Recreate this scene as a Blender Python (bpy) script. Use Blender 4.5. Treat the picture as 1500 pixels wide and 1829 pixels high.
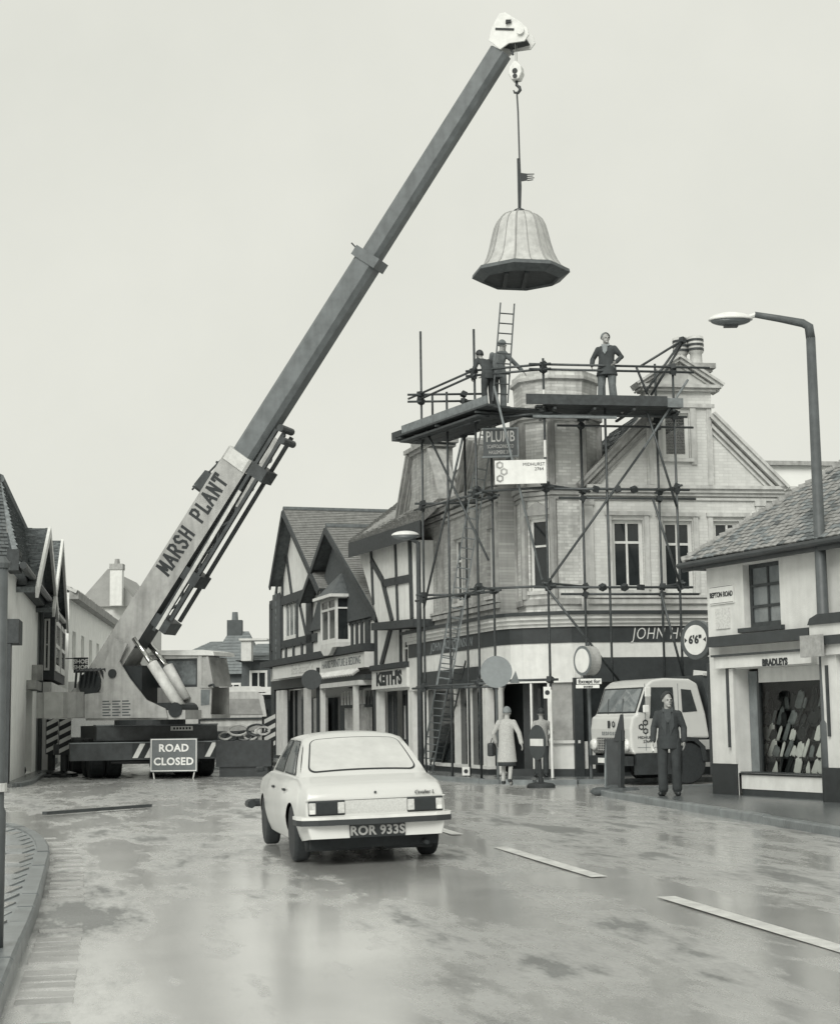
import bpy, bmesh, math, random
from mathutils import Vector, Matrix, Euler
random.seed(7)
for o in list(bpy.data.objects): bpy.data.objects.remove(o)
SC = bpy.context.scene
COL = SC.collection
# ---------------------------------------------------------------- camera
FPX, HCAM, ROLL = 2900.0, 1.40, 0.013           # focal length in px of the 1500x1829 photo, eye height, tilt of the horizon
PITCH = math.atan(375.5 / FPX)
fw = Vector((0, math.cos(PITCH), math.sin(PITCH)))
up0 = Vector((0, -math.sin(PITCH), math.cos(PITCH)))
rt = Vector((1, 0, 0)) * math.cos(ROLL) - up0 * math.sin(ROLL)
up = Vector((1, 0, 0)) * math.sin(ROLL) + up0 * math.cos(ROLL)
EYE = Vector((0, 0, HCAM))
cam = bpy.data.cameras.new('camera'); camo = bpy.data.objects.new('camera', cam); COL.objects.link(camo)
cam.sensor_fit = 'VERTICAL'; cam.sensor_height = 36; cam.sensor_width = 36; cam.lens = 36 * FPX / 1829
cam.clip_end = 3000; cam.clip_start = 0.1
m = Matrix((( rt.x, up.x, -fw.x, 0), (rt.y, up.y, -fw.y, 0), (rt.z, up.z, -fw.z, HCAM), (0, 0, 0, 1)))
camo.matrix_world = m
SC.camera = camo
SC.render.resolution_x, SC.render.resolution_y = 839, 1024
# ---------------------------------------------------------------- overcast sky and a very soft sun
SUN_EL, SUN_AZ = math.radians(42), math.radians(200)     # azimuth from +Y clockwise: behind the camera, a little to the left
w = bpy.data.worlds.new('World'); SC.world = w; w.use_nodes = True
nt = w.node_tree; nt.nodes.clear()
wo = nt.nodes.new('ShaderNodeOutputWorld'); bg = nt.nodes.new('ShaderNodeBackground')
sky = nt.nodes.new('ShaderNodeTexSky'); sky.sky_type = 'NISHITA'; sky.sun_disc = False
sky.sun_elevation = SUN_EL; sky.sun_rotation = SUN_AZ
hs = nt.nodes.new('ShaderNodeHueSaturation'); hs.inputs['Saturation'].default_value = 0.0
mul = nt.nodes.new('ShaderNodeMixRGB'); mul.blend_type = 'MULTIPLY'; mul.inputs[0].default_value = 1
mul.inputs[2].default_value = (0.06, 0.06, 0.055, 1)      # the 0.1 strength of the clear sky behind the cloud
tc = nt.nodes.new('ShaderNodeTexCoord'); nz = nt.nodes.new('ShaderNodeTexNoise')
nz.inputs['Scale'].default_value = 5.0; nz.inputs['Detail'].default_value = 6; nz.inputs['Roughness'].default_value = .6
cr = nt.nodes.new('ShaderNodeValToRGB')
cr.color_ramp.elements[0].position = .3; cr.color_ramp.elements[0].color = (.372, .376, .342, 1)
cr.color_ramp.elements[1].position = .7; cr.color_ramp.elements[1].color = (.402, .404, .368, 1)
mix = nt.nodes.new('ShaderNodeMixRGB'); mix.inputs[0].default_value = .94
L = nt.links.new
L(sky.outputs[0], hs.inputs['Color']); L(hs.outputs[0], mul.inputs[1])
L(tc.outputs['Generated'], nz.inputs['Vector']); L(nz.outputs['Fac'], cr.inputs[0])
L(mul.outputs[0], mix.inputs[1]); L(cr.outputs[0], mix.inputs[2])
L(mix.outputs[0], bg.inputs['Color']); bg.inputs['Strength'].default_value = 1.0; L(bg.outputs[0], wo.inputs[0])
sl = bpy.data.lights.new('sun', 'SUN'); sl.energy = 1.5; sl.angle = math.radians(35); sl.color = (1, .985, .93)
so = bpy.data.objects.new('sun', sl); COL.objects.link(so)
sd = Vector((math.sin(SUN_AZ) * math.cos(SUN_EL), math.cos(SUN_AZ) * math.cos(SUN_EL), math.sin(SUN_EL)))
so.rotation_euler = sd.to_track_quat('Z', 'Y').to_euler(); so.location = sd * 60
SC.view_settings.view_transform = 'Standard'; SC.view_settings.look = 'None'
SC.view_settings.exposure = 1.0; SC.view_settings.gamma = 1.0
SC.view_settings.use_curve_mapping = False
# ---------------------------------------------------------------- measuring: rays of the photo met with real planes
def ray(u, v): return fw * FPX + rt * (u - 750) + up * (914.5 - v)
def gz(u, v, z=0.0):
    d = ray(u, v); return EYE + d * ((z - HCAM) / d.z)
def at(u, v, Y):
    d = ray(u, v); return EYE + d * (Y / d.y)
class Frame:
    """a vertical wall plane: s along it, n outwards, z up"""
    def __init__(f, o, d):
        f.o = Vector((o[0], o[1])); f.d = Vector(d).normalized(); f.n = Vector((f.d.y, -f.d.x))
    def __call__(f, s, n, z):
        p = f.o + f.d * s + f.n * n; return Vector((p.x, p.y, z))
    def sz(f, u, v, n=0.0):
        r = ray(u, v); a = f.o + f.n * n; rr = Vector((r.x, r.y))
        k = a.dot(f.n) / rr.dot(f.n); p = EYE + r * k
        return ((Vector((p.x, p.y)) - a).dot(f.d), p.z)
    def s(f, u, v, n=0.0): return f.sz(u, v, n)[0]
    def z(f, u, v, n=0.0): return f.sz(u, v, n)[1]
LOC = Frame((0, 0), (1, 0))                       # local frame: s = x, n = -y
def flip(fr): return fr
# ---------------------------------------------------------------- mesh builder
class MB:
    def __init__(b): b.v = []; b.f = []; b.m = []
    def add(b, vs, fs, mi=0):
        k = len(b.v); b.v += [tuple(x) for x in vs]
        b.f += [tuple(k + i for i in q) for q in fs]; b.m += [mi] * len(fs); return b
    def poly(b, pts, mi=0): return b.add(pts, [tuple(range(len(pts)))], mi)
    def hexa(b, p, mi=0):     # 8 corners: bottom 0-3 counter-clockwise, top 4-7
        return b.add(p, [(3, 2, 1, 0), (4, 5, 6, 7), (0, 1, 5, 4), (1, 2, 6, 5), (2, 3, 7, 6), (3, 0, 4, 7)], mi)
    def fbox(b, fr, s0, s1, n0, n1, z0, z1, mi=0):
        return b.hexa([fr(s0, n1, z0), fr(s1, n1, z0), fr(s1, n0, z0), fr(s0, n0, z0),
                       fr(s0, n1, z1), fr(s1, n1, z1), fr(s1, n0, z1), fr(s0, n0, z1)], mi)
    def box(b, c, sx, sy, sz, R=None, mi=0):
        R = R or Matrix.Identity(3); c = Vector(c)
        q = [(-1, -1, -1), (1, -1, -1), (1, 1, -1), (-1, 1, -1), (-1, -1, 1), (1, -1, 1), (1, 1, 1), (-1, 1, 1)]
        return b.hexa([c + R @ Vector((i * sx / 2, j * sy / 2, k * sz / 2)) for i, j, k in q], mi)
    def beam(b, p0, p1, w, h, upv=(0, 0, 1), mi=0):
        """box from p0 to p1, w across, h along upv"""
        p0, p1 = Vector(p0), Vector(p1); x = (p1 - p0).normalized(); y = Vector(upv).cross(x)
        if y.length < 1e-4: y = Vector((0, 1, 0)).cross(x)
        y.normalize(); z = x.cross(y)
        R = Matrix((x, y, z)).transposed()
        return b.box((p0 + p1) / 2, (p1 - p0).length, w, h, R, mi)
    def tube(b, p0, p1, r, n=8, r2=None, mi=0, caps=True):
        p0, p1 = Vector(p0), Vector(p1); z = (p1 - p0).normalized()
        x = z.orthogonal().normalized(); y = z.cross(x); r2 = r if r2 is None else r2
        vs = []
        for p, q in ((p0, r), (p1, r2)):
            vs += [p + (x * math.cos(2 * math.pi * i / n) + y * math.sin(2 * math.pi * i / n)) * q for i in range(n)]
        fs = [(i, (i + 1) % n, n + (i + 1) % n, n + i) for i in range(n)]
        if caps: fs += [tuple(range(n - 1, -1, -1)), tuple(range(n, 2 * n))]
        return b.add(vs, fs, mi)
    def path(b, pts, rs, n=8, mi=0):
        pts = [Vector(p) for p in pts]
        if not isinstance(rs, (list, tuple)): rs = [rs] * len(pts)
        rings = []; prev = None
        for i, p in enumerate(pts):
            t = (pts[min(i + 1, len(pts) - 1)] - pts[max(i - 1, 0)]).normalized()
            x = t.orthogonal().normalized() if prev is None else (prev - t * prev.dot(t)).normalized()
            prev = x; y = t.cross(x)
            rings.append([p + (x * math.cos(2 * math.pi * k / n) + y * math.sin(2 * math.pi * k / n)) * rs[i] for k in range(n)])
        vs = [q for r in rings for q in r]
        fs = [(i * n + k, i * n + (k + 1) % n, (i + 1) * n + (k + 1) % n, (i + 1) * n + k) for i in range(len(pts) - 1) for k in range(n)]
        fs += [tuple(range(n - 1, -1, -1)), tuple(range((len(pts) - 1) * n, len(pts) * n))]
        return b.add(vs, fs, mi)
    def lathe(b, prof, n=24, c=(0, 0, 0), ax=(0, 0, 1), mi=0, rot=0.0, closed=True):
        """prof: (radius, height) pairs round axis ax through c"""
        c = Vector(c); z = Vector(ax).normalized()
        x = Vector((1, 0, 0)) if abs(z.z) > .9 else z.orthogonal().normalized(); x = (x - z * x.dot(z)).normalized(); y = z.cross(x)
        vs = []
        for r, h in prof:
            vs += [c + z * h + (x * math.cos(rot + 2 * math.pi * i / n) + y * math.sin(rot + 2 * math.pi * i / n)) * r for i in range(n)]
        fs = [(j * n + i, j * n + (i + 1) % n, (j + 1) * n + (i + 1) % n, (j + 1) * n + i) for j in range(len(prof) - 1) for i in range(n)]
        if closed: fs += [tuple(range(n - 1, -1, -1)), tuple(range((len(prof) - 1) * n, len(prof) * n))]
        return b.add(vs, fs, mi)
    def prism(b, fr, poly, n0, n1, mi=0):
        """polygon of (s,z) in frame fr, from depth n0 to n1 (n1 outer)"""
        k = len(poly); vs = [fr(s, n1, z) for s, z in poly] + [fr(s, n0, z) for s, z in poly]
        fs = [tuple(range(k)), tuple(range(2 * k - 1, k - 1, -1))] + [(i + k, (i + 1) % k + k, (i + 1) % k, i) for i in range(k)]
        return b.add(vs, fs, mi)
    def ext(b, poly, z0, z1, mi=0):
        k = len(poly); vs = [(x, y, z0) for x, y in poly] + [(x, y, z1) for x, y in poly]
        fs = [tuple(range(k - 1, -1, -1)), tuple(range(k, 2 * k))] + [(i, (i + 1) % k, (i + 1) % k + k, i + k) for i in range(k)]
        return b.add(vs, fs, mi)
    def grid(b, fn, nu, nv, mi=0, wrapu=False):
        vs = [fn(i / nu, j / nv) for j in range(nv + 1) for i in range(nu + 1)]
        fs = [(j * (nu + 1) + i, j * (nu + 1) + i + 1, (j + 1) * (nu + 1) + i + 1, (j + 1) * (nu + 1) + i) for j in range(nv) for i in range(nu)]
        return b.add(vs, fs, mi)
    def wall(b, fr, s0, s1, z0, z1, holes=(), n=0.0, deep=.22, mi=0):
        """wall face with real openings (holes: s0,s1,z0,z1) and their reveals"""
        ss = sorted({s0, s1, *[x for h in holes for x in h[:2] if s0 < x < s1]}); zs = sorted({z0, z1, *[x for h in holes for x in h[2:] if z0 < x < z1]})
        for i in range(len(ss) - 1):
            for j in range(len(zs) - 1):
                cs, cz = (ss[i] + ss[i + 1]) / 2, (zs[j] + zs[j + 1]) / 2
                if any(h[0] < cs < h[1] and h[2] < cz < h[3] for h in holes): continue
                b.poly([fr(ss[i], n, zs[j]), fr(ss[i + 1], n, zs[j]), fr(ss[i + 1], n, zs[j + 1]), fr(ss[i], n, zs[j + 1])], mi)
        for a, c, e, g in holes:
            q = [(a, e), (c, e), (c, g), (a, g)]
            for k in range(4):
                p, r = q[k], q[(k + 1) % 4]
                b.poly([fr(p[0], n, p[1]), fr(p[0], n - deep, p[1]), fr(r[0], n - deep, r[1]), fr(r[0], n, r[1])], mi)
        return b
    def obj(b, name, mats, parent=None, smooth=False, local=False, fix=False):
        me = bpy.data.meshes.new(name); me.from_pydata([tuple(x) for x in b.v], [], b.f)
        for x in (mats if isinstance(mats, (list, tuple)) else [mats]): me.materials.append(x)
        if any(b.m): me.polygons.foreach_set('material_index', b.m)
        if fix:
            bm = bmesh.new(); bm.from_mesh(me); bmesh.ops.recalc_face_normals(bm, faces=bm.faces); bm.to_mesh(me); bm.free()
        if smooth:
            for p in me.polygons: p.use_smooth = True
        me.update()
        return link(me, name, parent, local)
def pieces(b, name, mats, parent=None, **kw):
    """the separate pieces of a builder, each as an object of its own"""
    par = list(range(len(b.v)))
    def find(i):
        while par[i] != i: par[i] = par[par[i]]; i = par[i]
        return i
    for f in b.f:
        r = find(f[0])
        for i in f[1:]: par[find(i)] = r
    grp = {}
    for k, f in enumerate(b.f): grp.setdefault(find(f[0]), []).append(k)
    out = []
    for fs in grp.values():
        c = MB(); idx = {}
        for k in fs:
            for i in b.f[k]:
                if i not in idx: idx[i] = len(c.v); c.v.append(b.v[i])
            c.f.append(tuple(idx[i] for i in b.f[k])); c.m.append(b.m[k])
        out.append(c.obj(name, mats, parent, **kw))
    return out
def link(me, name, parent=None, local=False):
    o = bpy.data.objects.new(name, me); COL.objects.link(o)
    if parent is not None:
        o.parent = parent
        if not local: o.matrix_parent_inverse = wm(parent).inverted()
    return o
def wm(o):
    m = o.matrix_basis.copy()
    return (wm(o.parent) @ o.matrix_parent_inverse @ m) if o.parent else m
def tag(o, label, cat=None, group=None, kind=None):
    if label: o['label'] = label
    if cat: o['category'] = cat
    if group: o['group'] = group
    if kind: o['kind'] = kind
    return o
def thing(name, label, cat, loc=(0, 0, 0), rz=0.0, group=None):
    o = bpy.data.objects.new(name, None); COL.objects.link(o); o.empty_display_size = .2
    o.location = loc; o.rotation_euler = (0, 0, rz); return tag(o, label, cat, group)
def bevel(o, w=.01, seg=2, ang=40):
    m = o.modifiers.new('bevel', 'BEVEL'); m.width = w; m.segments = seg; m.limit_method = 'ANGLE'; m.angle_limit = math.radians(ang); return o
# ---------------------------------------------------------------- materials
def nd(t, kind, **kw):
    n = t.nodes.new(kind)
    for k, v in kw.items(): setattr(n, k, v)
    return n
def mat(name, c, rough=.7, var=.18, scale=6.0, bump=0.0, bscale=40.0, spec=.4, metal=0.0, streak=0.0, tint=None, ior=1.5):
    """plain weathered surface: grey c, blotchy by var, optional run-off streaks and fine relief"""
    m = bpy.data.materials.new(name); m.use_nodes = True; t = m.node_tree; p = t.nodes['Principled BSDF']
    col = tint or ((c, c * 1.015, c * .985) if c > .22 else (c * .95 + .003, c * 1.04 + .005, c * 1.06 + .006))
    p.inputs['Roughness'].default_value = rough; p.inputs['IOR'].default_value = ior; p.inputs['Specular IOR Level'].default_value = spec; p.inputs['Metallic'].default_value = metal
    g = nd(t, 'ShaderNodeNewGeometry')
    a = nd(t, 'ShaderNodeTexNoise'); a.inputs['Scale'].default_value = scale; a.inputs['Detail'].default_value = 6; a.inputs['Roughness'].default_value = .65
    t.links.new(g.outputs['Position'], a.inputs['Vector'])
    r = nd(t, 'ShaderNodeMapRange'); r.inputs['From Min'].default_value = .3; r.inputs['From Max'].default_value = .7
    r.inputs['To Min'].default_value = 1 - var; r.inputs['To Max'].default_value = 1 + var * .6
    t.links.new(a.outputs['Fac'], r.inputs['Value']); fac = r.outputs[0]
    if streak:
        mp = nd(t, 'ShaderNodeMapping'); mp.inputs['Scale'].default_value = (4, 4, .35); t.links.new(g.outputs['Position'], mp.inputs['Vector'])
        s = nd(t, 'ShaderNodeTexNoise'); s.inputs['Scale'].default_value = 1.3; s.inputs['Detail'].default_value = 4; t.links.new(mp.outputs[0], s.inputs['Vector'])
        sr = nd(t, 'ShaderNodeMapRange'); sr.inputs['From Min'].default_value = .45; sr.inputs['From Max'].default_value = .75
        sr.inputs['To Min'].default_value = 1; sr.inputs['To Max'].default_value = 1 - streak; t.links.new(s.outputs['Fac'], sr.inputs['Value'])
        mm = nd(t, 'ShaderNodeMath', operation='MULTIPLY'); t.links.new(fac, mm.inputs[0]); t.links.new(sr.outputs[0], mm.inputs[1]); fac = mm.outputs[0]
    v = nd(t, 'ShaderNodeVectorMath', operation='SCALE'); v.inputs[0].default_value = col; t.links.new(fac, v.inputs['Scale'])
    t.links.new(v.outputs[0], p.inputs['Base Color'])
    if bump:
        b = nd(t, 'ShaderNodeBump'); b.inputs['Strength'].default_value = bump; b.inputs['Distance'].default_value = .02
        q = nd(t, 'ShaderNodeTexNoise'); q.inputs['Scale'].default_value = bscale; q.inputs['Detail'].default_value = 4
        t.links.new(g.outputs['Position'], q.inputs['Vector']); t.links.new(q.outputs['Fac'], b.inputs['Height']); t.links.new(b.outputs[0], p.inputs['Normal'])
    return m
def brick(name, fr, c, mortar, var=.3, bw=.225, bh=.075, streak=.25, bump=.5):
    """brickwork or tile-hanging laid along the wall frame fr"""
    m = mat(name, c, .85, var * .5, 1.3, streak=streak); t = m.node_tree; p = t.nodes['Principled BSDF']
    g = nd(t, 'ShaderNodeNewGeometry'); d = nd(t, 'ShaderNodeVectorMath', operation='DOT_PRODUCT'); d.inputs[1].default_value = (fr.d.x, fr.d.y, 0)
    sx = nd(t, 'ShaderNodeSeparateXYZ'); cx = nd(t, 'ShaderNodeCombineXYZ')
    t.links.new(g.outputs['Position'], d.inputs[0]); t.links.new(g.outputs['Position'], sx.inputs[0])
    t.links.new(d.outputs['Value'], cx.inputs[0]); t.links.new(sx.outputs['Z'], cx.inputs[1])
    b = nd(t, 'ShaderNodeTexBrick'); b.inputs['Scale'].default_value = 1; b.inputs['Brick Width'].default_value = bw; b.inputs['Row Height'].default_value = bh
    b.inputs['Mortar Size'].default_value = .008; b.inputs['Color1'].default_value = (1 - var, 1 - var, 1 - var, 1); b.inputs['Color2'].default_value = (1 + var * .5,) * 3 + (1,)
    b.inputs['Mortar'].default_value = (mortar / c,) * 3 + (1,); b.inputs['Bias'].default_value = .1
    t.links.new(cx.outputs[0], b.inputs['Vector'])
    src = p.inputs['Base Color'].links[0].from_socket
    mu = nd(t, 'ShaderNodeMixRGB', blend_type='MULTIPLY'); mu.inputs[0].default_value = 1; t.links.new(src, mu.inputs[1]); t.links.new(b.outputs['Color'], mu.inputs[2])
    t.links.new(mu.outputs[0], p.inputs['Base Color'])
    bp = nd(t, 'ShaderNodeBump'); bp.inputs['Strength'].default_value = bump; bp.inputs['Distance'].default_value = .01; bp.invert = True
    t.links.new(b.outputs['Fac'], bp.inputs['Height']); t.links.new(bp.outputs[0], p.inputs['Normal'])
    return m
def glassmat(name, c=.02, rough=.06, spec=.5):
    m = mat(name, c, rough, .3, 3, spec=spec); return m
def pane_poly(fr, s0, s1, n, z0, z1): return MB().poly([fr(s0, n, z0), fr(s1, n, z0), fr(s1, n, z1), fr(s0, n, z1)])
def clearglass(name):
    m = bpy.data.materials.new(name); m.use_nodes = True; t = m.node_tree; t.nodes.clear()
    o = nd(t, 'ShaderNodeOutputMaterial'); x = nd(t, 'ShaderNodeMixShader'); a = nd(t, 'ShaderNodeBsdfTransparent'); a.inputs[0].default_value = (.85, .87, .85, 1)
    b = nd(t, 'ShaderNodeBsdfGlossy'); b.inputs['Roughness'].default_value = .02; f = nd(t, 'ShaderNodeFresnel'); f.inputs[0].default_value = 1.25
    t.links.new(f.outputs[0], x.inputs[0]); t.links.new(a.outputs[0], x.inputs[1]); t.links.new(b.outputs[0], x.inputs[2]); t.links.new(x.outputs[0], o.inputs[0])
    return m
M = dict(
    white=mat('white_paint', .63, .5, .10, 5, streak=.10), offwhite=mat('cream_paint', .56, .6, .12, 4, streak=.15),
    render=mat('painted_render', .62, .8, .14, 3, .25, 60, streak=.16), stone=mat('pale_stone', .50, .8, .2, 4, .2, 40, streak=.3),
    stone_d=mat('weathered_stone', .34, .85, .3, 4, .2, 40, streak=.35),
    dark=mat('dark_paint', .035, .45, .25, 5), black=mat('black_paint', .018, .4, .3, 6), timber=mat('dark_timber', .040, .7, .35, 9, .3, 60),
    wood=mat('grey_wood', .16, .8, .35, 7, .25, 50), woodl=mat('pale_wood', .30, .8, .3, 7, .2, 50), plank=mat('wet_plank', .042, .6, .4, 8, .2, 50),
    tube=mat('scaffold_steel', .06, .45, .4, 12, metal=.3), tubel=mat('galvanised_tube', .42, .4, .3, 12), coup=mat('rusty_coupler', .03, .7, .4, 20),
    slate=mat('slate', .10, .6, .4, 7), tile=mat('clay_tile', .17, .75, .45, 9), tile2=mat('mossy_clay_tile', .25, .8, .45, 9), tiled=mat('dark_clay_tile', .10, .8, .4, 6),
    glass=glassmat('window_glass'), glassp=glassmat('curtained_glass', .16, .1), glassl=glassmat('pale_pane', .30, .12), clear=clearglass('shop_glass'),
    mist=mat('misted_glass', .46, .22, .16, 2.5, spec=.6),
    carw=mat('white_car_paint', .49, .22, .04, 2, spec=.6), chrome=mat('chrome', .55, .18, .1, 5, metal=1), rubber=mat('tyre_rubber', .018, .8, .3, 20), under=mat('underbody', .012, .9, .3, 10),
    redlens=mat('dark_lens', .02, .15, .2, 20), amber=mat('pale_lens', .45, .15, .3, 30), plate=mat('number_plate', .012, .3, .1, 5), letters=mat('pale_letters', .62, .5, .1, 10),
    cranel=mat('crane_grey_paint', .33, .5, .22, 3, streak=.3), craned=mat('crane_dark_paint', .05, .5, .4, 4, streak=.2), boomd=mat('boom_dark_paint', .13, .5, .25, 3, streak=.25), boomw=mat('boom_head_paint', .62, .5, .15, 6),
    ink=mat('dark_lettering', .02, .6, .1, 8), greysign=mat('grey_sign_face', .10, .5, .15, 8), signback=mat('grey_sign_back', .20, .6, .15, 6), lead=mat('lead_sheet', .45, .5, .22, 5, streak=.2), leadrib=mat('lead_roll', .27, .5, .2, 5),
    lampc=mat('painted_column', .075, .5, .25, 6), lampg=mat('lamp_glass', .55, .15, .1, 6), concrete=mat('concrete', .24, .8, .3, 6, .3, 40), kerb=mat('wet_kerb_stone', .16, .32, .35, 4, .2, 30, spec=.6),
    skin=mat('skin', .30, .55, .12, 15), hair=mat('dark_hair', .025, .6, .3, 60), hairg=mat('grey_hair', .17, .7, .3, 60), suit=mat('dark_suit_cloth', .035, .9, .25, 9, .2, 120), shirt=mat('pale_shirt', .42, .9, .1, 9),
    shirtd=mat('knit_cloth', .055, .9, .2, 20), coat=mat('pale_tweed_coat', .36, .95, .3, 45, .3, 200), skirt=mat('dark_skirt', .03, .9, .2, 9), shoe=mat('dark_shoe', .015, .4, .2, 9), overall=mat('grey_overalls', .13, .9, .25, 10), donkey=mat('donkey_jacket', .045, .9, .25, 9),
    bag=mat('black_bag', .015, .5, .2, 9), sack=mat('sandbag', .07, .9, .4, 12, .3, 60), curtain=mat('shop_curtain', .36, .9, .3, 4, streak=.4), goods=mat('folded_white_goods', .85, .9, .15, 9), goodsg=mat('grey_goods', .22, .9, .3, 9), goodsd=mat('dark_goods', .03, .9, .3, 9),
    tar=mat('truck_dark', .022, .6, .4, 5), wallfar=mat('far_wall', .30, .9, .2, 2), wallfard=mat('far_dark_wall', .09, .9, .25, 2), rooffar=mat('far_roof', .17, .9, .25, 3), rooffard=mat('far_dark_roof', .10, .9, .25, 3),
)
# ---------------------------------------------------------------- small shared builders
_txt = {}
def text(s, size, bold=0.0, shear=0.0, spacing=1.0, depth=.004):
    key = (s, size, bold, shear, spacing, depth)
    cu = bpy.data.curves.new('lettering', 'FONT'); cu.body = s; cu.size = size; cu.offset = bold; cu.shear = shear; cu.space_character = spacing
    cu.extrude = depth; cu.align_x = 'CENTER'; cu.align_y = 'CENTER'; cu.resolution_u = 3
    o = bpy.data.objects.new('lettering', cu); me = bpy.data.meshes.new_from_object(o); bpy.data.objects.remove(o); bpy.data.curves.remove(cu); return me
def put_text(s, size, material, x, y, z3, origin, parent, left=False, bold=0.0, shear=0.0, spacing=1.0, sx=1.0, local=False, name='lettering', sy=1.0):
    """lettering with x right, y up, z3 out of the surface"""
    me = text(s, size, bold, shear, spacing); me.materials.append(material)
    if left: me.transform(Matrix.Translation((-min(v.co.x for v in me.vertices), 0, 0)))
    x, y, z3 = Vector(x).normalized() * sx, Vector(y).normalized() * sy, Vector(z3).normalized()
    T = Matrix(((x.x, y.x, z3.x, origin[0]), (x.y, y.y, z3.y, origin[1]), (x.z, y.z, z3.z, origin[2]), (0, 0, 0, 1)))
    me.transform(T); return link(me, name, parent, local)
def ftext(fr, s, size, material, sc, n, zc, parent, **kw):
    return put_text(s, size, material, (fr.d.x, fr.d.y, 0), (0, 0, 1), (fr.n.x, fr.n.y, 0), fr(sc, n, zc), parent, **kw)
def window(fr, s0, s1, z0, z1, parent, n=-.12, bar=.05, nv=1, zt=None, fm=None, gm=None, sill=None, hor=(), name='window', local=False, deep=.06):
    """sash or casement: frame, glazing bars, pane and sill"""
    fm = fm or M['white']; gm = gm or M['glass']; b = MB(); d = deep
    b.fbox(fr, s0, s0 + bar, n - d, n, z0, z1); b.fbox(fr, s1 - bar, s1, n - d, n, z0, z1)
    b.fbox(fr, s0 + bar, s1 - bar, n - d, n, z0, z0 + bar * 1.3); b.fbox(fr, s0 + bar, s1 - bar, n - d, n, z1 - bar, z1)
    for i in range(nv):
        c = s0 + (s1 - s0) * (i + 1) / (nv + 1); b.fbox(fr, c - bar * .3, c + bar * .3, n - d, n - .006, z0 + bar * 1.3, z1 - bar)
    for h in hor:
        z = z0 + (z1 - z0) * h; b.fbox(fr, s0 + bar, s1 - bar, n - d, n - .003, z - bar * .35, z + bar * .35)
    wo = b.obj(name, fm, parent, local=local)
    MB().fbox(fr, s0 + bar * .5, s1 - bar * .5, n - d * .8, n - d * .5, z0 + bar * .5, z1 - bar * .5).obj('pane', gm, wo, local=local)
    if sill: MB().fbox(fr, s0 - .08, s1 + .08, n, sill, z0 - .09, z0 - .002).obj('sill', M['stone'], wo, local=local)
    return wo
def courses(b, E0, E1, T0, T1, gauge=.1, tw=.17, th=.018, jit=.35, mi=0):
    """lapped tile courses from eave E0-E1 up to top T0-T1; every tile its own tilted face with a thick butt"""
    E0, E1, T0, T1 = map(Vector, (E0, E1, T0, T1)); nrm = (E1 - E0).cross(T0 - E0)
    if nrm.length < 1e-6: nrm = (E1 - E0).cross(T1 - E0)
    nrm.normalize()
    if nrm.z < 0: nrm = -nrm
    H = max((T0 - E0).length, (T1 - E1).length); rows = max(2, int(H / gauge)); rnd = random.Random(3)
    for r in range(rows):
        a, c = r / rows, min(1.0, (r + 1.25) / rows)
        L0, L1, U0, U1 = E0.lerp(T0, a), E1.lerp(T1, a), E0.lerp(T0, c), E1.lerp(T1, c); ln = (L1 - L0).length
        k = max(1, int(ln / tw)); off = .5 if r % 2 else 0
        xs = [max(0, min(1, (i + off) / k)) for i in range(-1 if off else 0, k + 1)]
        for i in range(len(xs) - 1):
            if xs[i + 1] - xs[i] < .02 / max(ln, .1): continue
            q = th * (1 + jit * rnd.uniform(-1, 1)); g = .004 / max(ln, .1)
            p0, p1 = L0.lerp(L1, xs[i] + g), L0.lerp(L1, xs[i + 1] - g); u0, u1 = U0.lerp(U1, xs[i] + g), U0.lerp(U1, xs[i + 1] - g)
            b.add([p0 + nrm * q * 1.6, p1 + nrm * q * 1.6, u1 + nrm * .003, u0 + nrm * .003, p0, p1], [(0, 1, 2, 3), (4, 5, 1, 0), (4, 0, 3), (1, 5, 2)], mi)
    return b
def slab(b, E0, E1, T0, T1, t=.06, mi=0):
    E0, E1, T0, T1 = map(Vector, (E0, E1, T0, T1)); n = (E1 - E0).cross(T0 - E0).normalized()
    if n.z < 0: n = -n
    return b.hexa([E0 - n * t, E1 - n * t, T1 - n * t, T0 - n * t, E0, E1, T1, T0], mi)
def disc(b, c, nrm, r, t=.02, n=28, mi=0): return b.lathe([(r, -t / 2), (r, t / 2)], n, c, nrm, mi)
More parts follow.
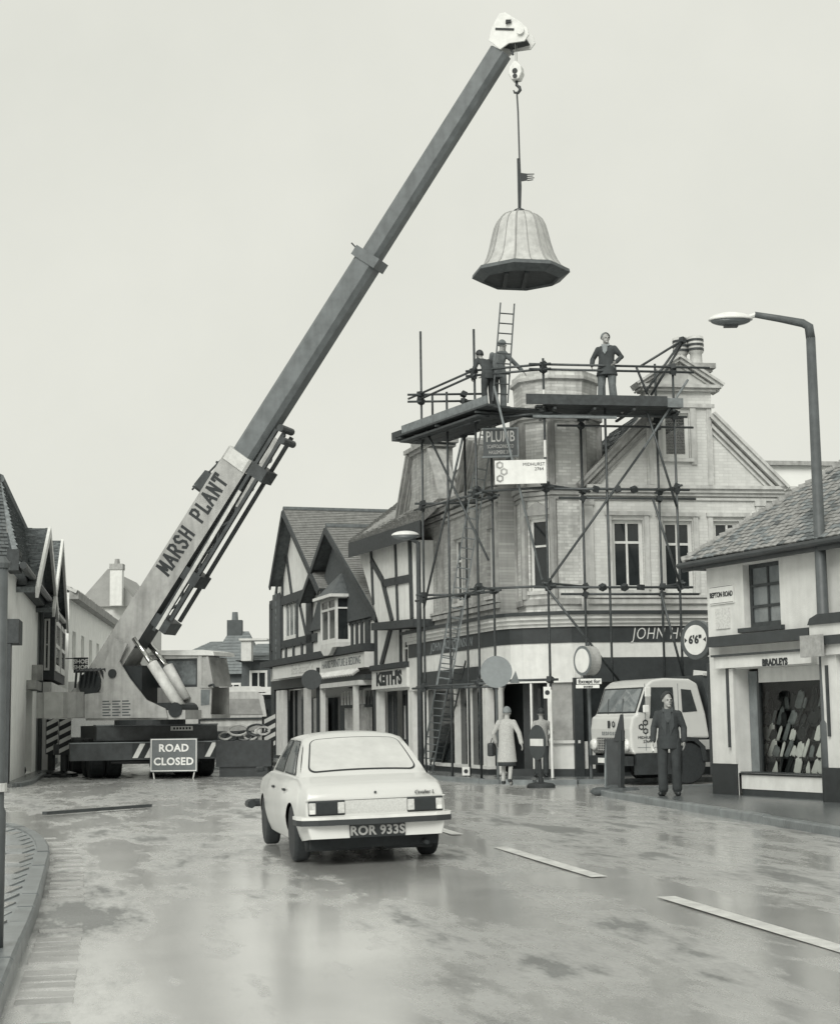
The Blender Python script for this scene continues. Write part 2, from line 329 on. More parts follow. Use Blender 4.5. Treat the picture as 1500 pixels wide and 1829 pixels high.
# ================================================================ GROUND
RC, RD = Vector((.2, 21.09)), Vector((-.1955, .9807))       # centre line of the road and its direction
RN = Vector((RD.y, -RD.x))
def zroad(x, y):
    d = (Vector((x, y)) - RC).dot(RN)
    k = max(0.0, min(1.0, (34 - y) / 10)) * max(0.0, min(1.0, (y + 6) / 6))
    z = .04 - (.012 * min(d, 5) if d > 0 else .025 * min(-d, 2.8))
    return z * k
def road_mat():
    m = bpy.data.materials.new('wet_asphalt'); m.use_nodes = True; t = m.node_tree; p = t.nodes['Principled BSDF']; K = t.links.new
    g = nd(t, 'ShaderNodeNewGeometry')
    def noise(sc, det=5, mp=None, rough=.6):
        n = nd(t, 'ShaderNodeTexNoise'); n.inputs['Scale'].default_value = sc; n.inputs['Detail'].default_value = det; n.inputs['Roughness'].default_value = rough
        src = g.outputs['Position']
        if mp:                                               # across / along the road, stretched
            cx = nd(t, 'ShaderNodeCombineXYZ')
            for i, (ax_, sc_) in enumerate(((RN, mp[1][0]), (RD, mp[1][1]))):
                dd = nd(t, 'ShaderNodeVectorMath', operation='DOT_PRODUCT'); dd.inputs[1].default_value = (ax_.x * sc_, ax_.y * sc_, 0); K(src, dd.inputs[0]); K(dd.outputs['Value'], cx.inputs[i])
            cx.inputs[2].default_value = mp[0]; src = cx.outputs[0]
        K(src, n.inputs['Vector']); return n.outputs['Fac']
    def rng(x, a, b, c, d):
        r = nd(t, 'ShaderNodeMapRange'); r.inputs['From Min'].default_value = a; r.inputs['From Max'].default_value = b; r.inputs['To Min'].default_value = c; r.inputs['To Max'].default_value = d; K(x, r.inputs['Value']); return r.outputs[0]
    def mth(op, a, b):
        r = nd(t, 'ShaderNodeMath', operation=op)
        for i, x in enumerate((a, b)):
            if isinstance(x, (int, float)): r.inputs[i].default_value = x
            else: K(x, r.inputs[i])
        return r.outputs[0]
    film = noise(1.0, 6, (3.7, (.75, .17, 1)), .66)              # water lies in long patches along the wheel tracks
    patch = noise(1.0, 7, (1.3, (2.6, .8, 1)), .7)
    wet = rng(mth('ADD', mth('MULTIPLY', film, .68), mth('MULTIPLY', patch, .32)), .40, .52, 0, 1)
    grain = noise(85, 3); tone = noise(.9, 6)
    K(rng(mth('ADD', wet, mth('MULTIPLY', mth('SUBTRACT', grain, .5), .5)), 0, 1, .5, .17), p.inputs['Roughness']); K(rng(wet, 0, 1, 1.6, 8.0), p.inputs['IOR'])
    c = nd(t, 'ShaderNodeMixRGB'); c.inputs[1].default_value = (.135, .14, .137, 1); c.inputs[2].default_value = (.36, .365, .352, 1); K(wet, c.inputs[0])  # paler where wet: sky sheen put into the base colour
    v = nd(t, 'ShaderNodeVectorMath', operation='SCALE'); K(c.outputs[0], v.inputs[0]); K(mth('MULTIPLY', rng(tone, .3, .7, .75, 1.2), rng(grain, .3, .7, .75, 1.25)), v.inputs['Scale']); K(v.outputs[0], p.inputs['Base Color'])
    p.inputs['Specular IOR Level'].default_value = .6
    b = nd(t, 'ShaderNodeBump'); b.inputs['Distance'].default_value = .004; K(grain, b.inputs['Height']); K(rng(wet, 0, 1, .10, .0), b.inputs['Strength'])
    b2 = nd(t, 'ShaderNodeBump'); b2.inputs['Distance'].default_value = .03; b2.inputs['Strength'].default_value = .035; K(noise(3.5, 3, (0, (1, .6, 1))), b2.inputs['Height']); K(b.outputs[0], b2.inputs['Normal'])
    K(b2.outputs[0], p.inputs['Normal'])
    return m
ROADM = road_mat()
xs = [-900, -300, -120, -60, -40, -30, -24] + [-20 + i * .8 for i in range(51)] + [24, 30, 40, 60, 120, 300, 900]
ys = [-40, -20] + [-10 + i * .8 for i in range(70)] + [50, 56, 64, 74, 90, 120, 180, 300, 600, 1600]
b = MB(); b.v = [(x, y, zroad(x, y)) for y in ys for x in xs]; W = len(xs)
b.f = [(j * W + i, j * W + i + 1, (j + 1) * W + i + 1, (j + 1) * W + i) for j in range(len(ys) - 1) for i in range(W - 1)]; b.m = [0] * len(b.f)
road = tag(b.obj('road', ROADM, smooth=True), 'wet asphalt street with sky reflections', kind='structure')
PAINT = mat('worn_road_paint', .52, .4, .3, 7)
def dash(y0, y1, w=.11, dx=0.0):
    b = MB(); k = 8
    def pt(i, s):
        y = y0 + (y1 - y0) * i / k; q = RC + RD * ((y - RC.y) / RD.y) + RN * (s * w + dx); return (q.x, q.y, zroad(q.x, q.y) + .006)
    for i in range(k): b.poly([pt(i, -.5), pt(i, .5), pt(i + 1, .5), pt(i + 1, -.5)])
    b.obj('lane_dash', PAINT, road)
for y0, y1 in ((-3.6, .1), (1.9, 5.4), (7.2, 9.3 + 3.5), (14.45, 18.0), (20.05, 23.5), (25.5, 28.6)): dash(y0, y1, .15)
# ---- pavements with kerb stones; each a raised slab
SLABM = mat('wet_paving', .20, .25, .3, 3, .15, 40, spec=.7); SLABB = mat('wet_paving_bed', .19, .35, .3, 3, spec=.6)
FLAGM = [mat('wet_flagstone', .26, .2, .25, 3, .12, 30, spec=.6, ior=3), mat('wet_flagstone_worn', .2, .25, .3, 3, .12, 30, spec=.6, ior=3)]
PAVEM = mat('wet_tarmac_paving', .09, .24, .35, 2.5, .25, 60, spec=.6, ior=2.2)
def kerb_run(parent, line, h0=-.06, h1=.105, w=.13, inner=1, step=.9, m=None):
    """kerb stones, one mesh each, along a polyline; inner=+1: pavement lies to the right of the run"""
    pts = [Vector(p) for p in line]; acc = [0]
    for i in range(len(pts) - 1): acc.append(acc[-1] + (pts[i + 1] - pts[i]).length)
    def P(s):
        s = max(0, min(acc[-1], s))
        for i in range(len(pts) - 1):
            if s <= acc[i + 1] + 1e-6: return pts[i].lerp(pts[i + 1], (s - acc[i]) / max(1e-6, acc[i + 1] - acc[i]))
    n = int(acc[-1] / step)
    for i in range(n):
        a, c = P(i * step + .005), P((i + 1) * step - .005); d = (c - a).normalized(); q = Vector((d.y, -d.x)) * inner
        z = h1 + random.uniform(-.006, .006)
        b = MB(); k = .018
        f = [(0, h0), (0, z - k), (k, z), (w, z), (w, h0)]
        va = [(a.x + q.x * x, a.y + q.y * x, zz) for x, zz in f]; vc = [(c.x + q.x * x, c.y + q.y * x, zz) for x, zz in f]
        b.add(va + vc, [(0, 1, 6, 5), (1, 2, 7, 6), (2, 3, 8, 7), (3, 4, 9, 8), (4, 3, 2, 1, 0), (5, 6, 7, 8, 9)])
        b.obj('kerb_stone', m or M['kerb'], parent, fix=True)
def smooth_line(pts, k=6):
    out = []
    P_ = [Vector(p) for p in pts]
    for i in range(len(P_) - 1):
        p0, p1, p2, p3 = P_[max(i - 1, 0)], P_[i], P_[i + 1], P_[min(i + 2, len(P_) - 1)]
        for j in range(k):
            t = j / k
            out.append(.5 * ((2 * p1) + (p2 - p0) * t + (2 * p0 - 5 * p1 + 4 * p2 - p3) * t * t + (3 * p1 - p0 - 3 * p2 + p3) * t ** 3))
    out.append(P_[-1]); return out
# left foreground pavement: kerb sweeps round into a side turning
KL = smooth_line([(-.1, -2), (-1.35, 4.6), (-2.05, 8.0), (-2.48, 10.2), (-2.86, 12.2), (-3.5, 15.3), (-4.2, 18.5), (-5.1, 21.4), (-6.3, 23.6), (-8.5, 25.0), (-14, 26), (-40, 27)])
b = MB(); poly = [(p.x, p.y) for p in KL] + [(-40, -2)]
b.ext([(x - .02, y) for x, y in poly][::-1], -.1, .078); pav = tag(b.obj('pavement_left', SLABB, fix=True), 'paved footway curving into the side turning', kind='structure')
kerb_run(pav, KL[:50], inner=-1)
def kx(y):
    for i in range(len(KL) - 1):
        if KL[i].y <= y <= KL[i + 1].y: return KL[i].x + (KL[i + 1].x - KL[i].x) * (y - KL[i].y) / max(1e-6, KL[i + 1].y - KL[i].y)
    return -12
y = 3.0; r = 0
while y < 22.5:                                              # flagstones laid in rows, joints open
    x0 = min(kx(y), kx(y + .6)) - .15; x = x0; first = True
    while x > x0 - 3.4:
        wd = (.3 if first else random.choice((.6, .75, .9))); first = False
        z = .088 + random.uniform(-.004, .006)
        b = MB(); b.ext([(x - wd + .008, y + .008), (x - .008, y + .008), (x - .008, y + .592), (x - wd + .008, y + .592)], .06, z)
        b.obj('flagstone', random.choice(FLAGM), pav); x -= wd
    y += .6
# channel setts along the left kerb
y = 6.0
SETT = MB().box((0, 0, 0), .30, .19, .03).obj('sett_source', mat('wet_sett', .24, .25, .35, 5, spec=.6, ior=4)).data
bpy.data.objects.remove(bpy.data.objects['sett_source'])
while y < 21.5:
    if random.random() < .35: y += .25; continue
    x = kx(y) + .20; o = link(SETT, 'channel_sett', road)
    o.location = (x, y, zroad(x, y) - .008 + random.uniform(-.004, .002)); o.rotation_euler = (random.uniform(-.02, .02), random.uniform(-.02, .02), .2 + random.uniform(-.05, .05)); y += random.uniform(.23, .27)
# right pavement in front of the draper's
KR = smooth_line([(7.3, -2), (6.3, 9), (5.62, 14.1), (4.90, 19.4), (4.28, 23.9), (3.62, 28.3), (3.3, 30.6), (3.42, 31.6), (4.1, 32.2), (7, 33.0), (14, 34.7)])
b = MB(); b.ext([(p.x + .02, p.y) for p in KR] + [(40, 40), (40, -2)], -.1, .09); pr = tag(b.obj('pavement_right', PAVEM, fix=True), 'wet footway in front of the draper shop', kind='structure')
kerb_run(pr, KR, h0=-.12)
KJ = smooth_line([(-9.6, 70), (-6.2, 60), (-3.0, 50.5), (-1.1, 44.6), (.30, 40.4), (1.35, 37.7), (1.85, 36.75), (2.5, 36.25), (3.4, 36.3), (5, 36.75), (9, 37.6), (20, 39.6)])
b = MB(); b.ext([(p.x + .02, p.y + .03) for p in KJ] + [(40, 43), (40, 120), (-8, 120)], -.1, .09); pj = tag(b.obj('pavement_corner', PAVEM, fix=True), 'footway round the corner shop', kind='structure')
kerb_run(pj, KJ, h0=-.12)
KF = smooth_line([(-40, 38.4), (-13, 38.0), (-10.2, 38.4), (-9.55, 39.6), (-10.6, 46), (-12.6, 58), (-16, 80), (-19, 100)])
b = MB(); b.ext([(p.x - .02, p.y) for p in KF] + [(-40, 100)], -.1, .09); pf = tag(b.obj('pavement_far_left', PAVEM, fix=True), 'footway beside the white houses', kind='structure')
kerb_run(pf, KF[8:], h0=-.1, inner=-1)
# ================================================================ CORNER BUILDING WITH TURRET
FR = Frame((3.69, 38.81), (.988, .156)); FL = Frame((2.05, 39.45), (.298, -.955)); FC = Frame((2.05, 39.45), (1.64, -.64))
CW = FC.o.__sub__(Vector((3.69, 38.81))).length
WR, WLm = brick('buff_brick_right', FR, .56, .50, .10, streak=.14, bump=.25), brick('buff_brick_left_shaded', FL, .38, .32, .22, streak=.4)  # left brick darker than right: the side's shade put into its colour
bd = thing('corner_shop_building', 'pale brick corner shop with turret stump, gables and dark shop fascia', 'building', (3.3, 40, 0))
# -- right facade, first floor
hr = [(.95, 1.72, 4.50, 6.20), (2.22, 2.96, 4.42, 6.18), (3.50, 4.24, 4.42, 6.18)]
MB().wall(FR, .15, 5.6, 3.9, 6.98, hr).fbox(FR, 5.6, 5.9, -6, -.01, .1, 7.0).obj('wall_right', WR, bd)
for a in hr: window(FR, *a, bd, n=-.10, bar=.085, nv=1, hor=(.68,), sill=.10)
b = MB()
for a in hr: b.fbox(FR, a[0] - .14, a[0] - .02, 0, .05, a[2], a[3] + .1); b.fbox(FR, a[1] + .02, a[1] + .14, 0, .05, a[2], a[3] + .1); b.fbox(FR, a[0] - .18, a[1] + .18, 0, .08, a[3] + .101, a[3] + .2)
pieces(b, 'window_surround', M['stone'], bd)
b = MB()
for i, (z0, z1, p) in enumerate(((6.68, 6.74, .05), (6.78, 6.86, .08), (6.86, 6.95, .14), (6.95, 7.03, .20), (4.16, 4.28, .07), (4.30, 4.36, .11))): b.fbox(FR, .3, 5.75, .002, p, z0, z1)
pieces(b, 'string_course', M['stone'], bd)
b = MB()
for s in (.36, 4.7): b.fbox(FR, s - .11, s + .11, .001, .06, 4.36, 6.68); b.fbox(FR, s - .14, s + .14, .001, .085, 6.55, 6.679)
pieces(b, 'pilaster', M['stone'], bd)
# -- right gable with its raised centre
MB().prism(FR, [(.15, 7.03), (5.45, 7.03), (3.45, 8.92), (1.95, 8.92)], -.3, 0).obj('gable_wall', WR, bd)
ha = [(2.27, 2.93, 7.70, 8.83)]
MB().wall(FR, 1.86, 3.52, 7.04, 9.36, ha, n=.10, deep=.16).fbox(FR, 1.86, 3.52, -.6, -.12, 8.92, 9.36).fbox(FR, 1.86, 1.9, -.6, .099, 7.04, 9.36).fbox(FR, 3.48, 3.52, -.6, .099, 7.04, 9.36).obj('gable_centre', WR, bd)
window(FR, *ha[0], bd, n=.03, bar=.09, nv=1, sill=.2, hor=())
b = MB()
b.fbox(FR, 2.10, 2.24, .101, .15, 7.55, 8.95); b.fbox(FR, 2.96, 3.10, .101, .15, 7.55, 8.95); b.fbox(FR, 1.80, 3.58, .101, .17, 8.96, 9.05); b.fbox(FR, 1.76, 3.62, -.3, .2, 9.361, 9.44); b.fbox(FR, 1.70, 3.70, -.3, .27, 9.44, 9.52)
b.fbox(FR, 1.9, 2.0, .101, .13, 7.05, 8.96); b.fbox(FR, 3.38, 3.48, .101, .13, 7.05, 8.96)
pieces(b, 'entablature', M['stone'], bd)
MB().prism(FR, [(1.80, 9.52), (3.62, 9.52), (2.71, 10.10)], -.3, .10).obj('pediment', M['stone'], bd)
def rake(fr, p0, p1, parts, n1, name='raking_cornice', mtl=None):
    """sloping moulding; parts: (offset below the line, thickness, projection)"""
    b = MB(); d = Vector((p1[0] - p0[0], p1[1] - p0[1])).normalized(); q = Vector((-d.y, d.x))
    if q.y < 0: q = -q
    for off, t, pr in parts:
        k = [(p0[0] + q.x * (off), p0[1] + q.y * off), (p1[0] + q.x * off, p1[1] + q.y * off), (p1[0] + q.x * (off + t), p1[1] + q.y * (off + t)), (p0[0] + q.x * (off + t), p0[1] + q.y * (off + t))]
        b.prism(fr, k if d.x > 0 else k[::-1], n1, pr)
    return b.obj(name, mtl or M['stone'], bd, fix=True)
RK = [(0, .07, .26), (-.10, .1, .20), (-.22, .07, .10), (-.32, .05, .05)]
rake(FR, (1.62, 9.50), (2.71, 10.20), [(0, .06, .30), (-.08, .08, .24), (-.16, .05, .15)], -.3); rake(FR, (3.80, 9.50), (2.71, 10.20), [(0, .06, .30), (-.08, .08, .24), (-.16, .05, .15)], -.3)
rake(FR, (.12, 7.0), (1.86, 8.72), RK, -.3, mtl=M['stone_d']); rake(FR, (5.36, 6.98), (3.52, 8.80), RK, -.3)
# -- roof behind the right gable
g0, g1, rp0 = FR(-.1, -.25, 6.9), FR(5.6, -.25, 6.9), FR(2.72, -.25, 9.45)
b = MB(); off = FR(0, -5.5, 0) - FR(0, 0, 0)
slab(b, g0, g0 + off, rp0, rp0 + off, .1); slab(b, g1, g1 + off, rp0, rp0 + off, .1); b.obj('roof', M['slate'], bd, fix=True)
b = MB(); courses(b, g1, g1 + off, rp0, rp0 + off, .2, .26, .02); courses(b, g0 + off, g0, rp0 + off, rp0, .2, .26, .02); tag(b.obj('roof_slates', M['slate'], bd), None, kind='stuff')
# chimney with banded pots
b = MB(); b.fbox(FR, 3.05, 3.78, -1.5, -.75, 7.6, 10.05); b.fbox(FR, 2.97, 3.86, -1.58, -.67, 10.05, 10.13); b.fbox(FR, 2.9, 3.93, -1.65, -.6, 10.13, 10.26); ch = b.obj('chimney', M['stone_d'], bd)
for s, n_ in ((3.22, -1.2), (3.56, -1.02)):
    c = FR(s, n_, 10.23); b = MB(); b.lathe([(.19, 0), (.16, .06), (.15, .34), (.19, .38), (.2, .78), (.17, .80), (.15, .6)], 16, c); o = b.obj('chimney_pot', M['stone'], ch, smooth=True)
    b = MB()
    for k in range(3): b.lathe([(.206, .42 + k * .12), (.206, .48 + k * .12)], 16, c)
    b.obj('dark_band', M['dark'], o)
# -- left facade
hl = [(-1.28, -.62, 4.50, 6.20), (-3.95, -3.25, 4.50, 6.22), (-6.6, -5.9, 4.50, 6.22)]
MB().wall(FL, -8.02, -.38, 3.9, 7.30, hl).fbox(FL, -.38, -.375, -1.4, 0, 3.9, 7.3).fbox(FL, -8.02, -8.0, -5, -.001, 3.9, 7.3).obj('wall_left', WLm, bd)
for a in hl: window(FL, *a, bd, n=-.10, bar=.07, nv=1, hor=(.66,), sill=.08)
b = MB()
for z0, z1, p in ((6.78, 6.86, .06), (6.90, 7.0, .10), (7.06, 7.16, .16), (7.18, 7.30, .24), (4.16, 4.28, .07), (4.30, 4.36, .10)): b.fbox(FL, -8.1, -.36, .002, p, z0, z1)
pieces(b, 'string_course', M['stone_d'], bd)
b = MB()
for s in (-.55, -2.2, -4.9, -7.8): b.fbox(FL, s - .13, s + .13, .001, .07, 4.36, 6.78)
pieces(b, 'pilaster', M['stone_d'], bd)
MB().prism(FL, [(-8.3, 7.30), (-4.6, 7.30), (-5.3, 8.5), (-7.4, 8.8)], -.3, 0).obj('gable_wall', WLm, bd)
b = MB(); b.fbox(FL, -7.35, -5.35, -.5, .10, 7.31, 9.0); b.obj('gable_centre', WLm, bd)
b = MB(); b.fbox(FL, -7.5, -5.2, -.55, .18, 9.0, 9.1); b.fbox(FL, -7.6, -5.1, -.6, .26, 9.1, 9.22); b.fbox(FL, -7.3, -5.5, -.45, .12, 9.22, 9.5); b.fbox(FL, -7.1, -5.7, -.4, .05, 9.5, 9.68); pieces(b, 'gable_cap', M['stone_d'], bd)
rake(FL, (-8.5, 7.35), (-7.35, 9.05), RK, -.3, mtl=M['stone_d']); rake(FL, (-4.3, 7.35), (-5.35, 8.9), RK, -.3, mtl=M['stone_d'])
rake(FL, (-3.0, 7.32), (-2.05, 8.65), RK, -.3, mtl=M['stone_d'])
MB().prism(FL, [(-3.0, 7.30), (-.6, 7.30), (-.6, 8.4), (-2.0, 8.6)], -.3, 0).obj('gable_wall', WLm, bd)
# slate slope between the two left gables
e0, e1 = FL(-8.3, -.15, 7.32), FL(-.7, -.15, 7.32); t0, t1 = FL(-8.3, -2.2, 8.75), FL(-.7, -2.2, 8.75)
b = MB(); slab(b, e0, e1, t0, t1, .1); courses(b, e0, e1, t0, t1, .11, .26, .03); slab(b, FL(-8.3, -4.3, 7.32), FL(-.7, -4.3, 7.32), t0, t1, .1); tag(b.obj('left_roof_slates', M['slate'], bd), None, kind='stuff')
b = MB()
for i in range(30):
    s = -8.2 + i * .25; b.prism(FL, [(s, 8.74), (s + .2, 8.74), (s + .1, 8.93)], -2.23, -2.18)
b.fbox(FL, -8.3, -.7, -2.26, -2.15, 8.70, 8.76); b.obj('ridge_cresting', M['tiled'], bd)
# -- octagonal corner turret
T = at(990, 680, 39.8); TX, TY = T.x, T.y
def octa(r, z, k0=math.radians(-90 - 11.5)): return [(TX + r * math.cos(k0 + i * math.pi / 4), TY + r * math.sin(k0 + i * math.pi / 4), z) for i in range(8)]
def octring(b, r0, z0, r1, z1, mi=0):
    a, c = octa(r0, z0), octa(r1, z1); b.add(a + c, [(i, (i + 1) % 8, 8 + (i + 1) % 8, 8 + i) for i in range(8)], mi)
def facet(i, r=1.04):
    p, q = octa(r, 0)[i], octa(r, 0)[(i + 1) % 8]; return Frame(p[:2], (q[0] - p[0], q[1] - p[1])), (Vector(q) - Vector(p)).length
TB = [brick('turret_brick', facet(0)[0], .58, .48, .25, streak=.35), brick('turret_brick_side', facet(7)[0], .58, .48, .25, streak=.35)]
tw = MB()
for i in range(8):
    fr, ln = facet(i); holes = [(.14, ln - .12, 4.5, 6.25)] if i == 7 else []
    tw.wall(fr, 0, ln, 3.9, 9.35, holes, deep=.16)
    if holes: window(fr, *holes[0], bd, n=-.08, bar=.07, nv=0, hor=(.62,), sill=.06)
tu = tw.obj('turret_wall', TB[0], bd)
b = MB()
for z0, z1, p in ((6.70, 6.78, 1.09), (6.80, 6.90, 1.13), (6.92, 7.04, 1.18), (8.62, 8.70, 1.10), (8.70, 8.85, 1.16), (4.16, 4.3, 1.10)):
    octring(b, 1.02, z0, p, z0); octring(b, p, z0, p, z1); octring(b, p, z1, 1.02, z1)
pieces(b, 'turret_mouldings', M['stone_d'], bd)
b = MB()
for i in range(8):
    p = octa(1.05, 0)[i]; b.lathe([(.10, 4.3), (.10, 6.7)], 8, (p[0], p[1], 0)); b.lathe([(.09, 7.04), (.09, 8.62)], 8, (p[0], p[1], 0))
pieces(b, 'turret_shaft', M['stone_d'], bd)
b = MB(); fr7, ln7 = facet(7); b.prism(fr7, [(.02, 6.32), (ln7 - .02, 6.32), (ln7 - .02, 6.42), (ln7 / 2, 6.66), (.02, 6.42)], 0, .1); b.obj('window_hood', M['stone_d'], bd)
b = MB(); octring(b, 1.04, 9.35, 1.06, 9.62); octring(b, 1.06, 9.62, 1.14, 9.66); octring(b, 1.14, 9.66, 1.14, 9.74); octring(b, 1.14, 9.74, 1.08, 9.76); octring(b, 1.08, 9.76, 1.08, 9.88); octring(b, 1.08, 9.88, .86, 9.89); octring(b, .86, 9.89, .86, 8.9)
b.obj('turret_parapet', TB[1], bd)
b = MB(); b.poly(octa(.87, 9.2)); b.obj('turret_floor', M['wood'], bd)
# -- shop front: cornice, fascia and windows bend round the corner
def bend(n):                                                  # ground plan line of the shop front, offset n outwards
    a = [FL(-8.0, n, 0), FL(-.55, n, 0)]; c = [FR(.55, n, 0), FR(5.6, n, 0)]
    mid = [FC(CW * k, n + .0, 0) for k in (.25, .5, .75)]
    pts = a + [FL(-.55, n, 0).lerp(mid[0], .5) * .4 + FC(.12, n, 0) * .6] + mid + [FC(CW - .1, n, 0)] + c
    return [(p.x, p.y) for p in pts]
def band(b, n0, n1, z0, z1, mi=0):
    i, o = bend(n0), bend(n1); k = len(i)
    b.add([(x, y, z0) for x, y in o] + [(x, y, z1) for x, y in o] + [(x, y, z1) for x, y in i] + [(x, y, z0) for x, y in i],
          [(j, j + 1, k + j + 1, k + j) for j in range(k - 1)] + [(k + j, k + j + 1, 2 * k + j + 1, 2 * k + j) for j in range(k - 1)] + [(3 * k + j, 3 * k + j + 1, j + 1, j) for j in range(k - 1)] + [(0, k, 2 * k, 3 * k), (k - 1, 4 * k - 1, 3 * k - 1, 2 * k - 1)], mi); return b
band(MB(), -.3, .30, 3.90, 3.985).obj('cornice_top', M['dark'], bd)
b = MB(); band(b, -.3, .24, 3.80, 3.899); band(b, -.3, .17, 3.70, 3.80); band(b, -.3, .11, 3.62, 3.70); b.obj('cornice', M['offwhite'], bd)
band(MB(), -.3, .06, 3.24, 3.62).obj('fascia', M['dark'], bd)
band(MB(), -.3, .04, 2.30, 3.24).obj('white_frieze', M['white'], bd)
ftext(FR, 'JOHN HODGKINSON', .40, M['letters'], FR.s(1126, 1136, .06), .064, 3.43, bd, shear=.25, bold=-.004, spacing=1.1, sx=.74, left=True)
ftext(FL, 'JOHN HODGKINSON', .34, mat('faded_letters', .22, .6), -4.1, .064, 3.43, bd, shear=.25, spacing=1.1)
# chamfer: riser, ledge, pale window
MB().fbox(FC, .62, CW + .02, -.02, .03, .26, .86).obj('stall_riser', M['white'], bd)
MB().fbox(FC, .55, CW + .06, -.02, .10, .86, .93).obj('window_ledge', M['offwhite'], bd)
MB().fbox(FC, .0, CW + .05, -.1, .06, .09, .26).obj('plinth', M['dark'], bd)
MB().fbox(FC, 1.10, CW - .06, -.06, -.03, .93, 2.30).obj('shop_window_pane', M['glassl'], bd)
MB().fbox(FC, .62, 1.04, -.5, -.46, .93, 2.30).obj('shop_window_pane', M['glass'], bd)
b = MB()
for s, w_ in ((1.04, .06), (.60, .05), (CW - .03, .07)): b.fbox(FC, s - w_ / 2, s + w_ / 2, -.08, .02, .93, 2.3)
pieces(b, 'window_frame', M['white'], bd)
MB().fbox(FC, .12, .56, -.9, -.85, .1, 2.3).obj('shop_door', M['dark'], bd)
MB().fbox(FC, .1, .62, -.9, -.0, .092, .13).obj('door_step', M['stone_d'], bd)
b = MB(); c = FL(-.62, -.05, 0); b.lathe([(.13, .1), (.13, .16), (.095, .2), (.085, 2.12), (.11, 2.2), (.12, 2.31)], 16, c); b.obj('shop_column', M['stone'], bd, smooth=True)
# left shop front
MB().fbox(FL, -7.9, -1.55, -.16, -.12, .30, 2.62).obj('shop_window_pane', M['glass'], bd)
MB().fbox(FL, -7.9, -1.4, -.2, .03, .09, .22).obj('plinth', M['dark'], bd); MB().fbox(FL, -7.9, -1.4, -.2, .05, .22, .30).obj('window_ledge', M['white'], bd)
b = MB()
for s, w_ in ((-7.85, .2), (-6.75, .07), (-3.95, .13), (-2.95, .05), (-1.72, .10), (-1.50, .10)): b.fbox(FL, s - w_ / 2, s + w_ / 2, -.18, .02, .30, 2.62)
pieces(b, 'window_frame', M['white'], bd)
MB().fbox(FL, -7.0, -1.9, .041, .1, 2.32, 2.78).obj('blind_box', M['dark'], bd)
MB().fbox(FL, -1.42, -.05, -1.2, -1.15, .1, 2.3).obj('door_recess', M['dark'], bd)
# right shop front: dark window, white stanchion, stall riser
MB().fbox(FR, .05, 5.4, -.12, -.08, .9, 2.85).obj('shop_window_pane', M['glass'], bd)
MB().fbox(FR, .05, 5.4, -.12, .02, .26, .9).obj('stall_riser', M['white'], bd); MB().fbox(FR, .05, 5.5, -.12, .05, .09, .26).obj('plinth', M['dark'], bd)
b = MB(); b.fbox(FR, 2.02, 2.16, -.1, .06, .9, 2.9); b.fbox(FR, 2.16, 5.4, -.1, .055, 2.58, 2.66); b.fbox(FR, -.06, .06, -.1, .07, .26, 2.9, 0); pieces(b, 'window_frame', M['white'], bd)
MB().fbox(FR, -.12, .1, -.1, .09, .09, 2.4).obj('corner_post', M['dark'], bd)
MB().fbox(FR, .12, 5.4, .041, .07, 2.30, 2.88).obj('blind_box', M['dark'], bd)
# unseen solid core added so that no light leaks through the shop
MB().ext([(2.6, 41.0), (4.2, 40.6), (8.6, 41.4), (8.0, 47), (.6, 47.4)], .1, 7.2).obj('light_stop_core', M['dark'], bd)
# ================================================================ HALF-TIMBERED ROW ALONG THE STREET (same line as the corner shop's left side)
PLAST = mat('white_plaster', .66, .8, .10, 4, .2, 30, streak=.12); TH = mat('hung_tile', .07, .8, .35, 10)
def strut(b, fr, p, q, n0, n1, w_=.16):
    d = (Vector(q) - Vector(p)).normalized(); k = Vector((-d.y, d.x)) * w_ / 2
    pts = [(p[0] - k.x, p[1] - k.y), (q[0] - k.x, q[1] - k.y), (q[0] + k.x, q[1] + k.y), (p[0] + k.x, p[1] + k.y)]
    b.prism(fr, pts, n0, n1)
# ---- narrow jettied house with the KEITH'S sign
kh = thing('jettied_timber_house', "narrow jettied timber-framed house with white plaster and the KEITH'S sign", 'building', FL(-10, -2, 0))
JN = .55                                                     # how far the upper floor oversails
s0, s1 = FL.s(672, 1300), -8.03
MB().wall(FL, s0, s1, .09, 4.35, [(s0 + .25, s1 - .25, .25, 2.35), (-8.75, -8.25, 2.95, 4.15)]).fbox(FL, s0, s0 + .05, -5, -.01, .09, 4.35).obj('ground_wall', PLAST, kh)
jl, jr = FL.sz(640, 985, JN), FL.sz(738, 965, JN); jb = FL.sz(676, 1112, JN); jbr = FL.sz(738, 1106, JN)
MB().prism(FL, [(jb[0], jb[1]), (jbr[0] + .1, jbr[1]), (jr[0] + .1, jr[1]), (jl[0], jl[1])], -2.5, JN).obj('upper_wall', PLAST, kh, fix=True)
b = MB()
def pxs(fr, pts, n): return [fr.sz(u, v, n) for u, v in pts]
for a, c, w_ in (((664, 985), (668, 1080), .12), ((707, 970), (712, 1110), .12), ((733, 962), (737, 1105), .22), ((664, 1000), (684, 1035), .2), ((684, 1035), (702, 1110), .22), ((686, 1042), (733, 1033), .22)):
    strut(b, FL, FL.sz(*a, JN), FL.sz(*c, JN), JN + .002, JN + .05, w_)
pieces(b, 'timber', M['timber'], kh)
b = MB(); p, q = FL.sz(672, 1113, JN), FL.sz(740, 1107, JN); b.prism(FL, [(p[0] - .3, p[1] - .2), (q[0] + .1, q[1] - .2), (q[0] + .1, q[1] + .02), (p[0] - .3, p[1] + .02)], -.1, JN + .08); b.obj('jetty_beam', M['timber'], kh, fix=True)
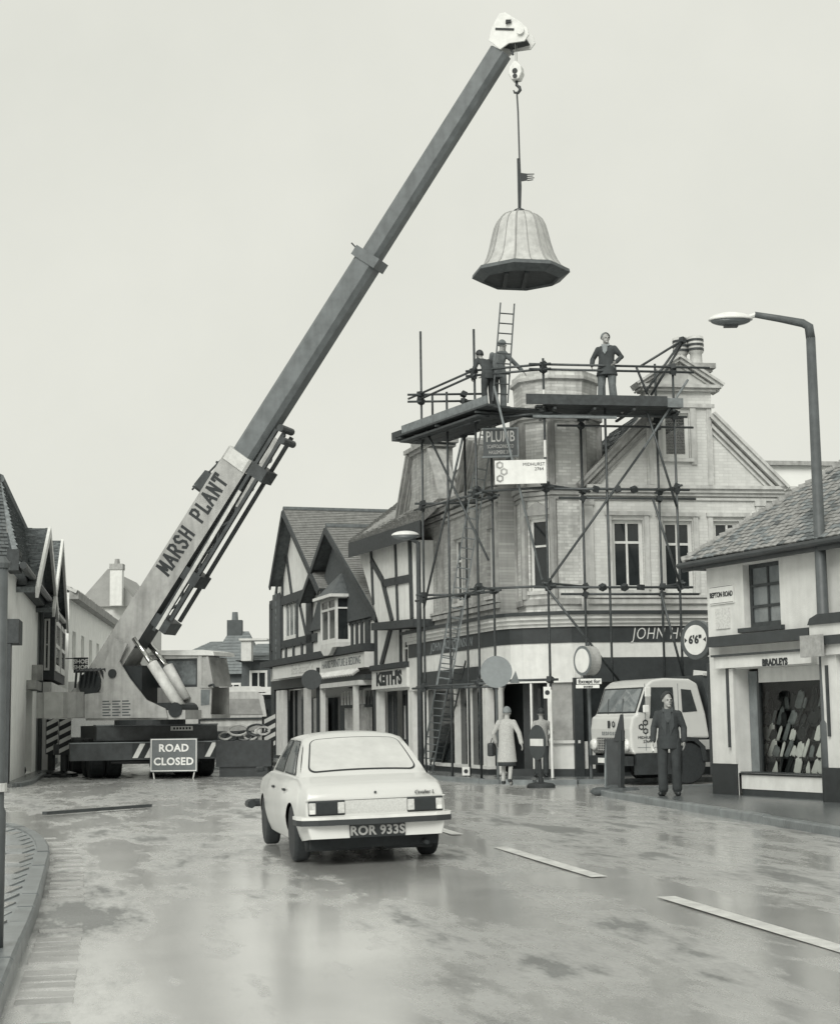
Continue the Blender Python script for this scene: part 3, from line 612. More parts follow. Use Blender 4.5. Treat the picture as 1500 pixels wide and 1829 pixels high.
b = MB(); strut(b, FL, FL.sz(700, 1120, 0), FL.sz(682, 1190, 0), .002, .05, .26); strut(b, FL, (s0 + .12, 2.9), (s0 + .12, 4.3), .002, .05, .25); strut(b, FL, (-8.88, 2.7), (-8.88, 4.3), .002, .05, .16); pieces(b, 'timber', M['timber'], kh)
window(FL, -8.75, -8.25, 2.95, 4.15, kh, n=-.02, bar=.08, nv=0, hor=(.5,))
b = MB(); a = FL.sz(668, 1199, .1), FL.sz(735, 1226, .1); SB = b.fbox(FL, s0 - .05, -8.0, .0, .12, 2.42, 2.98).obj('sign_board', M['white'], kh)
ftext(FL, "KEITH'S", .52, M['ink'], (s0 - 8.0) / 2, .125, 2.70, kh, bold=.03, sx=1.55)
MB().fbox(FL, s0 - .05, -8.0, -.01, .2, 2.99, 3.15).obj('shop_beam', M['timber'], kh)
window(FL, s0 + .25, -10.6, .25, 2.35, kh, n=-.3, bar=.1, nv=2, fm=M['timber'], gm=M['glass'])
window(FL, -10.55, -9.6, .25, 2.35, kh, n=-.5, bar=.12, nv=0, fm=M['timber'], gm=M['glass'], name='shop_door')
MB().fbox(FL, -10.25, -10.17, -.499, -.47, .9, 1.9).obj('door_notice', M['offwhite'], kh); MB().fbox(FL, -10.02, -9.94, -.499, -.47, 1.0, 1.95).obj('door_notice', M['offwhite'], kh)
window(FL, -9.55, -8.27, .25, 2.35, kh, n=-.3, bar=.1, nv=1, fm=M['timber'], gm=M['glass'])
# roof of the jettied house, with a deep dark eave board
E0, E1 = at(627, 968, 51.2), at(745, 925, 46.0); E0.z = E1.z = (E0.z + E1.z) / 2 - .05
_a, _c = FL.sz(622, 968, JN + .35), FL.sz(750, 926, JN + .35); E0, E1 = FL(_a[0], JN + .35, _a[1]), FL(_c[0], JN + .35, _c[1])
_a = FL.sz(726, 886, -2.2); T0, T1 = FL(_a[0], -2.2, _a[1]), FL(-6.9, -2.2, _a[1] + .1)
b = MB(); slab(b, E0, E1, T0, T1, .12); b.obj('roof', M['tile2'], kh, fix=True)
b = MB(); courses(b, E0, E1, T0, T1, .11, .18, .02); tag(b.obj('roof_tiles', M['tile2'], kh), None, kind='stuff')
b = MB(); b.hexa([E0 - Vector((0, 0, .5)), E1 - Vector((0, 0, .5)), E1 - Vector((0, 0, .5)) + (T1 - E1) * .02, E0 - Vector((0, 0, .5)) + (T0 - E0) * .02, E0 - Vector((0, 0, .05)), E1 - Vector((0, 0, .05)), E1 + (T1 - E1) * .02 - Vector((0, 0, .05)), E0 + (T0 - E0) * .02 - Vector((0, 0, .05))])
b.obj('eave_board', M['timber'], kh, fix=True)
b = MB(); b.fbox(FL, -8.6, -7.9, -3.6, -3.0, 8.0, 9.7); b.obj('chimney', M['stone_d'], kh)
# ---- double-gabled furniture shop
hs_ = thing('timbered_furniture_shop', 'half-timbered two-gabled furniture shop with white signboard and oriel window', 'building', FL(-19, -3, 0))
sa, sm_, sb = FL.s(484, 1180), FL.s(560, 1050), s0 - .02
MB().wall(FL, sa, sb, .09, 3.1, [(sa + .6, sb - .3, .2, 2.75)]).fbox(FL, sa, sa + .05, -6, -.01, .09, 6).obj('shop_wall', M['dark'], hs_)
MB().wall(FL, sa, sb, 3.1, 6.25, [(-24.7, -22.6, 4.6, 6.1)]).obj('upper_wall', PLAST, hs_)
# gables: (left foot, apex, right foot) in wall coordinates
GN = .45
ap1, ap2 = FL.sz(506, 910, GN), FL.sz(582, 941, GN); lf1 = FL.sz(483, 1045, GN)
g1 = [(sa, 6.2), (2 * ap1[0] - sa + .3, 6.2), (ap1[0], ap1[1] - .3)]
g2l = ap2[0] - 3.9; g2r = ap2[0] + 6.3
MB().prism(FL, g1, -.3, 0).obj('gable_wall', PLAST, hs_, fix=True)
MB().prism(FL, [(g2l, 4.7), (g2r, 4.7), (ap2[0], ap2[1] - .2)], -.3, .1).obj('gable_wall', TH, hs_, fix=True)
def gable_roof(apx, lf, rt_, zf, depth, n_out, name):
    """two slopes from ridge to feet, ridge running back from the street"""
    A, B_ = FL(apx[0], n_out, apx[1]), FL(apx[0], -depth, apx[1])
    for s_, zz in ((lf, zf[0]), (rt_, zf[1])):
        e0, e1 = FL(s_, n_out, zz), FL(s_, -depth, zz)
        b = MB(); slab(b, e0, e1, A, B_, .1); b.obj('roof', M['tiled'], hs_, fix=True)
        b = MB(); courses(b, e0, e1, A, B_, .15, .3, .03, .12); tag(b.obj('roof_tiles', mat('weathered_roof_tile', .24, .8, .3, 5), hs_), None, kind='stuff')
        b = MB(); b.beam(FL(s_, n_out + .03, zz - .14), FL(apx[0], n_out + .03, apx[1] - .12), .06, .2, (0, 0, 1)); b.obj('barge_board', M['timber'], hs_)
    b = MB(); b.tube(A, B_, .12, 8); b.obj('ridge_tile', M['tiled'], hs_)
gable_roof(ap1, lf1[0], 2 * ap1[0] - sa + 1.3, (lf1[1], 6.0), 9, GN, 'a')
gable_roof(ap2, g2l, g2r, (5.8, 4.6), 8.5, GN, 'b')
b = MB()
for p_, q_, w_ in (((sa, 6.15), (sm_ + .6, 6.15), .34), ((sa, 4.45), (sm_ + .6, 4.45), .3), ((sa + .15, 3.6), (sa + .15, 6.2), .4), ((-25.0, 4.6), (-25.0, 6.0), .18), ((-22.4, 4.6), (-22.4, 6.0), .18), ((-26.6, 4.6), (-25.3, 6.0), .16), ((-20.9, 4.6), (-22.1, 6.0), .16),
                   ((-26.2, 6.3), (-25.1, 8.6), .18), ((-23.3, 6.3), (-24.6, 8.6), .18), ((-24.9, 6.3), (-24.9, 8.9), .18), ((-25.6, 3.7), (-25.6, 4.4), .2), ((-24.3, 3.7), (-24.3, 4.4), .2), ((-23.0, 3.7), (-23.0, 4.4), .2), ((-21.6, 3.7), (-21.6, 4.4), .2), ((-20.4, 3.5), (-20.4, 6.2), .9),
                   ((-15.0, 3.7), (-15.0, 5.2), .18), ((-14.4, 3.7), (-14.4, 5.1), .18), ((-13.8, 3.7), (-13.8, 5.0), .18), ((-13.2, 3.7), (-13.2, 4.9), .2), ((-12.5, 3.7), (-12.5, 4.8), .5), ((-15.4, 4.75), (sb, 4.75), .3)):
    strut(b, FL, p_, q_, .002, .06, w_)
pieces(b, 'timber', M['timber'], hs_)
b = MB(); b.fbox(FL, sa, sb, -.05, .45, 3.62, 3.86); b.obj('jetty_beam', M['timber'], hs_)
MB().fbox(FL, FL.s(487, 1120, .1), FL.s(500, 1120, .1), .062, .1, 3.87, 6.5).obj('vertical_sign', mat('dim_sign', .07, .7), hs_)
put_text('F\nU\nR\nN\nI\nT\nU\nR\nE', .30, mat('dim_letters', .20, .7), (-FL.n.x, -FL.n.y, 0) if False else (FL.d.x, FL.d.y, 0), (0, 0, 1), (FL.n.x, FL.n.y, 0), FL(FL.s(493, 1120, .1), .104, 5.2), hs_)
window(FL, -24.7, -22.6, 4.6, 6.1, hs_, n=-.03, bar=.12, nv=2, gm=M['glassp'])
# oriel window with its own little roof
ow = MB(); N1 = .5; of0, of1 = -16.8, -14.72
zb, zt_ = FL.z(599, 1147, .5), FL.z(599, 1064, .5)
A_, B1, B2, D_ = (of0, 0), (of0 + .001, N1), (of1 - .001, N1), (of1, 0)
ori = tag(MB().ext([FL(x, n_, 0).xy for x, n_ in (A_, B1, B2, D_)], zb - .15, zb).obj('oriel_base', M['offwhite'], hs_), None)
for i, (p, q) in enumerate(((A_, B1), (B1, B2), (B2, D_))):
    P0, P1 = FL(p[0], p[1], 0), FL(q[0], q[1], 0); ofr = Frame((P0.x, P0.y), (P1.x - P0.x, P1.y - P0.y)); ln = (P1 - P0).length
    window(ofr, 0, ln, zb, zt_, hs_, n=0, bar=.11 if i == 1 else .075, nv=1 if i == 1 else 0, hor=(.74,), name='oriel_window', deep=.08)
b = MB(); ap = FL((of0 + of1) / 2 + .3, .0, zt_ + .95); rim = [FL(of0 - .2, -.1, zt_ + .01), FL(of0 - .2, N1 + .18, zt_ + .01), FL(B2[0] + .12, N1 + .18, zt_ + .01), FL(of1 + .12, -.1, zt_ + .01)]
for i in range(3): b.poly([rim[i], rim[i + 1], ap])
b.poly(rim[::-1]); b.obj('oriel_roof', M['tiled'], hs_)
b = MB(); b.beam(rim[0], rim[1], .1, .1); b.beam(rim[1], rim[2], .1, .1); b.beam(rim[2], rim[3], .1, .1); pieces(b, 'oriel_gutter', M['white'], hs_)
MB().prism(FL, [(of0 + .3, zb - .16), (B2[0], zb - .16), (B2[0] - .6, zb - .4), (of0 + .8, zb - .4)], 0, .6).obj('oriel_bracket', M['offwhite'], hs_, fix=True)
# signboard, pantile hood, entrance
MB().fbox(FL, FL.s(503, 1200), sb, .0, .35, 3.12, 3.60).obj('sign_board', M['white'], hs_)
ftext(FL, 'HARRIS FURNITURE & BEDDING', .36, mat('sign_letters', .13, .7), -14.7, .355, 3.36, hs_, sx=.98)
ftext(FL, 'Bath-Bazaar Co', .50, mat('sign_letters_faint', .46, .7), -20.2, .355, 3.36, hs_, sx=1.1)
b = MB()
for i in range(15): b.tube(FL(-17.2 + i * .34, .36, 3.08), FL(-17.26 + i * .34, .58, 2.92), .07, 8)
pieces(b, 'hood_tile', M['offwhite'], hs_)
MB().fbox(FL, -17.6, sb, -.1, .34, 2.74, 2.9).obj('entrance_hood', M['dark'], hs_); MB().fbox(FL, -17.3, -12.0, .0, .48, 2.58, 2.73).obj('awning_box', M['offwhite'], hs_)
for s_ in (-17.05, -12.7): MB().fbox(FL, s_ - .09, s_ + .09, .3, .45, .09, 2.58).obj('awning_post', M['white'], hs_)
b = MB()
for i in range(8): b.fbox(FL, -16.2 + i * .4, -16.12 + i * .4, -.1, -.05, 2.0, 2.45)
pieces(b, 'transom_slat', M['letters'], hs_)
MB().grid(lambda u, v: FL(-16.4 + 3.3 * u, -.25 + .05 * math.sin(u * 60), .3 + 1.6 * v), 80, 1).obj('shop_curtain', M['curtain'], hs_)
MB().fbox(FL, -20.2, -18.3, -.12, -.06, .5, 2.3).obj('display_panel', M['glassl'], hs_)
for s_, w_ in ((-25.7, .3), (-24.9, .25), (-21.0, .3)): MB().fbox(FL, s_ - w_, s_ + w_, -.1, .05, .2, 2.7).obj('shop_post', M['offwhite'], hs_)
MB().fbox(FL, sa + .6, sb - .3, -.4, -.3, .2, 2.75).obj('shop_window_pane', M['glass'], hs_)
# ================================================================ DRAPER'S SHOP ON THE RIGHT
FB = Frame((5.09, 28.89), (.417, -.909))
WB = mat('draper_render', .58, .8, .12, 2.5, .3, 60, streak=.14)
dr = thing('draper_shop', 'low rendered shop with clay tile roof and the BRADLEYS display window', 'building', FB(2, -2, 0))
RW = FB.s(1462, 1250)                                          # right end of the shop front
ow = (FB.s(1312, 1195), RW + .1, .47, 2.24)
uw = (FB.s(1327, 1060), FB.s(1392, 1060), 2.93, 4.02)
MB().wall(FB, 0, 8.2, .62, 4.20, [ow, uw], deep=.3).wall(FB, 0, ow[0], .09, .62).obj('front_wall', WB, dr)
FS = Frame(FB.o - Vector((.909, .417)) * -7.0, (-.909, -.417))  # side wall to the side street
FS = Frame((5.09 + .909 * 7, 28.89 + .417 * 7), (-.909, -.417))
MB().fbox(FS, 0, 6.999, -.2, 0, .09, 4.2).obj('side_wall', WB, dr)
window(FB, *uw, dr, n=-.13, bar=.07, nv=1, fm=M['timber'], gm=M['glassp'], hor=(.33, .66))
MB().fbox(FB, uw[0] - .1, uw[1] + .1, -.13, .08, uw[2] - .08, uw[2] - .003).obj('window_sill', M['dark'], dr)
# dark fascia cornice over the shop
b = MB(); b.prism(FB, [(.17, 2.64), (RW, 2.64), (RW, 2.83), (.17, 2.82)], .002, .16); b.obj('fascia_cornice', M['dark'], dr, fix=True)
MB().fbox(FB, .30, RW, .002, .12, 2.26, 2.46).obj('fascia_board', M['offwhite'], dr); MB().fbox(FB, .28, RW, .002, .17, 2.462, 2.498).obj('fascia_moulding', M['dark'], dr)
ftext(FB, 'BRADLEYS', .155, M['ink'], FB.s(1383, 1183, .12), .125, FB.z(1383, 1183, .12), dr, bold=.008, sx=.95)
MB().fbox(FB, -.005, ow[0] - .02, .001, .025, .09, .62).obj('pier_plinth', M['black'], dr)
MB().fbox(FB, ow[0] - .12, ow[0] - .001, .001, .05, .62, 2.25).obj('window_pilaster', M['offwhite'], dr)
MB().fbox(FB, ow[0] - .2, ow[0] - .125, .001, .06, .9, 2.26).obj('down_pipe', M['dark'], dr)
MB().fbox(FB, ow[0], RW + .1, -.26, -.05, .20, .44).obj('stall_riser', M['white'], dr); MB().fbox(FB, ow[0], RW + .1, -.3, -.03, .44, .49).obj('window_sill_rail', M['dark'], dr); MB().fbox(FB, ow[0], RW + .1, -.26, -.06, .09, .2).obj('riser_plinth', M['dark'], dr)
pane_poly(FB, ow[0] + .32, RW + .1, -.275, .49, 2.24).obj('display_glass', M['clear'], dr)
b = MB(); b.fbox(FB, ow[0] + .27, ow[0] + .33, -.31, -.24, .49, 2.02); b.obj('window_mullion', M['dark'], dr); MB().fbox(FB, ow[0] + .33, RW + .1, -.33, -.24, 2.0, 2.24).obj('window_transom', M['offwhite'], dr)
MB().fbox(FB, ow[0] + .01, ow[0] + .26, -.3, -.26, .49, 2.2).obj('side_glass', M['glassp'], dr)
b = MB(); b.fbox(FB, ow[0] - 1.3, RW + .3, -.98, -.93, .3, 2.4); b.obj('display_back', M['dark'], dr); MB().fbox(FB, ow[0] - 1.2, RW + .3, -.93, -.3, .40, .47).obj('display_floor', M['wood'], dr); MB().fbox(FB, ow[0] - 1.3, ow[0] - 1.2, -.93, -.31, .4, 2.4).obj('display_side', M['dark'], dr); MB().fbox(FB, RW + .1, RW + .2, -.93, -.31, .4, 2.4).obj('display_side', M['dark'], dr); MB().fbox(FB, ow[0] - 1.2, RW + .2, -.93, -.31, 2.3, 2.4).obj('display_ceiling', M['dark'], dr)
# street plate and notice
b = MB(); p, q = FB.sz(1268, 1050), FB.sz(1312, 1075); b.fbox(FB, p[0], q[0], .001, .03, q[1] - .01, p[1] + .01); stp = tag(b.obj('street_name_plate', M['white']), 'white BEPTON ROAD plate on the draper shop wall', 'street sign')
ftext(FB, 'BEPTON ROAD', .128, M['ink'], (p[0] + q[0]) / 2, .033, (p[1] + q[1]) / 2, stp, bold=.003, sx=.78)
b = MB()
for a0, a1, c0, c1 in ((p[0] + .015, q[0] - .015, p[1] - .012, p[1] - .004), (p[0] + .015, q[0] - .015, q[1] + .004, q[1] + .012)): b.fbox(FB, a0, a1, .03, .0325, c0, c1)
pieces(b, 'plate_border', M['ink'], stp)
p, q = FB.sz(1278, 1088), FB.sz(1304, 1122); tag(MB().fbox(FB, p[0], q[0], .001, .02, q[1], p[1]).obj('wall_notice', mat('pale_notice', .52, .7, .3, 30)), 'small pale notice below the BEPTON ROAD plate', 'notice')
# roof: eave board, rafters' soffit, hip at the street corner
ez = 4.18; OV = .28; ridge_z = 6.6; RUN = 2.75
def dz(s): return ez + .012 * s
def roofpt(s, k): return FB(s, OV - (OV + RUN) * k, ez + (ridge_z - ez) * k)
hipe = (-.32, 0.0); hk = lambda k: -.32 + (RUN + OV + .2) * k       # hip moves along the wall as it rises
b = MB(); b.poly([roofpt(hk(0), 0), roofpt(8.4, 0), roofpt(8.4, 1), roofpt(hk(1), 1)]); b.poly([roofpt(hk(0), 0), roofpt(hk(1), 1), FS(0, 1, ridge_z), FS(0, OV, ez)]); b.obj('roof', M['tiled'], dr)
b = MB(); b.fbox(FB, -.34, 8.4, OV - .03, OV + .01, ez - .17, ez - .01); b.fbox(FB, -.32, 8.4, 0, OV - .03, ez - .08, ez - .04); b.obj('eave_board', M['dark'], dr)
MB().fbox(FS, 0, 7.3, .0, OV, ez - .14, ez - .02).obj('eave_board', M['dark'], dr)
g_ = MB(); g_.tube(FB(-.36, OV + .06, ez - .06), FB(8.4, OV + .06, ez - .03), .055, 8); g_.obj('gutter', M['dark'], dr)
# clay tiles one by one where the camera sees them (shared meshes), the rest joined
GA, TW_, TT = .118, .178, .02
slope = (roofpt(0, 1) - roofpt(0, 0)); SLN = slope.length; sdir = slope.normalized(); along = Vector((FB.d.x, FB.d.y, 0)); nrm = along.cross(sdir).normalized()
if nrm.z < 0: nrm = -nrm
TM = []
for k in range(4):
    b = MB(); w_, l_ = TW_ - .006, GA * 1.6; rnd = random.Random(k); c_ = .008 + .004 * rnd.random()
    for j in range(3): pass
    vs = []
    for zz in (0, TT):
        for yy in (0, l_):
            for i in range(4):
                x = (i / 3 - .5) * w_; vs.append((x, yy, zz + c_ * (1 - (2 * x / w_) ** 2) + .004 * rnd.uniform(-1, 1)))
    fs = []
    for i in range(3): fs += [(8 + i, 8 + i + 1, 12 + i + 1, 12 + i), (i, i + 1, 8 + i + 1, 8 + i)]
    fs += [(0, 8, 12, 4), (3, 7, 15, 11)]
    b.add(vs, fs); o = b.obj('tile_source', M[('tile', 'tile2', 'tile2', 'tiled')[k]], fix=False); TM.append(o.data); bpy.data.objects.remove(o)
Rt = Matrix((along, sdir, nrm)).transposed()
cand = []
rows = int(SLN / GA)
for r_ in range(rows):
    k = r_ * GA / SLN; st = hk(k); s_ = st + (TW_ / 2 if r_ % 2 else TW_)
    while s_ < 5.6:
        cand.append((r_, s_, roofpt(s_, k))); s_ += TW_
def px(p):
    d = p - EYE; k = d.dot(fw); return 750 + FPX * d.dot(rt) / k, 914.5 - FPX * d.dot(up) / k
vis = [c for c in cand if px(c[2])[0] < 1515]
vis.sort(key=lambda c: c[2].y); solo = set(id(c) for c in vis[:300])
rest = MB(); rnd = random.Random(5)
for c in cand:
    me = rnd.choice(TM[:3]) if rnd.random() < .93 else TM[3]
    e = Euler((rnd.uniform(.10, .16) * -1 + .0, rnd.uniform(-.03, .03), rnd.uniform(-.025, .025))).to_matrix()
    pos = c[2] + nrm * (.022 + rnd.uniform(-.002, .004)) + sdir * rnd.uniform(-.006, .006)
    if id(c) in solo:
        o = link(me, 'roof_tile', dr); o.matrix_basis = Matrix.Translation(pos) @ (Rt @ e).to_4x4()
    else:
        R_ = Rt @ e; rest.add([pos + R_ @ v.co for v in me.vertices], [tuple(p.vertices) for p in me.polygons], rnd.randint(0, 1))
tag(rest.obj('roof_tiles', [M['tile'], M['tile2']], dr), None, kind='stuff')
# bonnet tiles up the hip
h0, h1 = roofpt(hk(0), 0), roofpt(hk(1), 1); hd = (h1 - h0).normalized(); L_ = (h1 - h0).length
BON = MB(); BON.lathe([(.085, 0), (.065, .2)], 10, (0, 0, 0), (0, 0, 1)); bo = BON.obj('bonnet_source', M['tile2'], smooth=False); BD = bo.data; bpy.data.objects.remove(bo)
i = 0
while i * .135 < L_:
    o = link(BD, 'bonnet_tile', dr); q = (hd + nrm * .16).to_track_quat('Z', 'Y') if False else (hd * 1 + Vector((0, 0, -.18))).to_track_quat('Z', 'Y')
    o.matrix_basis = Matrix.Translation(h0 + hd * (i * .135) + Vector((0, 0, .03))) @ q.to_matrix().to_4x4(); i += 1
# garments laid out in the display window
def garment(s_, z_, n_, tilt, m_, k):
    b = MB(); w_, h_ = .07 + .035 * (k % 4), .22 + .07 * (k % 3); t_ = .02
    pts = [(-w_ / 2, 0), (w_ / 2, 0), (w_ / 2, h_ * .8), (w_ * .2, h_), (0, h_ * .9), (-w_ * .2, h_), (-w_ / 2, h_ * .8)]
    R_ = Matrix.Rotation(tilt, 2); pts = [R_ @ Vector(p) for p in pts]
    b.prism(FB, [(s_ + p.x, z_ + p.y) for p in pts], n_ - t_, n_); o = b.obj('folded_garment', m_, fix=True); bevel(o, .006, 1)
    lab = {'goods': 'white folded garment propped in the BRADLEYS display window', 'goodsg': 'grey folded garment propped in the BRADLEYS display window', 'goodsd': 'dark folded garment propped in the BRADLEYS display window'}[k_]
    tag(o, lab, 'garment', 'garments in the display window')
rnd = random.Random(11); k = 0
stand = MB()
for row in range(5):
    zz = .47 + row * .27; nn = -.44 - row * .09
    b = MB(); b.fbox(FB, ow[0] - 1.1, RW + .08, nn - .05, nn + .03, zz - .03 if row else .44, zz); b.obj('display_shelf', M['goodsd'], dr)
    s_ = ow[0] - .15 - row * .12 + rnd.uniform(0, .1)
    while s_ < RW - .45:
        k_ = rnd.choice(('goods', 'goods', 'goods', 'goodsg', 'goodsd') if row < 3 else ('goodsg', 'goodsd', 'goodsd')); garment(s_, zz - .005, nn + rnd.uniform(-.015, .015), rnd.choice((-.62, -.5, -.45, -.35, -.55, 0)), M[k_], k); k += 1; s_ += rnd.uniform(.13, .20)
# next shop on the right: the edge of its front
FN = Frame(FB(RW + .34, .30, 0).xy, FB.d)
nx = thing('neighbour_shop_front', 'edge of a pale moulded shop front with dark plinth beside the lamp column', 'building', FN(1, 0, 0))
MB().fbox(FN, .12, .5, -.25, .0, .62, 2.36).fbox(FN, .5, 3, -.25, -.08, .62, 2.36).obj('shop_pilaster', M['offwhite'], nx); MB().fbox(FN, .1, 3, -.25, .04, .09, .62).obj('plinth', M['black'], nx)
MB().fbox(FN, .02, 3, -.25, .06, 2.36, 2.52).obj('frieze', M['offwhite'], nx); MB().fbox(FN, -.02, 3, -.25, .12, 2.52, 2.66).obj('cornice', M['dark'], nx); MB().fbox(FN, .0, 3, -.25, .1, 2.66, 2.84).obj('blocking', M['offwhite'], nx)
b = MB(); b.prism(FN, [(0, 2.84), (3, 2.84), (3, 3.0), (.25, 3.0), (.06, 2.94)], -.25, .14); b.obj('coping', M['dark'], nx, fix=True)
MB().fbox(FN, .26, .30, .002, .04, 1.1, 2.2).obj('pilaster_flute', M['dark'], nx)
p, q = FB.sz(1427, 1136, .5), FB.sz(1466, 1172, .5)
tag(MB().fbox(FB, p[0], q[0], .44, .5, q[1], p[1]).obj('projecting_sign', mat('blank_grey_sign', .30, .8, .25, 12)), 'small grey square sign projecting beside the lamp column', 'sign')
MB().fbox(FB, p[0] + .1, p[0] + .14, .05, .46, p[1] - .12, p[1] - .08).obj('sign_bracket', M['dark'], bpy.data.objects['projecting_sign'])
# long wall and roofline seen beyond the draper's roof
q0, q1 = at(1340, 826, 60), at(1480, 834, 60)
b = MB(); b.hexa([(q0.x - 1.2, 60, 0), (q1.x + 4, 60, 0), (q1.x + 4, 66, 0), (q0.x - 1.2, 66, 0), (q0.x - 1.2, 60, q0.z), (q1.x + 4, 60, q1.z), (q1.x + 4, 66, q1.z), (q0.x - 1.2, 66, q0.z)])
fb_ = thing('far_flat_building', 'pale flat-topped building showing beyond the draper shop roof', 'building', ((q0.x + q1.x) / 2, 62, 0)); b.obj('wall', mat('very_pale_wall', .72, .8, .05, 1), fb_)
b = MB(); b.beam(Vector((q0.x - 1.3, 59.95, q0.z)), Vector((q1.x + 4, 59.95, q1.z)), .3, .16); b.obj('coping', M['stone_d'], fb_)
# ================================================================ LEFT SIDE OF THE STREET
FW = Frame((-11.55, 48.7), (-.166, .986))                      # away from the camera, facing the street
def house(name, label, s0, s1, zt, wallm, depth=5, parent_loc=None):
    t = thing(name, label, 'building', FW((s0 + s1) / 2, -depth / 2, 0)); return t
a = thing('white_corner_house', 'white painted corner house with tiled roof and dark wall bracket', 'building', FW(-5, -3, 0))
sN, sF = FW.s(9, 1250), FW.s(66, 1250)
MB().wall(FW, sN, sF, .09, 5.2, [(-3.4, -.9, .12, 2.45)]).fbox(FW, sN, sN + .05, -7, -.01, .09, 5.2).fbox(FW, sF - .05, sF, -7, -.01, .09, 5.2).obj('wall', mat('lightened_whitewash', .86, .7, .08, 3, streak=.12), a)  # wall whiter than other paint: light missing on this side put into colour
MB().fbox(FW, -3.4, -.9, -.5, -.4, .1, 2.45).obj('shop_opening', M['stone'], a); MB().fbox(FW, -3.5, -.8, .002, .25, 2.45, 2.7).obj('opening_hood', M['stone_d'], a)
MB().fbox(FW, sN - .12, sN + 1.1, .002, .3, 3.38, 3.95).obj('wall_bracket', M['timber'], a); MB().fbox(FW, sN - .1, sN + .35, .002, .12, .1, 3.37).obj('corner_pipe', M['dark'], a)
MB().fbox(FW, sN - .2, sN + .8, .002, .28, 5.1, 5.6).obj('corner_cap', M['timber'], a)
def mono(parent, e0, e1, t0, t1, m1, gauge=.12):
    b = MB(); slab(b, e0, e1, t0, t1, .1); b.obj('roof', m1, parent, fix=True); b = MB(); courses(b, e0, e1, t0, t1, gauge, .18, .03); tag(b.obj('roof_tiles', m1, parent), None, kind='stuff')
# near slope faces the camera, street slope faces right
RZ = 8.6
RZ = 7.55; e0, e1 = FW(sN - .2, -6.0, 5.5), FW(sN - .2, .1, 5.25); t0, t1 = FW(sN + 1.5, -6.0, RZ), FW(sN + 1.5, -.35, RZ)
mono(a, e0, e1, t0, t1, M['tiled'])
mono(a, FW(sN - .2, .3, 5.25), FW(sF + .1, .3, 5.25), FW(sN + 1.5, -.35, RZ), FW(sF - .6, -.35, RZ - .3), M['tile'])
b = MB(); b.tube(FW(sN - .2, .38, 5.22), FW(sF, .38, 5.2), .09); b.tube(FW(sF - .1, .38, 5.2), FW(sF - .1, .12, 4.9), .06); b.tube(FW(sF - .1, .12, 4.9), FW(sF - .1, .12, .1), .07); pieces(b, 'gutter', M['dark'], a)
b = MB(); b.tube(FW(sN + 1.5, -6, RZ + .02), FW(sN + 1.5, -.35, RZ + .02), .12); b.tube(FW(sN + 1.5, -.35, RZ), FW(sF - .6, -.35, RZ - .3), .12); pieces(b, 'ridge_tile', M['tile'], a)
b = MB(); b.fbox(FW, -3.2, -2.2, -1.2, -.55, 6.8, 7.9); b.obj('chimney', M['stone_d'], a)
MB().fbox(FW, -1.4, -1.1, .002, .3, 2.75, 3.2).obj('wall_lamp', M['stone_d'], a)
# gabled dark houses with a projecting bay
c = thing('gabled_brick_house', 'narrow dark gabled house with projecting first-floor bay window', 'building', FW(9, -3, 0))
gs = [(sF + .02, 7.0), (7.02, 14.5)]
MB().fbox(FW, sF + .02, 14.5, -6, 0, .09, 5.0).obj('wall', M['wallfard'], c)
for (au, av), (fu, fv) in (((88, 950), (103, 1076)), ((111, 971), (121, 1098))):
    mid, zt = FW.sz(au, av, .5); s1_ = FW.s(fu, fv, .5); s0_ = 2 * mid - s1_; MB().prism(FW, [(s0_, 5.0), (s1_, 5.0), (mid, zt)], -6, .25).obj('gable_wall', M['wallfard'], c, fix=True)
    for sE in (s0_, s1_):
        mono(c, FW(sE, .5, 4.9), FW(sE, -6, 4.9), FW(mid, .5, zt + .1), FW(mid, -6, zt + .1), M['tile'])
        b = MB(); b.beam(FW(sE, .52, 4.8), FW(mid, .52, zt + .02), .08, .28); b.obj('barge_board', M['white'], c)
B0, B1_ = FW.s(76, 1150, 1.0), FW.s(104, 1150, 1.0)
bs = FW.s(77, 1150, 0); BN = .3
while FW.s(98, 1150, BN) > bs: BN += .01
be = FW.s(117, 1150, BN); by = MB().fbox(FW, bs, be, .001, BN, 2.9, 5.0).obj('bay', M['timber'], c)
for k in range(2): window(FW, bs + .3 + k * (be - bs) / 2, bs - .3 + (k + 1) * (be - bs) / 2, 3.2, 4.85, c, n=BN + .03, bar=.16, nv=0, hor=(.5,))
fb0 = FW(bs, .001, 0); fsd = Frame(fb0.xy, FW.n); window(fsd, BN * .12, BN * .6, 3.2, 4.85, c, n=.03, bar=.06, nv=0, hor=(.5,), gm=M['glassl'])
b = MB(); b.prism(FW, [(bs - .15, 5.0), (be + .15, 5.0), (be + .15, 5.1), (bs - .15, 5.1)], 0, BN + .12); b.obj('bay_cornice', M['white'], c, fix=True)
b = MB(); b.poly([FW(bs - .2, BN + .2, 5.1), FW(be + .2, BN + .2, 5.1), FW(be, .05, 5.8), FW(bs + .4, .05, 5.8)]); b.poly([FW(bs - .2, .0, 5.1), FW(bs - .2, BN + .2, 5.1), FW(bs + .4, .05, 5.8)]); b.obj('bay_roof', M['tile'], c)
MB().fbox(FW, 2.4, 13, .0, .35, 2.45, 2.8).obj('shop_fascia', M['offwhite'], c); MB().fbox(FW, 3.0, 12, .02, .1, .3, 2.3).obj('shop_window_pane', M['glass'], c); MB().fbox(FW, 2.2, 2.6, .002, .3, .09, 2.6).obj('shop_pilaster', M['offwhite'], c)
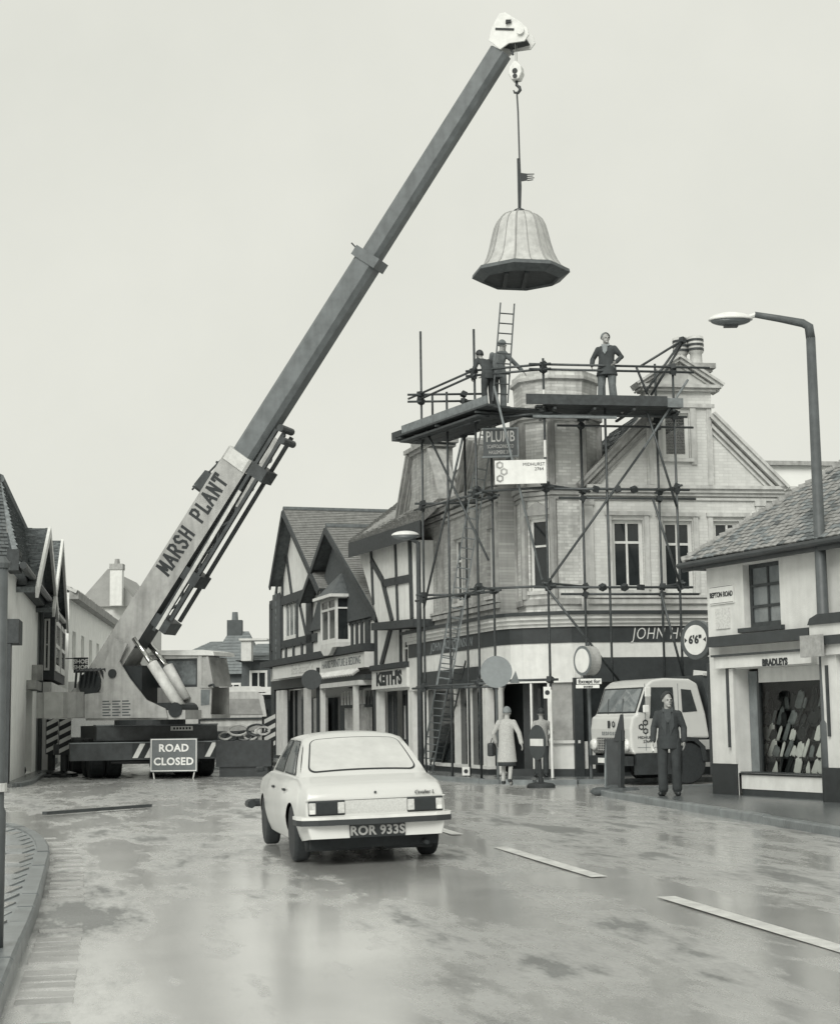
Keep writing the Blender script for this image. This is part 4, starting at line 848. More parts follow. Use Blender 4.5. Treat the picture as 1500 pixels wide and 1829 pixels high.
b = MB(); b.fbox(FW, 14.6, 15.6, -3, -1.5, 4, 8.3); b.fbox(FW, 16.5, 18, -4, -2, 4, 8.2); pieces(b, 'chimney', M['wallfard'], c)
# long white terrace bending to the right behind the crane
FT = Frame(at(122, 1250, 62).xy, (at(250, 1250, 100) - at(122, 1250, 62)).xy)
d_ = thing('white_terrace', 'long white terrace with tall windows behind the crane', 'building', FT(10, -3, 0))
L0 = 0; L1 = FT.s(250, 1250)
zt = FT.z(130, 1062); hh = [(1.2 + i * 3.2, 2.4 + i * 3.2, 3.6, zt - 1.4) for i in range(11) if 2.4 + i * 3.2 < L1]
MB().wall(FT, 0, L1, .09, zt, hh).fbox(FT, 0, .05, -8, -.01, .09, zt).obj('wall', mat('terrace_whitewash', .84, .7, .1, 3, streak=.1), d_)
for h in hh: window(FT, *h, d_, n=-.1, bar=.1, nv=1, hor=(.5,), gm=M['glassp'])
b = MB(); b.fbox(FT, -.1, L1, .001, .35, zt - .25, zt + .05); b.obj('cornice', M['stone_d'], d_)
MB().fbox(FT, 0, L1, .001, .3, 2.7, 3.1).obj('shop_fascia', M['offwhite'], d_); MB().fbox(FT, .5, L1, .001, .06, .2, 2.6).obj('shop_window_pane', M['glassp'], d_)
mono(d_, FT(-.2, .3, zt + .05), FT(L1, .3, zt + .05), FT(1.5, -4, zt + 2.0), FT(L1, -4, zt + 2.0), mat('pale_roof', .45, .7, .2, 3), .3)
# small hanging sign
hgp = at(145, 1188, 60.0)
hg = thing('hanging_sign', 'small black hanging sign with white letters on the white terrace', 'sign', (hgp.x, hgp.y, hgp.z))
b = MB(); b.box((hgp.x, hgp.y, hgp.z), .52, .05, .56); b.obj('sign_panel', M['ink'], hg)
put_text('SHOE\nSHOP', .21, M['letters'], (1, 0, 0), (0, 0, 1), (0, -1, 0), (hgp.x, hgp.y - .03, hgp.z + .02), hg, bold=.006)
b = MB(); b.tube((hgp.x - .9, hgp.y, hgp.z + .25), (hgp.x + .27, hgp.y, hgp.z + .25), .02); b.tube((hgp.x - 1.6, hgp.y + .05, hgp.z + .25), (hgp.x - .8, hgp.y, hgp.z + .25), .02); b.obj('bracket_arm', M['ink'], hg)
# house with a white chimney behind the boom
p0 = at(145, 1065, 90); p1 = at(243, 1065, 90); apx = at(195, 1030, 90)
e = thing('house_with_white_chimney', 'grey-gabled house with a tall white chimney behind the crane boom', 'building', (apx.x, 93, 0))
b = MB(); b.hexa([(p0.x, 90, 0), (p1.x, 90, 0), (p1.x, 99, 0), (p0.x, 99, 0), (p0.x, 90, p0.z - .6), (p1.x, 90, p0.z - .6), (p1.x, 99, p0.z - .6), (p0.x, 99, p0.z - .6)]); b.obj('wall', M['offwhite'], e)
zz = p0.z - .6; mx = (p0.x + p1.x) / 2
b = MB(); b.prism(Frame((0, 90), (1, 0)), [(p0.x - .3, zz), (p1.x + .3, zz), (mx, zz + 2.1)], -9, .2); b.obj('roof', mat('grey_far_roof', .30, .9, .15, 2), e, fix=True)
cw = at(210, 1040, 89.6); b = MB(); b.box((cw.x, 89.5, zz + 1.0), .66, .6, 2.0); ch_ = b.obj('chimney', M['white'], e); b = MB(); b.box((cw.x, 89.5, zz + 2.15), .74, .7, .32); b.lathe([(.16, 2.3), (.13, 2.6)], 10, (cw.x, 89.5, zz)); b.obj('chimney_top', M['stone_d'], ch_)
# ================================================================ FAR END OF THE STREET
def far_house(label, ul, ur, Y, veave, vridge, roofm, wallm, hip=True, dormer=None, chim=None, cat='building', name='far_house'):
    l, r_ = at(ul, veave, Y), at(ur, veave, Y); zr = at((ul + ur) / 2, vridge, Y + 3).z; ze = l.z
    t = thing(name, label, cat, ((l.x + r_.x) / 2, Y + 3, 0)); fr = Frame((l.x, Y), (1, 0)); W_ = r_.x - l.x
    MB().fbox(fr, 0, W_, -6, 0, 0, ze).obj('wall', wallm, t)
    k = min(2.2, W_ * .3) if hip else 0
    b = MB(); P_ = [fr(-.3, .3, ze), fr(W_ + .3, .3, ze), fr(W_ - k, -3, zr), fr(k, -3, zr), fr(-.3, -6.3, ze), fr(W_ + .3, -6.3, ze)]
    b.poly([P_[0], P_[1], P_[2], P_[3]]); b.poly([P_[4], P_[0], P_[3]]); b.poly([P_[1], P_[5], P_[2]]); b.poly([P_[5], P_[4], P_[3], P_[2]]); b.obj('roof', roofm, t)
    b = MB(); courses(b, P_[0], P_[1], P_[3], P_[2], .3, .5, .02); tag(b.obj('roof_tiles', roofm, t), None, kind='stuff')
    n = max(1, int(W_ / 2.2))
    for i in range(n):
        c_ = W_ * (i + .5) / n; window(fr, c_ - .45, c_ + .45, max(2.6, ze - 2.0), ze - .5, t, n=.05, bar=.12, nv=1)
    if chim:
        q = at(chim[0], chim[1], Y + 3); b = MB(); b.box((q.x, Y + 3, (q.z + ze) / 2), .9, .7, q.z - ze); o = b.obj('chimney', wallm, t); b = MB(); b.lathe([(.2, 0), (.17, .5)], 10, (q.x, Y + 3, q.z)); b.obj('chimney_pot', roofm, o)
    return t, fr, W_, ze
far_house('far brown-roofed house with tall chimney beyond the crane cab', 372, 462, 96, 1205, 1128, M['rooffar'], M['wallfard'], chim=(420, 1108))
far_house('far low pale house with long roof beyond the crane cab', 345, 420, 110, 1165, 1146, M['rooffar'], M['wallfar'])
t_, fr_, W_, ze_ = far_house('small far brick house with slate roof next to the furniture shop', 432, 492, 82, 1180, 1150, M['rooffar'], M['wallfard'])
q = at(441, 1150, 81.2); b = MB(); b.box((q.x, 81.4, q.z - .35), .5, 1.0, 1.0); b.obj('dormer', M['offwhite'], t_); b = MB(); b.box((q.x + .35, 81.4, q.z + .2), 1.4, 1.2, .1); b.obj('dormer_roof', M['offwhite'], t_)
far_house('far pale shop with white fascia beyond the outrigger', 300, 372, 125, 1190, 1172, M['rooffar'], M['wallfar'])
q0, q1 = at(455, 1228, 74), at(488, 1240, 74); fs_ = thing('far_shop_front', 'small far shop front with white fascia beside the furniture shop', 'building', (q0.x + .6, 75, 0)); MB().box(((q0.x + q1.x) / 2, 74, (q0.z + q1.z) / 2), q1.x - q0.x, .3, .35).obj('fascia', M['white'], fs_); MB().box(((q0.x + q1.x) / 2, 74.3, q1.z / 2), q1.x - q0.x, .3, q1.z).obj('front', M['wallfard'], fs_)
MB().box(((q0.x + q1.x) / 2, 74.1, q1.z / 2 + .2), (q1.x - q0.x) * .8, .1, q1.z * .7).obj('shop_window_pane', M['glass'], fs_)
# wooded rise closing the view, far behind the street
b = MB(); rnd = random.Random(2)
b.grid(lambda u, v: (-160 + 260 * u, 170 + 60 * v, 4.5 * math.sin(v * math.pi / 2) * (1 + .2 * math.sin(u * 37) + .15 * math.sin(u * 91)) - .2), 80, 6); tag(b.obj('hill', mat('hazy_hill', .30, 1, .2, .2)), 'pale low rise far beyond the street', kind='structure')
# post with a white globe at the far crossing
bp = at(449, 1300, 66); g0 = at(449, 1244, 66); bc = thing('beacon_post', 'striped post with a white globe at the far crossing', 'beacon', (bp.x, 66, 0))
MB().tube((bp.x, 66, 0), (bp.x, 66, g0.z), .09, 10).obj('post', M['white'], bc); MB().lathe([(.0, -.22), (.16, -.16), (.22, 0), (.16, .16), (0, .22)], 14, (bp.x, 66, g0.z + .1)).obj('globe', M['white'], bc, smooth=True)
for k in range(3): MB().tube((bp.x, 66, .5 + k * .75), (bp.x, 66, .85 + k * .75), .11, 10).obj('dark_band', M['ink'], bc)
# ================================================================ MOBILE CRANE
CR = thing('mobile_crane', 'big mobile crane with outriggers down and MARSH PLANT on its raised boom', 'crane', (-7.2, 45.2, 0))
CH = Vector((-.30, .954)); CRo = Vector((-7.25, 44.6)); 
FK = Frame((CRo.x, CRo.y), (CH.y, -CH.x))                      # s across the carrier (to the right), n towards the camera
ck = lambda s, n, z: FK(s, n, z)
W2 = 1.28
b = MB()
b.prism(FK, [(-W2, .72), (W2, .72), (W2, 1.42), (-W2, 1.42)], -7.5, .0); b.obj('carrier_body', M['craned'], CR)
MB().fbox(FK, -W2 - .35, W2 + .35, -.5, .25, 1.0, 1.40).obj('rear_deck', M['craned'], CR); MB().fbox(FK, -W2 - .36, W2 + .36, -.52, .27, 1.402, 1.44).obj('deck_edge', mat('worn_edge', .16, .5), CR)
MB().fbox(FK, -W2 - .34, W2 + .34, .251, .27, 1.02, 1.38).obj('tail_plate', mat('tail_paint', .045, .4, .4, 5), CR)
pl_ = MB().fbox(FK, .35, .95, .271, .285, 1.26, 1.38).obj('maker_plate', M['letters'], CR)
b = MB()
for i in range(6): b.fbox(FK, .42 + i * .085, .47 + i * .085, .285, .289, 1.29, 1.35)
pieces(b, 'plate_mark', M['ink'], pl_)
MB().fbox(FK, -2.35, 2.75, .28, .62, .50, .95).obj('outrigger_beam', M['craned'], CR); MB().fbox(FK, -2.36, 2.76, .275, .63, .951, .975).obj('beam_edge', mat('worn_edge2', .2, .5), CR)
# warning stripes on the beam
for c0 in (-.72, 1.22):
    MB().fbox(FK, c0, c0 + .95, .621, .63, .55, .93).obj('warning_panel', M['ink'], CR)
    b = MB()
    for k in range(3):
        s = c0 + k * .32; b.prism(FK, [(s, .55), (s + .14, .55), (s + .34, .93), (s + .2, .93)], .631, .635)
    pieces(b, 'warning_stripe', M['letters'], CR)
def jack(u, v, name='outrigger_jack'):
    g = gz(u, v, 0.0); s = (Vector((g.x, g.y)) - FK.o).dot(FK.d); n = (Vector((g.x, g.y)) - FK.o).dot(FK.n)
    j = MB().fbox(FK, s - .16, s + .16, n - .16, n + .16, .62, 1.62).obj('outrigger_jack', M['ink'], CR)
    b = MB()
    for k in range(4):
        z = .66 + k * .25
        b.prism(FK, [(s - .162, z), (s + .162, z + .16), (s + .162, z + .28), (s - .162, z + .12)], n + .1605, n + .164)
    pieces(b, 'warning_stripe', M['letters'], j)
    MB().tube(FK(s, n, .12), FK(s, n, .64), .11, 14).obj('jack_ram', M['dark'], j); MB().lathe([(.36, .05), (.36, .11), (.14, .17)], 20, FK(s, n, 0)).obj('jack_foot', M['black'], j)
    return s, n
jl_ = jack(115, 1388); jack(92, 1386); jr_ = jack(480, 1382); 
for (u, v) in ((100, 1388),):
    g = gz(u, v, 0); MB().box((g.x - .25, g.y, .03), 1.6, .8, .06).obj('bearing_timber', M['plank'], CR)
    MB().box((g.x - 1.5, g.y + .1, .03), 1.5, .3, .055).obj('bearing_timber', M['plank'], CR)
MB().fbox(FK, jl_[0] - .3, -2.3, jl_[1] - .12, jl_[1] + .12, .62, .92).obj('beam_extension', M['craned'], CR)
MB().fbox(FK, 2.7, jr_[0] + .1, jr_[1] - .12, jr_[1] + .12, .62, .92).obj('beam_extension', M['craned'], CR)
def wheel(s, n, r=.54, w_=.42):
    t = MB().lathe([(r * .62, -w_ / 2), (r * .93, -w_ / 2), (r, -w_ * .36), (r, w_ * .36), (r * .93, w_ / 2), (r * .62, w_ / 2)], 28, FK(s, n, r), (FK.d.x, FK.d.y, 0)).obj('tyre', M['rubber'], CR, smooth=False)
    MB().lathe([(.0, -w_ * .3), (r * .6, -w_ * .42), (r * .6, w_ * .42), (0, w_ * .3)], 20, FK(s, n, r), (FK.d.x, FK.d.y, 0)).obj('rim', M['craned'], t, smooth=False)
for n in (-1.0, -2.3, -5.6, -6.9):
    for s in (-1.5, -1.05, 1.05, 1.5): wheel(s, n)
MB().fbox(FK, -1.4, 1.4, -1.05, -.95, .45, .6).obj('axle', M['black'], CR)
b = MB(); b.tube(FK(-1.2, -.1, .45), FK(1.2, -.1, .45), .07); b.obj('tow_bar', M['black'], CR)
# ---- superstructure slewed towards the corner building
TIP = at(905, 66, 40.35); PIV = at(196, 1188, 44.3)
bd2 = Vector((TIP.x - PIV.x, TIP.y - PIV.y)); FU = Frame((PIV.x, PIV.y), bd2)   # s along the boom direction, n towards the camera
zU = 1.5
c0 = Vector((-7.35, 44.2)); sC = (c0 - FU.o).dot(FU.d)
MB().lathe([(.95, 1.42), (.95, 1.56)], 28, (c0.x, c0.y, 0)).obj('slew_ring', M['black'], CR)
LS = lambda u, v, n=.5: FU.sz(u, v, n)
p = LS
# side plates of the turntable (seen as one tall triangle)
prof = [p(152, 1283), p(300, 1282), p(296, 1266), p(262, 1250), p(232, 1212), p(214, 1182), p(228, 1150), p(205, 1140), p(186, 1190), p(186, 1236), p(152, 1240)]
for n_ in (.46, -.62): MB().prism(FU, prof, n_, n_ + .05).obj('side_plate', M['cranel'], CR, fix=True)
MB().fbox(FU, p(152, 1283)[0], p(330, 1283)[0], -.6, .455, zU + .06, zU + .3).obj('turntable_bed', M['cranel'], CR)
MB().fbox(FU, p(195, 1260)[0], p(250, 1260)[0], -.5, .4, zU + .3, 3.0).obj('turntable_core', M['black'], CR)
q0, q1 = p(80, 1283), p(151, 1236)
MB().prism(FU, [(q0[0], q0[1]), (q1[0], q0[1]), (q1[0], q1[1]), (q0[0], q1[1])], -1.2, .9).obj('counterweight', M['cranel'], CR, fix=True)
MB().prism(FU, [p(80, 1283, .905), p(114, 1283, .905), p(114, 1236, .905), p(80, 1236, .905)], .902, .93).obj('counterweight_plate', mat('counterweight_paint', .40, .5, .2, 3), CR, fix=True)
# winch, hoses and pump behind the tower
wn = FU(p(160, 1222)[0], .1, p(160, 1222)[1]); b = MB(); b.lathe([(.34, -.4), (.34, -.36), (.2, -.35), (.2, .35), (.34, .36), (.34, .4)], 20, wn, (FU.n.x, FU.n.y, 0)); b.obj('winch_drum', M['black'], CR)
b = MB()
for k in range(5):
    s_ = p(135 + k * 8, 1215); b.path([FU(s_[0], .5, s_[1] - .2), FU(s_[0] + .1, .6, s_[1] + .25), FU(s_[0] + .35, .5, s_[1] + .3), FU(s_[0] + .5, .4, s_[1] - .1)], .035, 6)
pieces(b, 'hydraulic_hose', M['black'], CR)
s_ = p(128, 1208); MB().prism(FU, [p(120, 1236), p(160, 1236), p(176, 1190), p(150, 1195)], -.2, .3).obj('winch_guard', M['stone_d'], CR, fix=True)
MB().prism(FU, [p(158, 1236), p(187, 1236), p(187, 1200), p(170, 1190)], .3, .44).obj('guard_plate', M['cranel'], CR, fix=True)
o = p(208, 1203); disc(b := MB(), FU(o[0] - .1, .525, o[1]), (FU.n.x, FU.n.y, 0), .12, .05); b.obj('pivot_pin', M['ink'], CR)
b = MB()
for i in range(6):
    for j in range(3):
        a_ = p(184 + 0, 1253 + i * 5)
        b.fbox(FU, a_[0] + j * .3, a_[0] + .2 + j * .3 + (.05 if (i + j) % 2 else 0), .5105, .5135, a_[1] - .018, a_[1] + .018)
tag(b.obj('data_lettering', mat('dull_ink', .08, .7), CR), None, kind='stuff')
# ---- cab with glazing
CBN = -.45; CB0 = CBN - 1.15
cf = [p(272, 1284, CBN), p(357, 1284, CBN), p(357, 1168, CBN), p(285, 1170, CBN), p(268, 1196, CBN)]
cb0, cb1 = min(q[0] for q in cf), max(q[0] for q in cf); zr_ = p(340, 1168, CBN)[1]
zc0, zsill, zc1 = zU + .08, p(300, 1228, CBN)[1], zr_
hole = (cb0 + .14, cb1 - .08, zsill, zc1 - .12)
b = MB(); b.wall(FU, cb0, cb1, zc0, zc1, [hole], n=CBN, deep=.06); b.fbox(FU, cb0, cb1, CB0, CB0 + .05, zc0, zc1); b.fbox(FU, cb0, cb0 + .04, CB0 + .05, CBN - .01, zc0, zc1); b.fbox(FU, cb0, cb1 + .35, CB0 + .05, CBN - .005, zc0, zc0 + .1)
b.obj('cab_body', M['cranel'], CR)
MB().prism(FU, [(cb0 - .05, zc1 + .002), (cb1 + .45, zc1 - .06), (cb1 + .42, zc1 + .04), (cb1 + .1, zc1 + .1), (cb0 + .1, zc1 + .12)], CB0 - .05, CBN + .05).obj('cab_roof', M['offwhite'], CR, fix=True)
window(FU, *hole, CR, n=CBN - .02, bar=.05, nv=0, fm=M['ink'], gm=mat('cab_glass', .12, .06, .8, 1.6), name='cab_window', deep=.04)
# front of the cab: sloping screen and lower light
b = MB(); b.prism(FU, [(cb1 + .001, zc0), (cb1 + .32, zc0 + .02), (cb1 + .36, zsill), (cb1 + .02, zsill)], CBN - .05, CBN); b.fbox(FU, cb1, cb1 + .3, CB0, CB0 + .05, zc0, zsill); pieces(b, 'cab_nose', M['cranel'], CR, fix=True)
MB().prism(FU, [(cb1 + .03, zc0 + .34), (cb1 + .29, zc0 + .36), (cb1 + .31, zsill - .08), (cb1 + .03, zsill - .08)], CBN, CBN + .012).obj('lower_light', glassmat('lower_glass', .14, .05), CR, fix=True)
fs = [FU(cb1 + .38, CBN - .02, zsill), FU(cb1 + .38, CB0, zsill), FU(cb1 + .22, CB0, zc1 - .08), FU(cb1 + .22, CBN - .02, zc1 - .08)]
MB().poly(fs).obj('cab_screen', glassmat('screen_glass', .30, .05), CR)
MB().poly([FU(cb1 + .02, CBN - .015, zsill), FU(cb1 + .36, CBN - .015, zsill), FU(cb1 + .2, CBN - .015, zc1 - .08), FU(cb1 + .02, CBN - .015, zc1 - .08)]).obj('quarter_light', glassmat('quarter_glass', .30, .05), CR)
b = MB(); b.beam(fs[0], fs[3], .07, .07); b.beam(FU(cb1, CBN - .01, zsill), FU(cb1 + .4, CBN - .01, zsill), .07, .07); b.beam(FU(cb1 + .01, CBN - .01, zc0), FU(cb1 + .01, CBN - .01, zc1), .09, .06); pieces(b, 'cab_pillar', M['cranel'], CR)
MB().path([FU(cb1 + .3, CBN + .05, zsill + .02), FU(cb1 + .5, CBN + .2, zsill + .05), FU(cb1 + .55, CBN + .2, zsill - .02)], .03, 6).obj('mirror_arm', M['ink'], CR)
MB().prism(FU, [(cb0 + .15, zc0 + .3), (cb0 + .55, zc0 + .3), (cb0 + .55, zc0 + .34), (cb0 + .15, zc0 + .34)], CBN, CBN + .03).obj('door_handle', M['ink'], CR)
# ---- luffing rams
for n_, (u0, v0), (u1, v1), (u2, v2) in ((.34, (322, 1262), (272, 1185), (240, 1140)), (-.38, (332, 1250), (300, 1190), (262, 1145))):
    A_, B_, C_ = (FU(p(u, v, n_)[0], n_, p(u, v, n_)[1]) for u, v in ((u0, v0), (u1, v1), (u2, v2)))
    MB().tube(A_, B_, .15, 16).obj('ram_cylinder', M['stone'], CR, smooth=True); MB().tube(B_, C_, .075, 12).obj('ram_rod', M['chrome'], CR, smooth=True)
b = MB(); q = p(318, 1268, .34); b.tube(FU(q[0], -.55, q[1]), FU(q[0], .5, q[1]), .2, 14); b.obj('ram_foot', M['black'], CR)
q = p(300, 1275, 0); MB().fbox(FU, q[0] - .5, q[0] + .5, -.5, .44, zU + .1, zU + .5).obj('ram_mount', M['black'], CR)
# ---- telescopic boom
PB = Vector((PIV.x, PIV.y, PIV.z)); BD = (TIP - PB).normalized(); BN = Vector((FU.n.x, FU.n.y, 0)); BU = BN.cross(BD).normalized()
if BU.z < 0: BU = -BU
LB = (TIP - PB).length
def bp(t, h, n): return PB + BD * t + BU * h + BN * n
def bs(t0, t1, h0, h1, w_, nm, m_, ch=.0):
    k = min(.12, (h1 - h0) * .2) if ch else 0
    poly = [(h0, -w_ + k), (h0, w_ - k), (h0 + k, w_), (h1 - k, w_), (h1, w_ - k), (h1, -w_ + k), (h1 - k, -w_), (h0 + k, -w_)] if ch else [(h0, -w_), (h0, w_), (h1, w_), (h1, -w_)]
    b = MB(); n_ = len(poly); b.add([bp(t0, h, n) for h, n in poly] + [bp(t1, h, n) for h, n in poly], [tuple(range(n_)), tuple(range(2 * n_ - 1, n_ - 1, -1))] + [(i, i + n_, (i + 1) % n_ + n_, (i + 1) % n_) for i in range(n_)]); return b.obj(nm, m_, CR, fix=True)
def tproj(u, v):   # distance along the boom of a pixel
    s_, z_ = FU.sz(u, v, 0); P_ = FU(s_, 0, z_); return (P_ - PB).dot(BD)
T1, T2, T3 = tproj(412, 795), tproj(648, 447), tproj(885, 88)
bs(-.35, T1, -.52, .30, .36, 'boom_base_section', M['cranel']); MB().add([bp(t, -.521 - .003 * k, n) for k in (0,) for t, n in ((.9, -.36), (T1, -.36), (T1, .36), (.9, .36))], [(0, 1, 2, 3)]).obj('boom_underside_shade', M['craned'], CR)  # dark sheet below the base section: underside shade put into colour
bs(T1 - .35, T1 + .02, -.56, .34, .39, 'boom_collar', mat('collar_paint', .5, .5, .2, 5), 1)
bs(T1 - .5, T2, -.44, .24, .30, 'boom_middle_section', M['boomd'], 1); bs(T2 - .25, T2 + .03, -.48, .30, .33, 'boom_collar', M['boomd'])
bs(T2 - .5, T3, -.36, .18, .25, 'boom_top_section', M['boomd'], 1)
MB().path([bp(T2 - .05, .3, .2), bp(T2, .52, .2)], .02, 5).obj('rope_guide', M['dark'], CR)
# lettering on the near side plate, slab serif capitals made of strokes
G = {'M': ([((0, 0), (.12, 1)), ((.12, 1), (.5, .25)), ((.5, .25), (.88, 1)), ((.88, 1), (1, 0))], [(0, 0), (1, 0), (.12, 1), (.88, 1)]), 'A': ([((0, 0), (.5, 1)), ((.5, 1), (1, 0)), ((.22, .36), (.78, .36))], [(0, 0), (1, 0)]),
     'R': ([((.1, 0), (.1, 1)), ((.1, 1), (.65, 1)), ((.65, 1), (.88, .85)), ((.88, .85), (.88, .65)), ((.88, .65), (.65, .5)), ((.65, .5), (.1, .5)), ((.5, .5), (.95, 0))], [(.1, 0), (.98, 0), (.1, 1)]),
     'S': ([((.9, .82), (.65, 1)), ((.65, 1), (.3, 1)), ((.3, 1), (.08, .8)), ((.08, .8), (.25, .58)), ((.25, .58), (.75, .44)), ((.75, .44), (.92, .22)), ((.92, .22), (.68, 0)), ((.68, 0), (.3, 0)), ((.3, 0), (.06, .2))], []),
     'H': ([((.12, 0), (.12, 1)), ((.88, 0), (.88, 1)), ((.12, .5), (.88, .5))], [(.12, 0), (.88, 0), (.12, 1), (.88, 1)]), 'P': ([((.15, 0), (.15, 1)), ((.15, 1), (.7, 1)), ((.7, 1), (.92, .85)), ((.92, .85), (.92, .62)), ((.92, .62), (.7, .47)), ((.7, .47), (.15, .47))], [(.15, 0), (.15, 1)]),
     'L': ([((.2, 0), (.2, 1)), ((.2, 0), (.92, 0)), ((.92, 0), (.92, .25))], [(.2, 0), (.2, 1)]), 'N': ([((.12, 0), (.12, 1)), ((.12, 1), (.88, 0)), ((.88, 0), (.88, 1))], [(.12, 0), (.88, 1), (.12, 1)]), 'T': ([((.5, 0), (.5, 1)), ((.05, 1), (.95, 1)), ((.05, 1), (.05, .78)), ((.95, 1), (.95, .78))], [(.5, 0)])}
def slab_text(txt, t0, t1, h0, hh):
    n_ = len(txt); pitch = (t1 - t0) / n_; wl = pitch * .70
    for i, c_ in enumerate(txt):
        if c_ == ' ': continue
        b = MB(); st = .17 * hh
        def q(x, y): return bp(t0 + i * pitch + x * wl, h0 + y * hh, .3645 + .0003 * (i % 2))
        for k, (a_, e_) in enumerate(G[c_][0]):
            A_, E_ = q(*a_), q(*e_); d = (E_ - A_).normalized(); A_ -= d * st * .35; E_ += d * st * .35; b.beam(A_ + BN * .0004 * k, E_ + BN * .0004 * k, .006, st, d.cross(BN))
        for k, (x, y) in enumerate(G[c_][1]):
            b.beam(q(x - .2, y) + BN * .003, q(x + .2, y) + BN * .003, .006, st * .62, BU)
        tag(b.obj('letter_' + c_.lower() if False else 'lettering', M['ink'], CR), None, kind='stuff')
slab_text('MARSH PLANT', tproj(287, 1010), tproj(403, 846), -.24, .44)
# stowed fly jib and hose carrier slung under the boom
b = MB()
for h, n in ((-.72, .28), (-.98, .28), (-.72, -.2), (-.98, -.2)): b.beam(bp(1.6 + (.5 if h < -.8 else 0), h, n), bp(T1 + 1.1, h + .12, n), .09, .09, BN)
pieces(b, 'jib_chord', M['craned'], CR)
b = MB()
k = 0; t = 2.2
while t < T1 + .6: b.beam(bp(t, -.72, .28), bp(t + .45, -.95, .28), .05, .05, BN); b.beam(bp(t + .45, -.95, .28), bp(t + .9, -.72, .28), .05, .05, BN); t += .9
pieces(b, 'jib_lacing', M['dark'], CR)
b = MB(); b.beam(bp(1.7, -.80, .34), bp(T1 - .8, -.68, .34), .02, .10, BU); b.obj('jib_side_rail', M['stone'], CR)
b = MB(); b.beam(bp(T1 - 1.2, -.86, .3), bp(T1 + .9, -.74, .3), .04, .12, BU); b.obj('jib_head_rail', M['stone_d'], CR)
for t in (1.7, 3.2, T1 - .3): MB().add([bp(t, -.5, -.3), bp(t + .35, -.5, -.3), bp(t + .35, -1.05, -.3), bp(t, -1.05, -.3), bp(t, -.5, .33), bp(t + .35, -.5, .33), bp(t + .35, -1.05, .33), bp(t, -1.05, .33)], [(0, 1, 2, 3), (7, 6, 5, 4), (0, 4, 5, 1), (1, 5, 6, 2), (2, 6, 7, 3), (3, 7, 4, 0)]).obj('jib_bracket', M['craned'], CR, fix=True)
b = MB(); b.tube(bp(T1 + .95, -.95, -.3), bp(T1 + .95, -.95, .42), .1, 10); b.tube(bp(T1 + 1.2, -.72, -.3), bp(T1 + 1.2, -.72, .42), .1, 10); pieces(b, 'jib_pin', M['craned'], CR)
# floodlamp and walkway bracket on the boom's back
b = MB(); b.beam(bp(T1 - 1.5, .30, 0), bp(T1 - 1.5, .75, 0), .06, .06, BN); b.beam(bp(T1 - .5, .30, 0), bp(T1 - .6, .55, 0), .06, .06, BN); b.beam(bp(T1 - 1.6, .72, 0), bp(T1 - .3, .42, 0), .04, .04, BN); pieces(b, 'rope_bracket', M['dark'], CR)
b = MB(); b.beam(bp(T1 - 1.45, .52, 0), bp(T1 - .95, .46, 0), .3, .34, BU); b.obj('flood_lamp', M['craned'], CR)
# boom head with sheaves
hp = [(873, 72), (878, 50), (892, 24), (902, 22), (928, 38), (941, 50), (944, 62), (936, 73), (908, 77), (893, 88)]
def hproj(u, v, n=.30):
    s_, z_ = FU.sz(u, v, n); return (s_, z_)
for n_ in (.26, -.31): MB().prism(FU, [hproj(u, v) for u, v in hp], n_, n_ + .05).obj('boom_head_plate', M['boomw'], CR, fix=True)
MB().prism(FU, [(hproj(u, v)[0], hproj(u, v)[1]) for u, v in ((880, 70), (893, 34), (925, 46), (936, 66), (905, 74))], -.25, .25).obj('boom_head_core', M['dark'], CR, fix=True)
for (u, v, r_) in ((930, 56, .10),):
    q = hproj(u, v); MB().lathe([(r_, -.05), (r_, .05)], 20, FU(q[0], .33, q[1]), (FU.n.x, FU.n.y, 0)).obj('sheave_boss', M['boomw'], CR)
q0, q1 = hproj(885, 52), hproj(918, 53); b = MB(); b.beam(FU(q0[0], .325, q0[1]), FU(q1[0], .325, q1[1]), .02, .05, (0, 0, 1)); b.obj('head_slot', M['ink'], CR); q = hproj(908, 40); MB().box(FU(q[0], .32, q[1]), .14, .14, .08).obj('head_port', M['ink'], CR)
MB().path([FU(*(hproj(905, 78)[0], .1), hproj(905, 78)[1]), FU(hproj(910, 86)[0], .1, hproj(910, 86)[1]), FU(hproj(912, 93)[0], .1, hproj(912, 93)[1])], .03, 6).obj('limit_weight', M['dark'], CR)
# hoist ropes, hook block
rs_ = hproj(921, 66, 0); hang = FU(rs_[0], 0, rs_[1]); HX = at(922, 130, hang.y); HX = Vector((HX.x, hang.y, HX.z)); hang.x = HX.x
for n_ in (-.07, .07): MB().tube(Vector((HX.x, HX.y, HX.z + .2)) + BN * n_, hang + BN * n_, .008, 6).obj('hoist_rope', mat('pale_rope', .42, .5), CR)
b = MB(); b.prism(Frame((HX.x, HX.y), FU.d), [(-.04, HX.z + .28), (-.16, HX.z + .12), (-.18, HX.z - .05), (-.1, HX.z - .22), (.1, HX.z - .22), (.18, HX.z - .05), (.16, HX.z + .12), (.04, HX.z + .28)], -.14, .14); bevel(b.obj('hook_block', M['boomw'], CR, fix=True), .03, 2)
b = MB(); b.lathe([(.07, .14), (.07, .16)], 12, (HX.x, HX.y, HX.z), BN); b.lathe([(.06, .14), (.06, .16)], 12, (HX.x, HX.y, HX.z - .14), BN); pieces(b, 'block_bolt', M['ink'], CR)
hk_ = [(0, -.2), (0, -.34), (.07, -.40), (.09, -.48), (.03, -.55), (-.06, -.53), (-.09, -.46)]
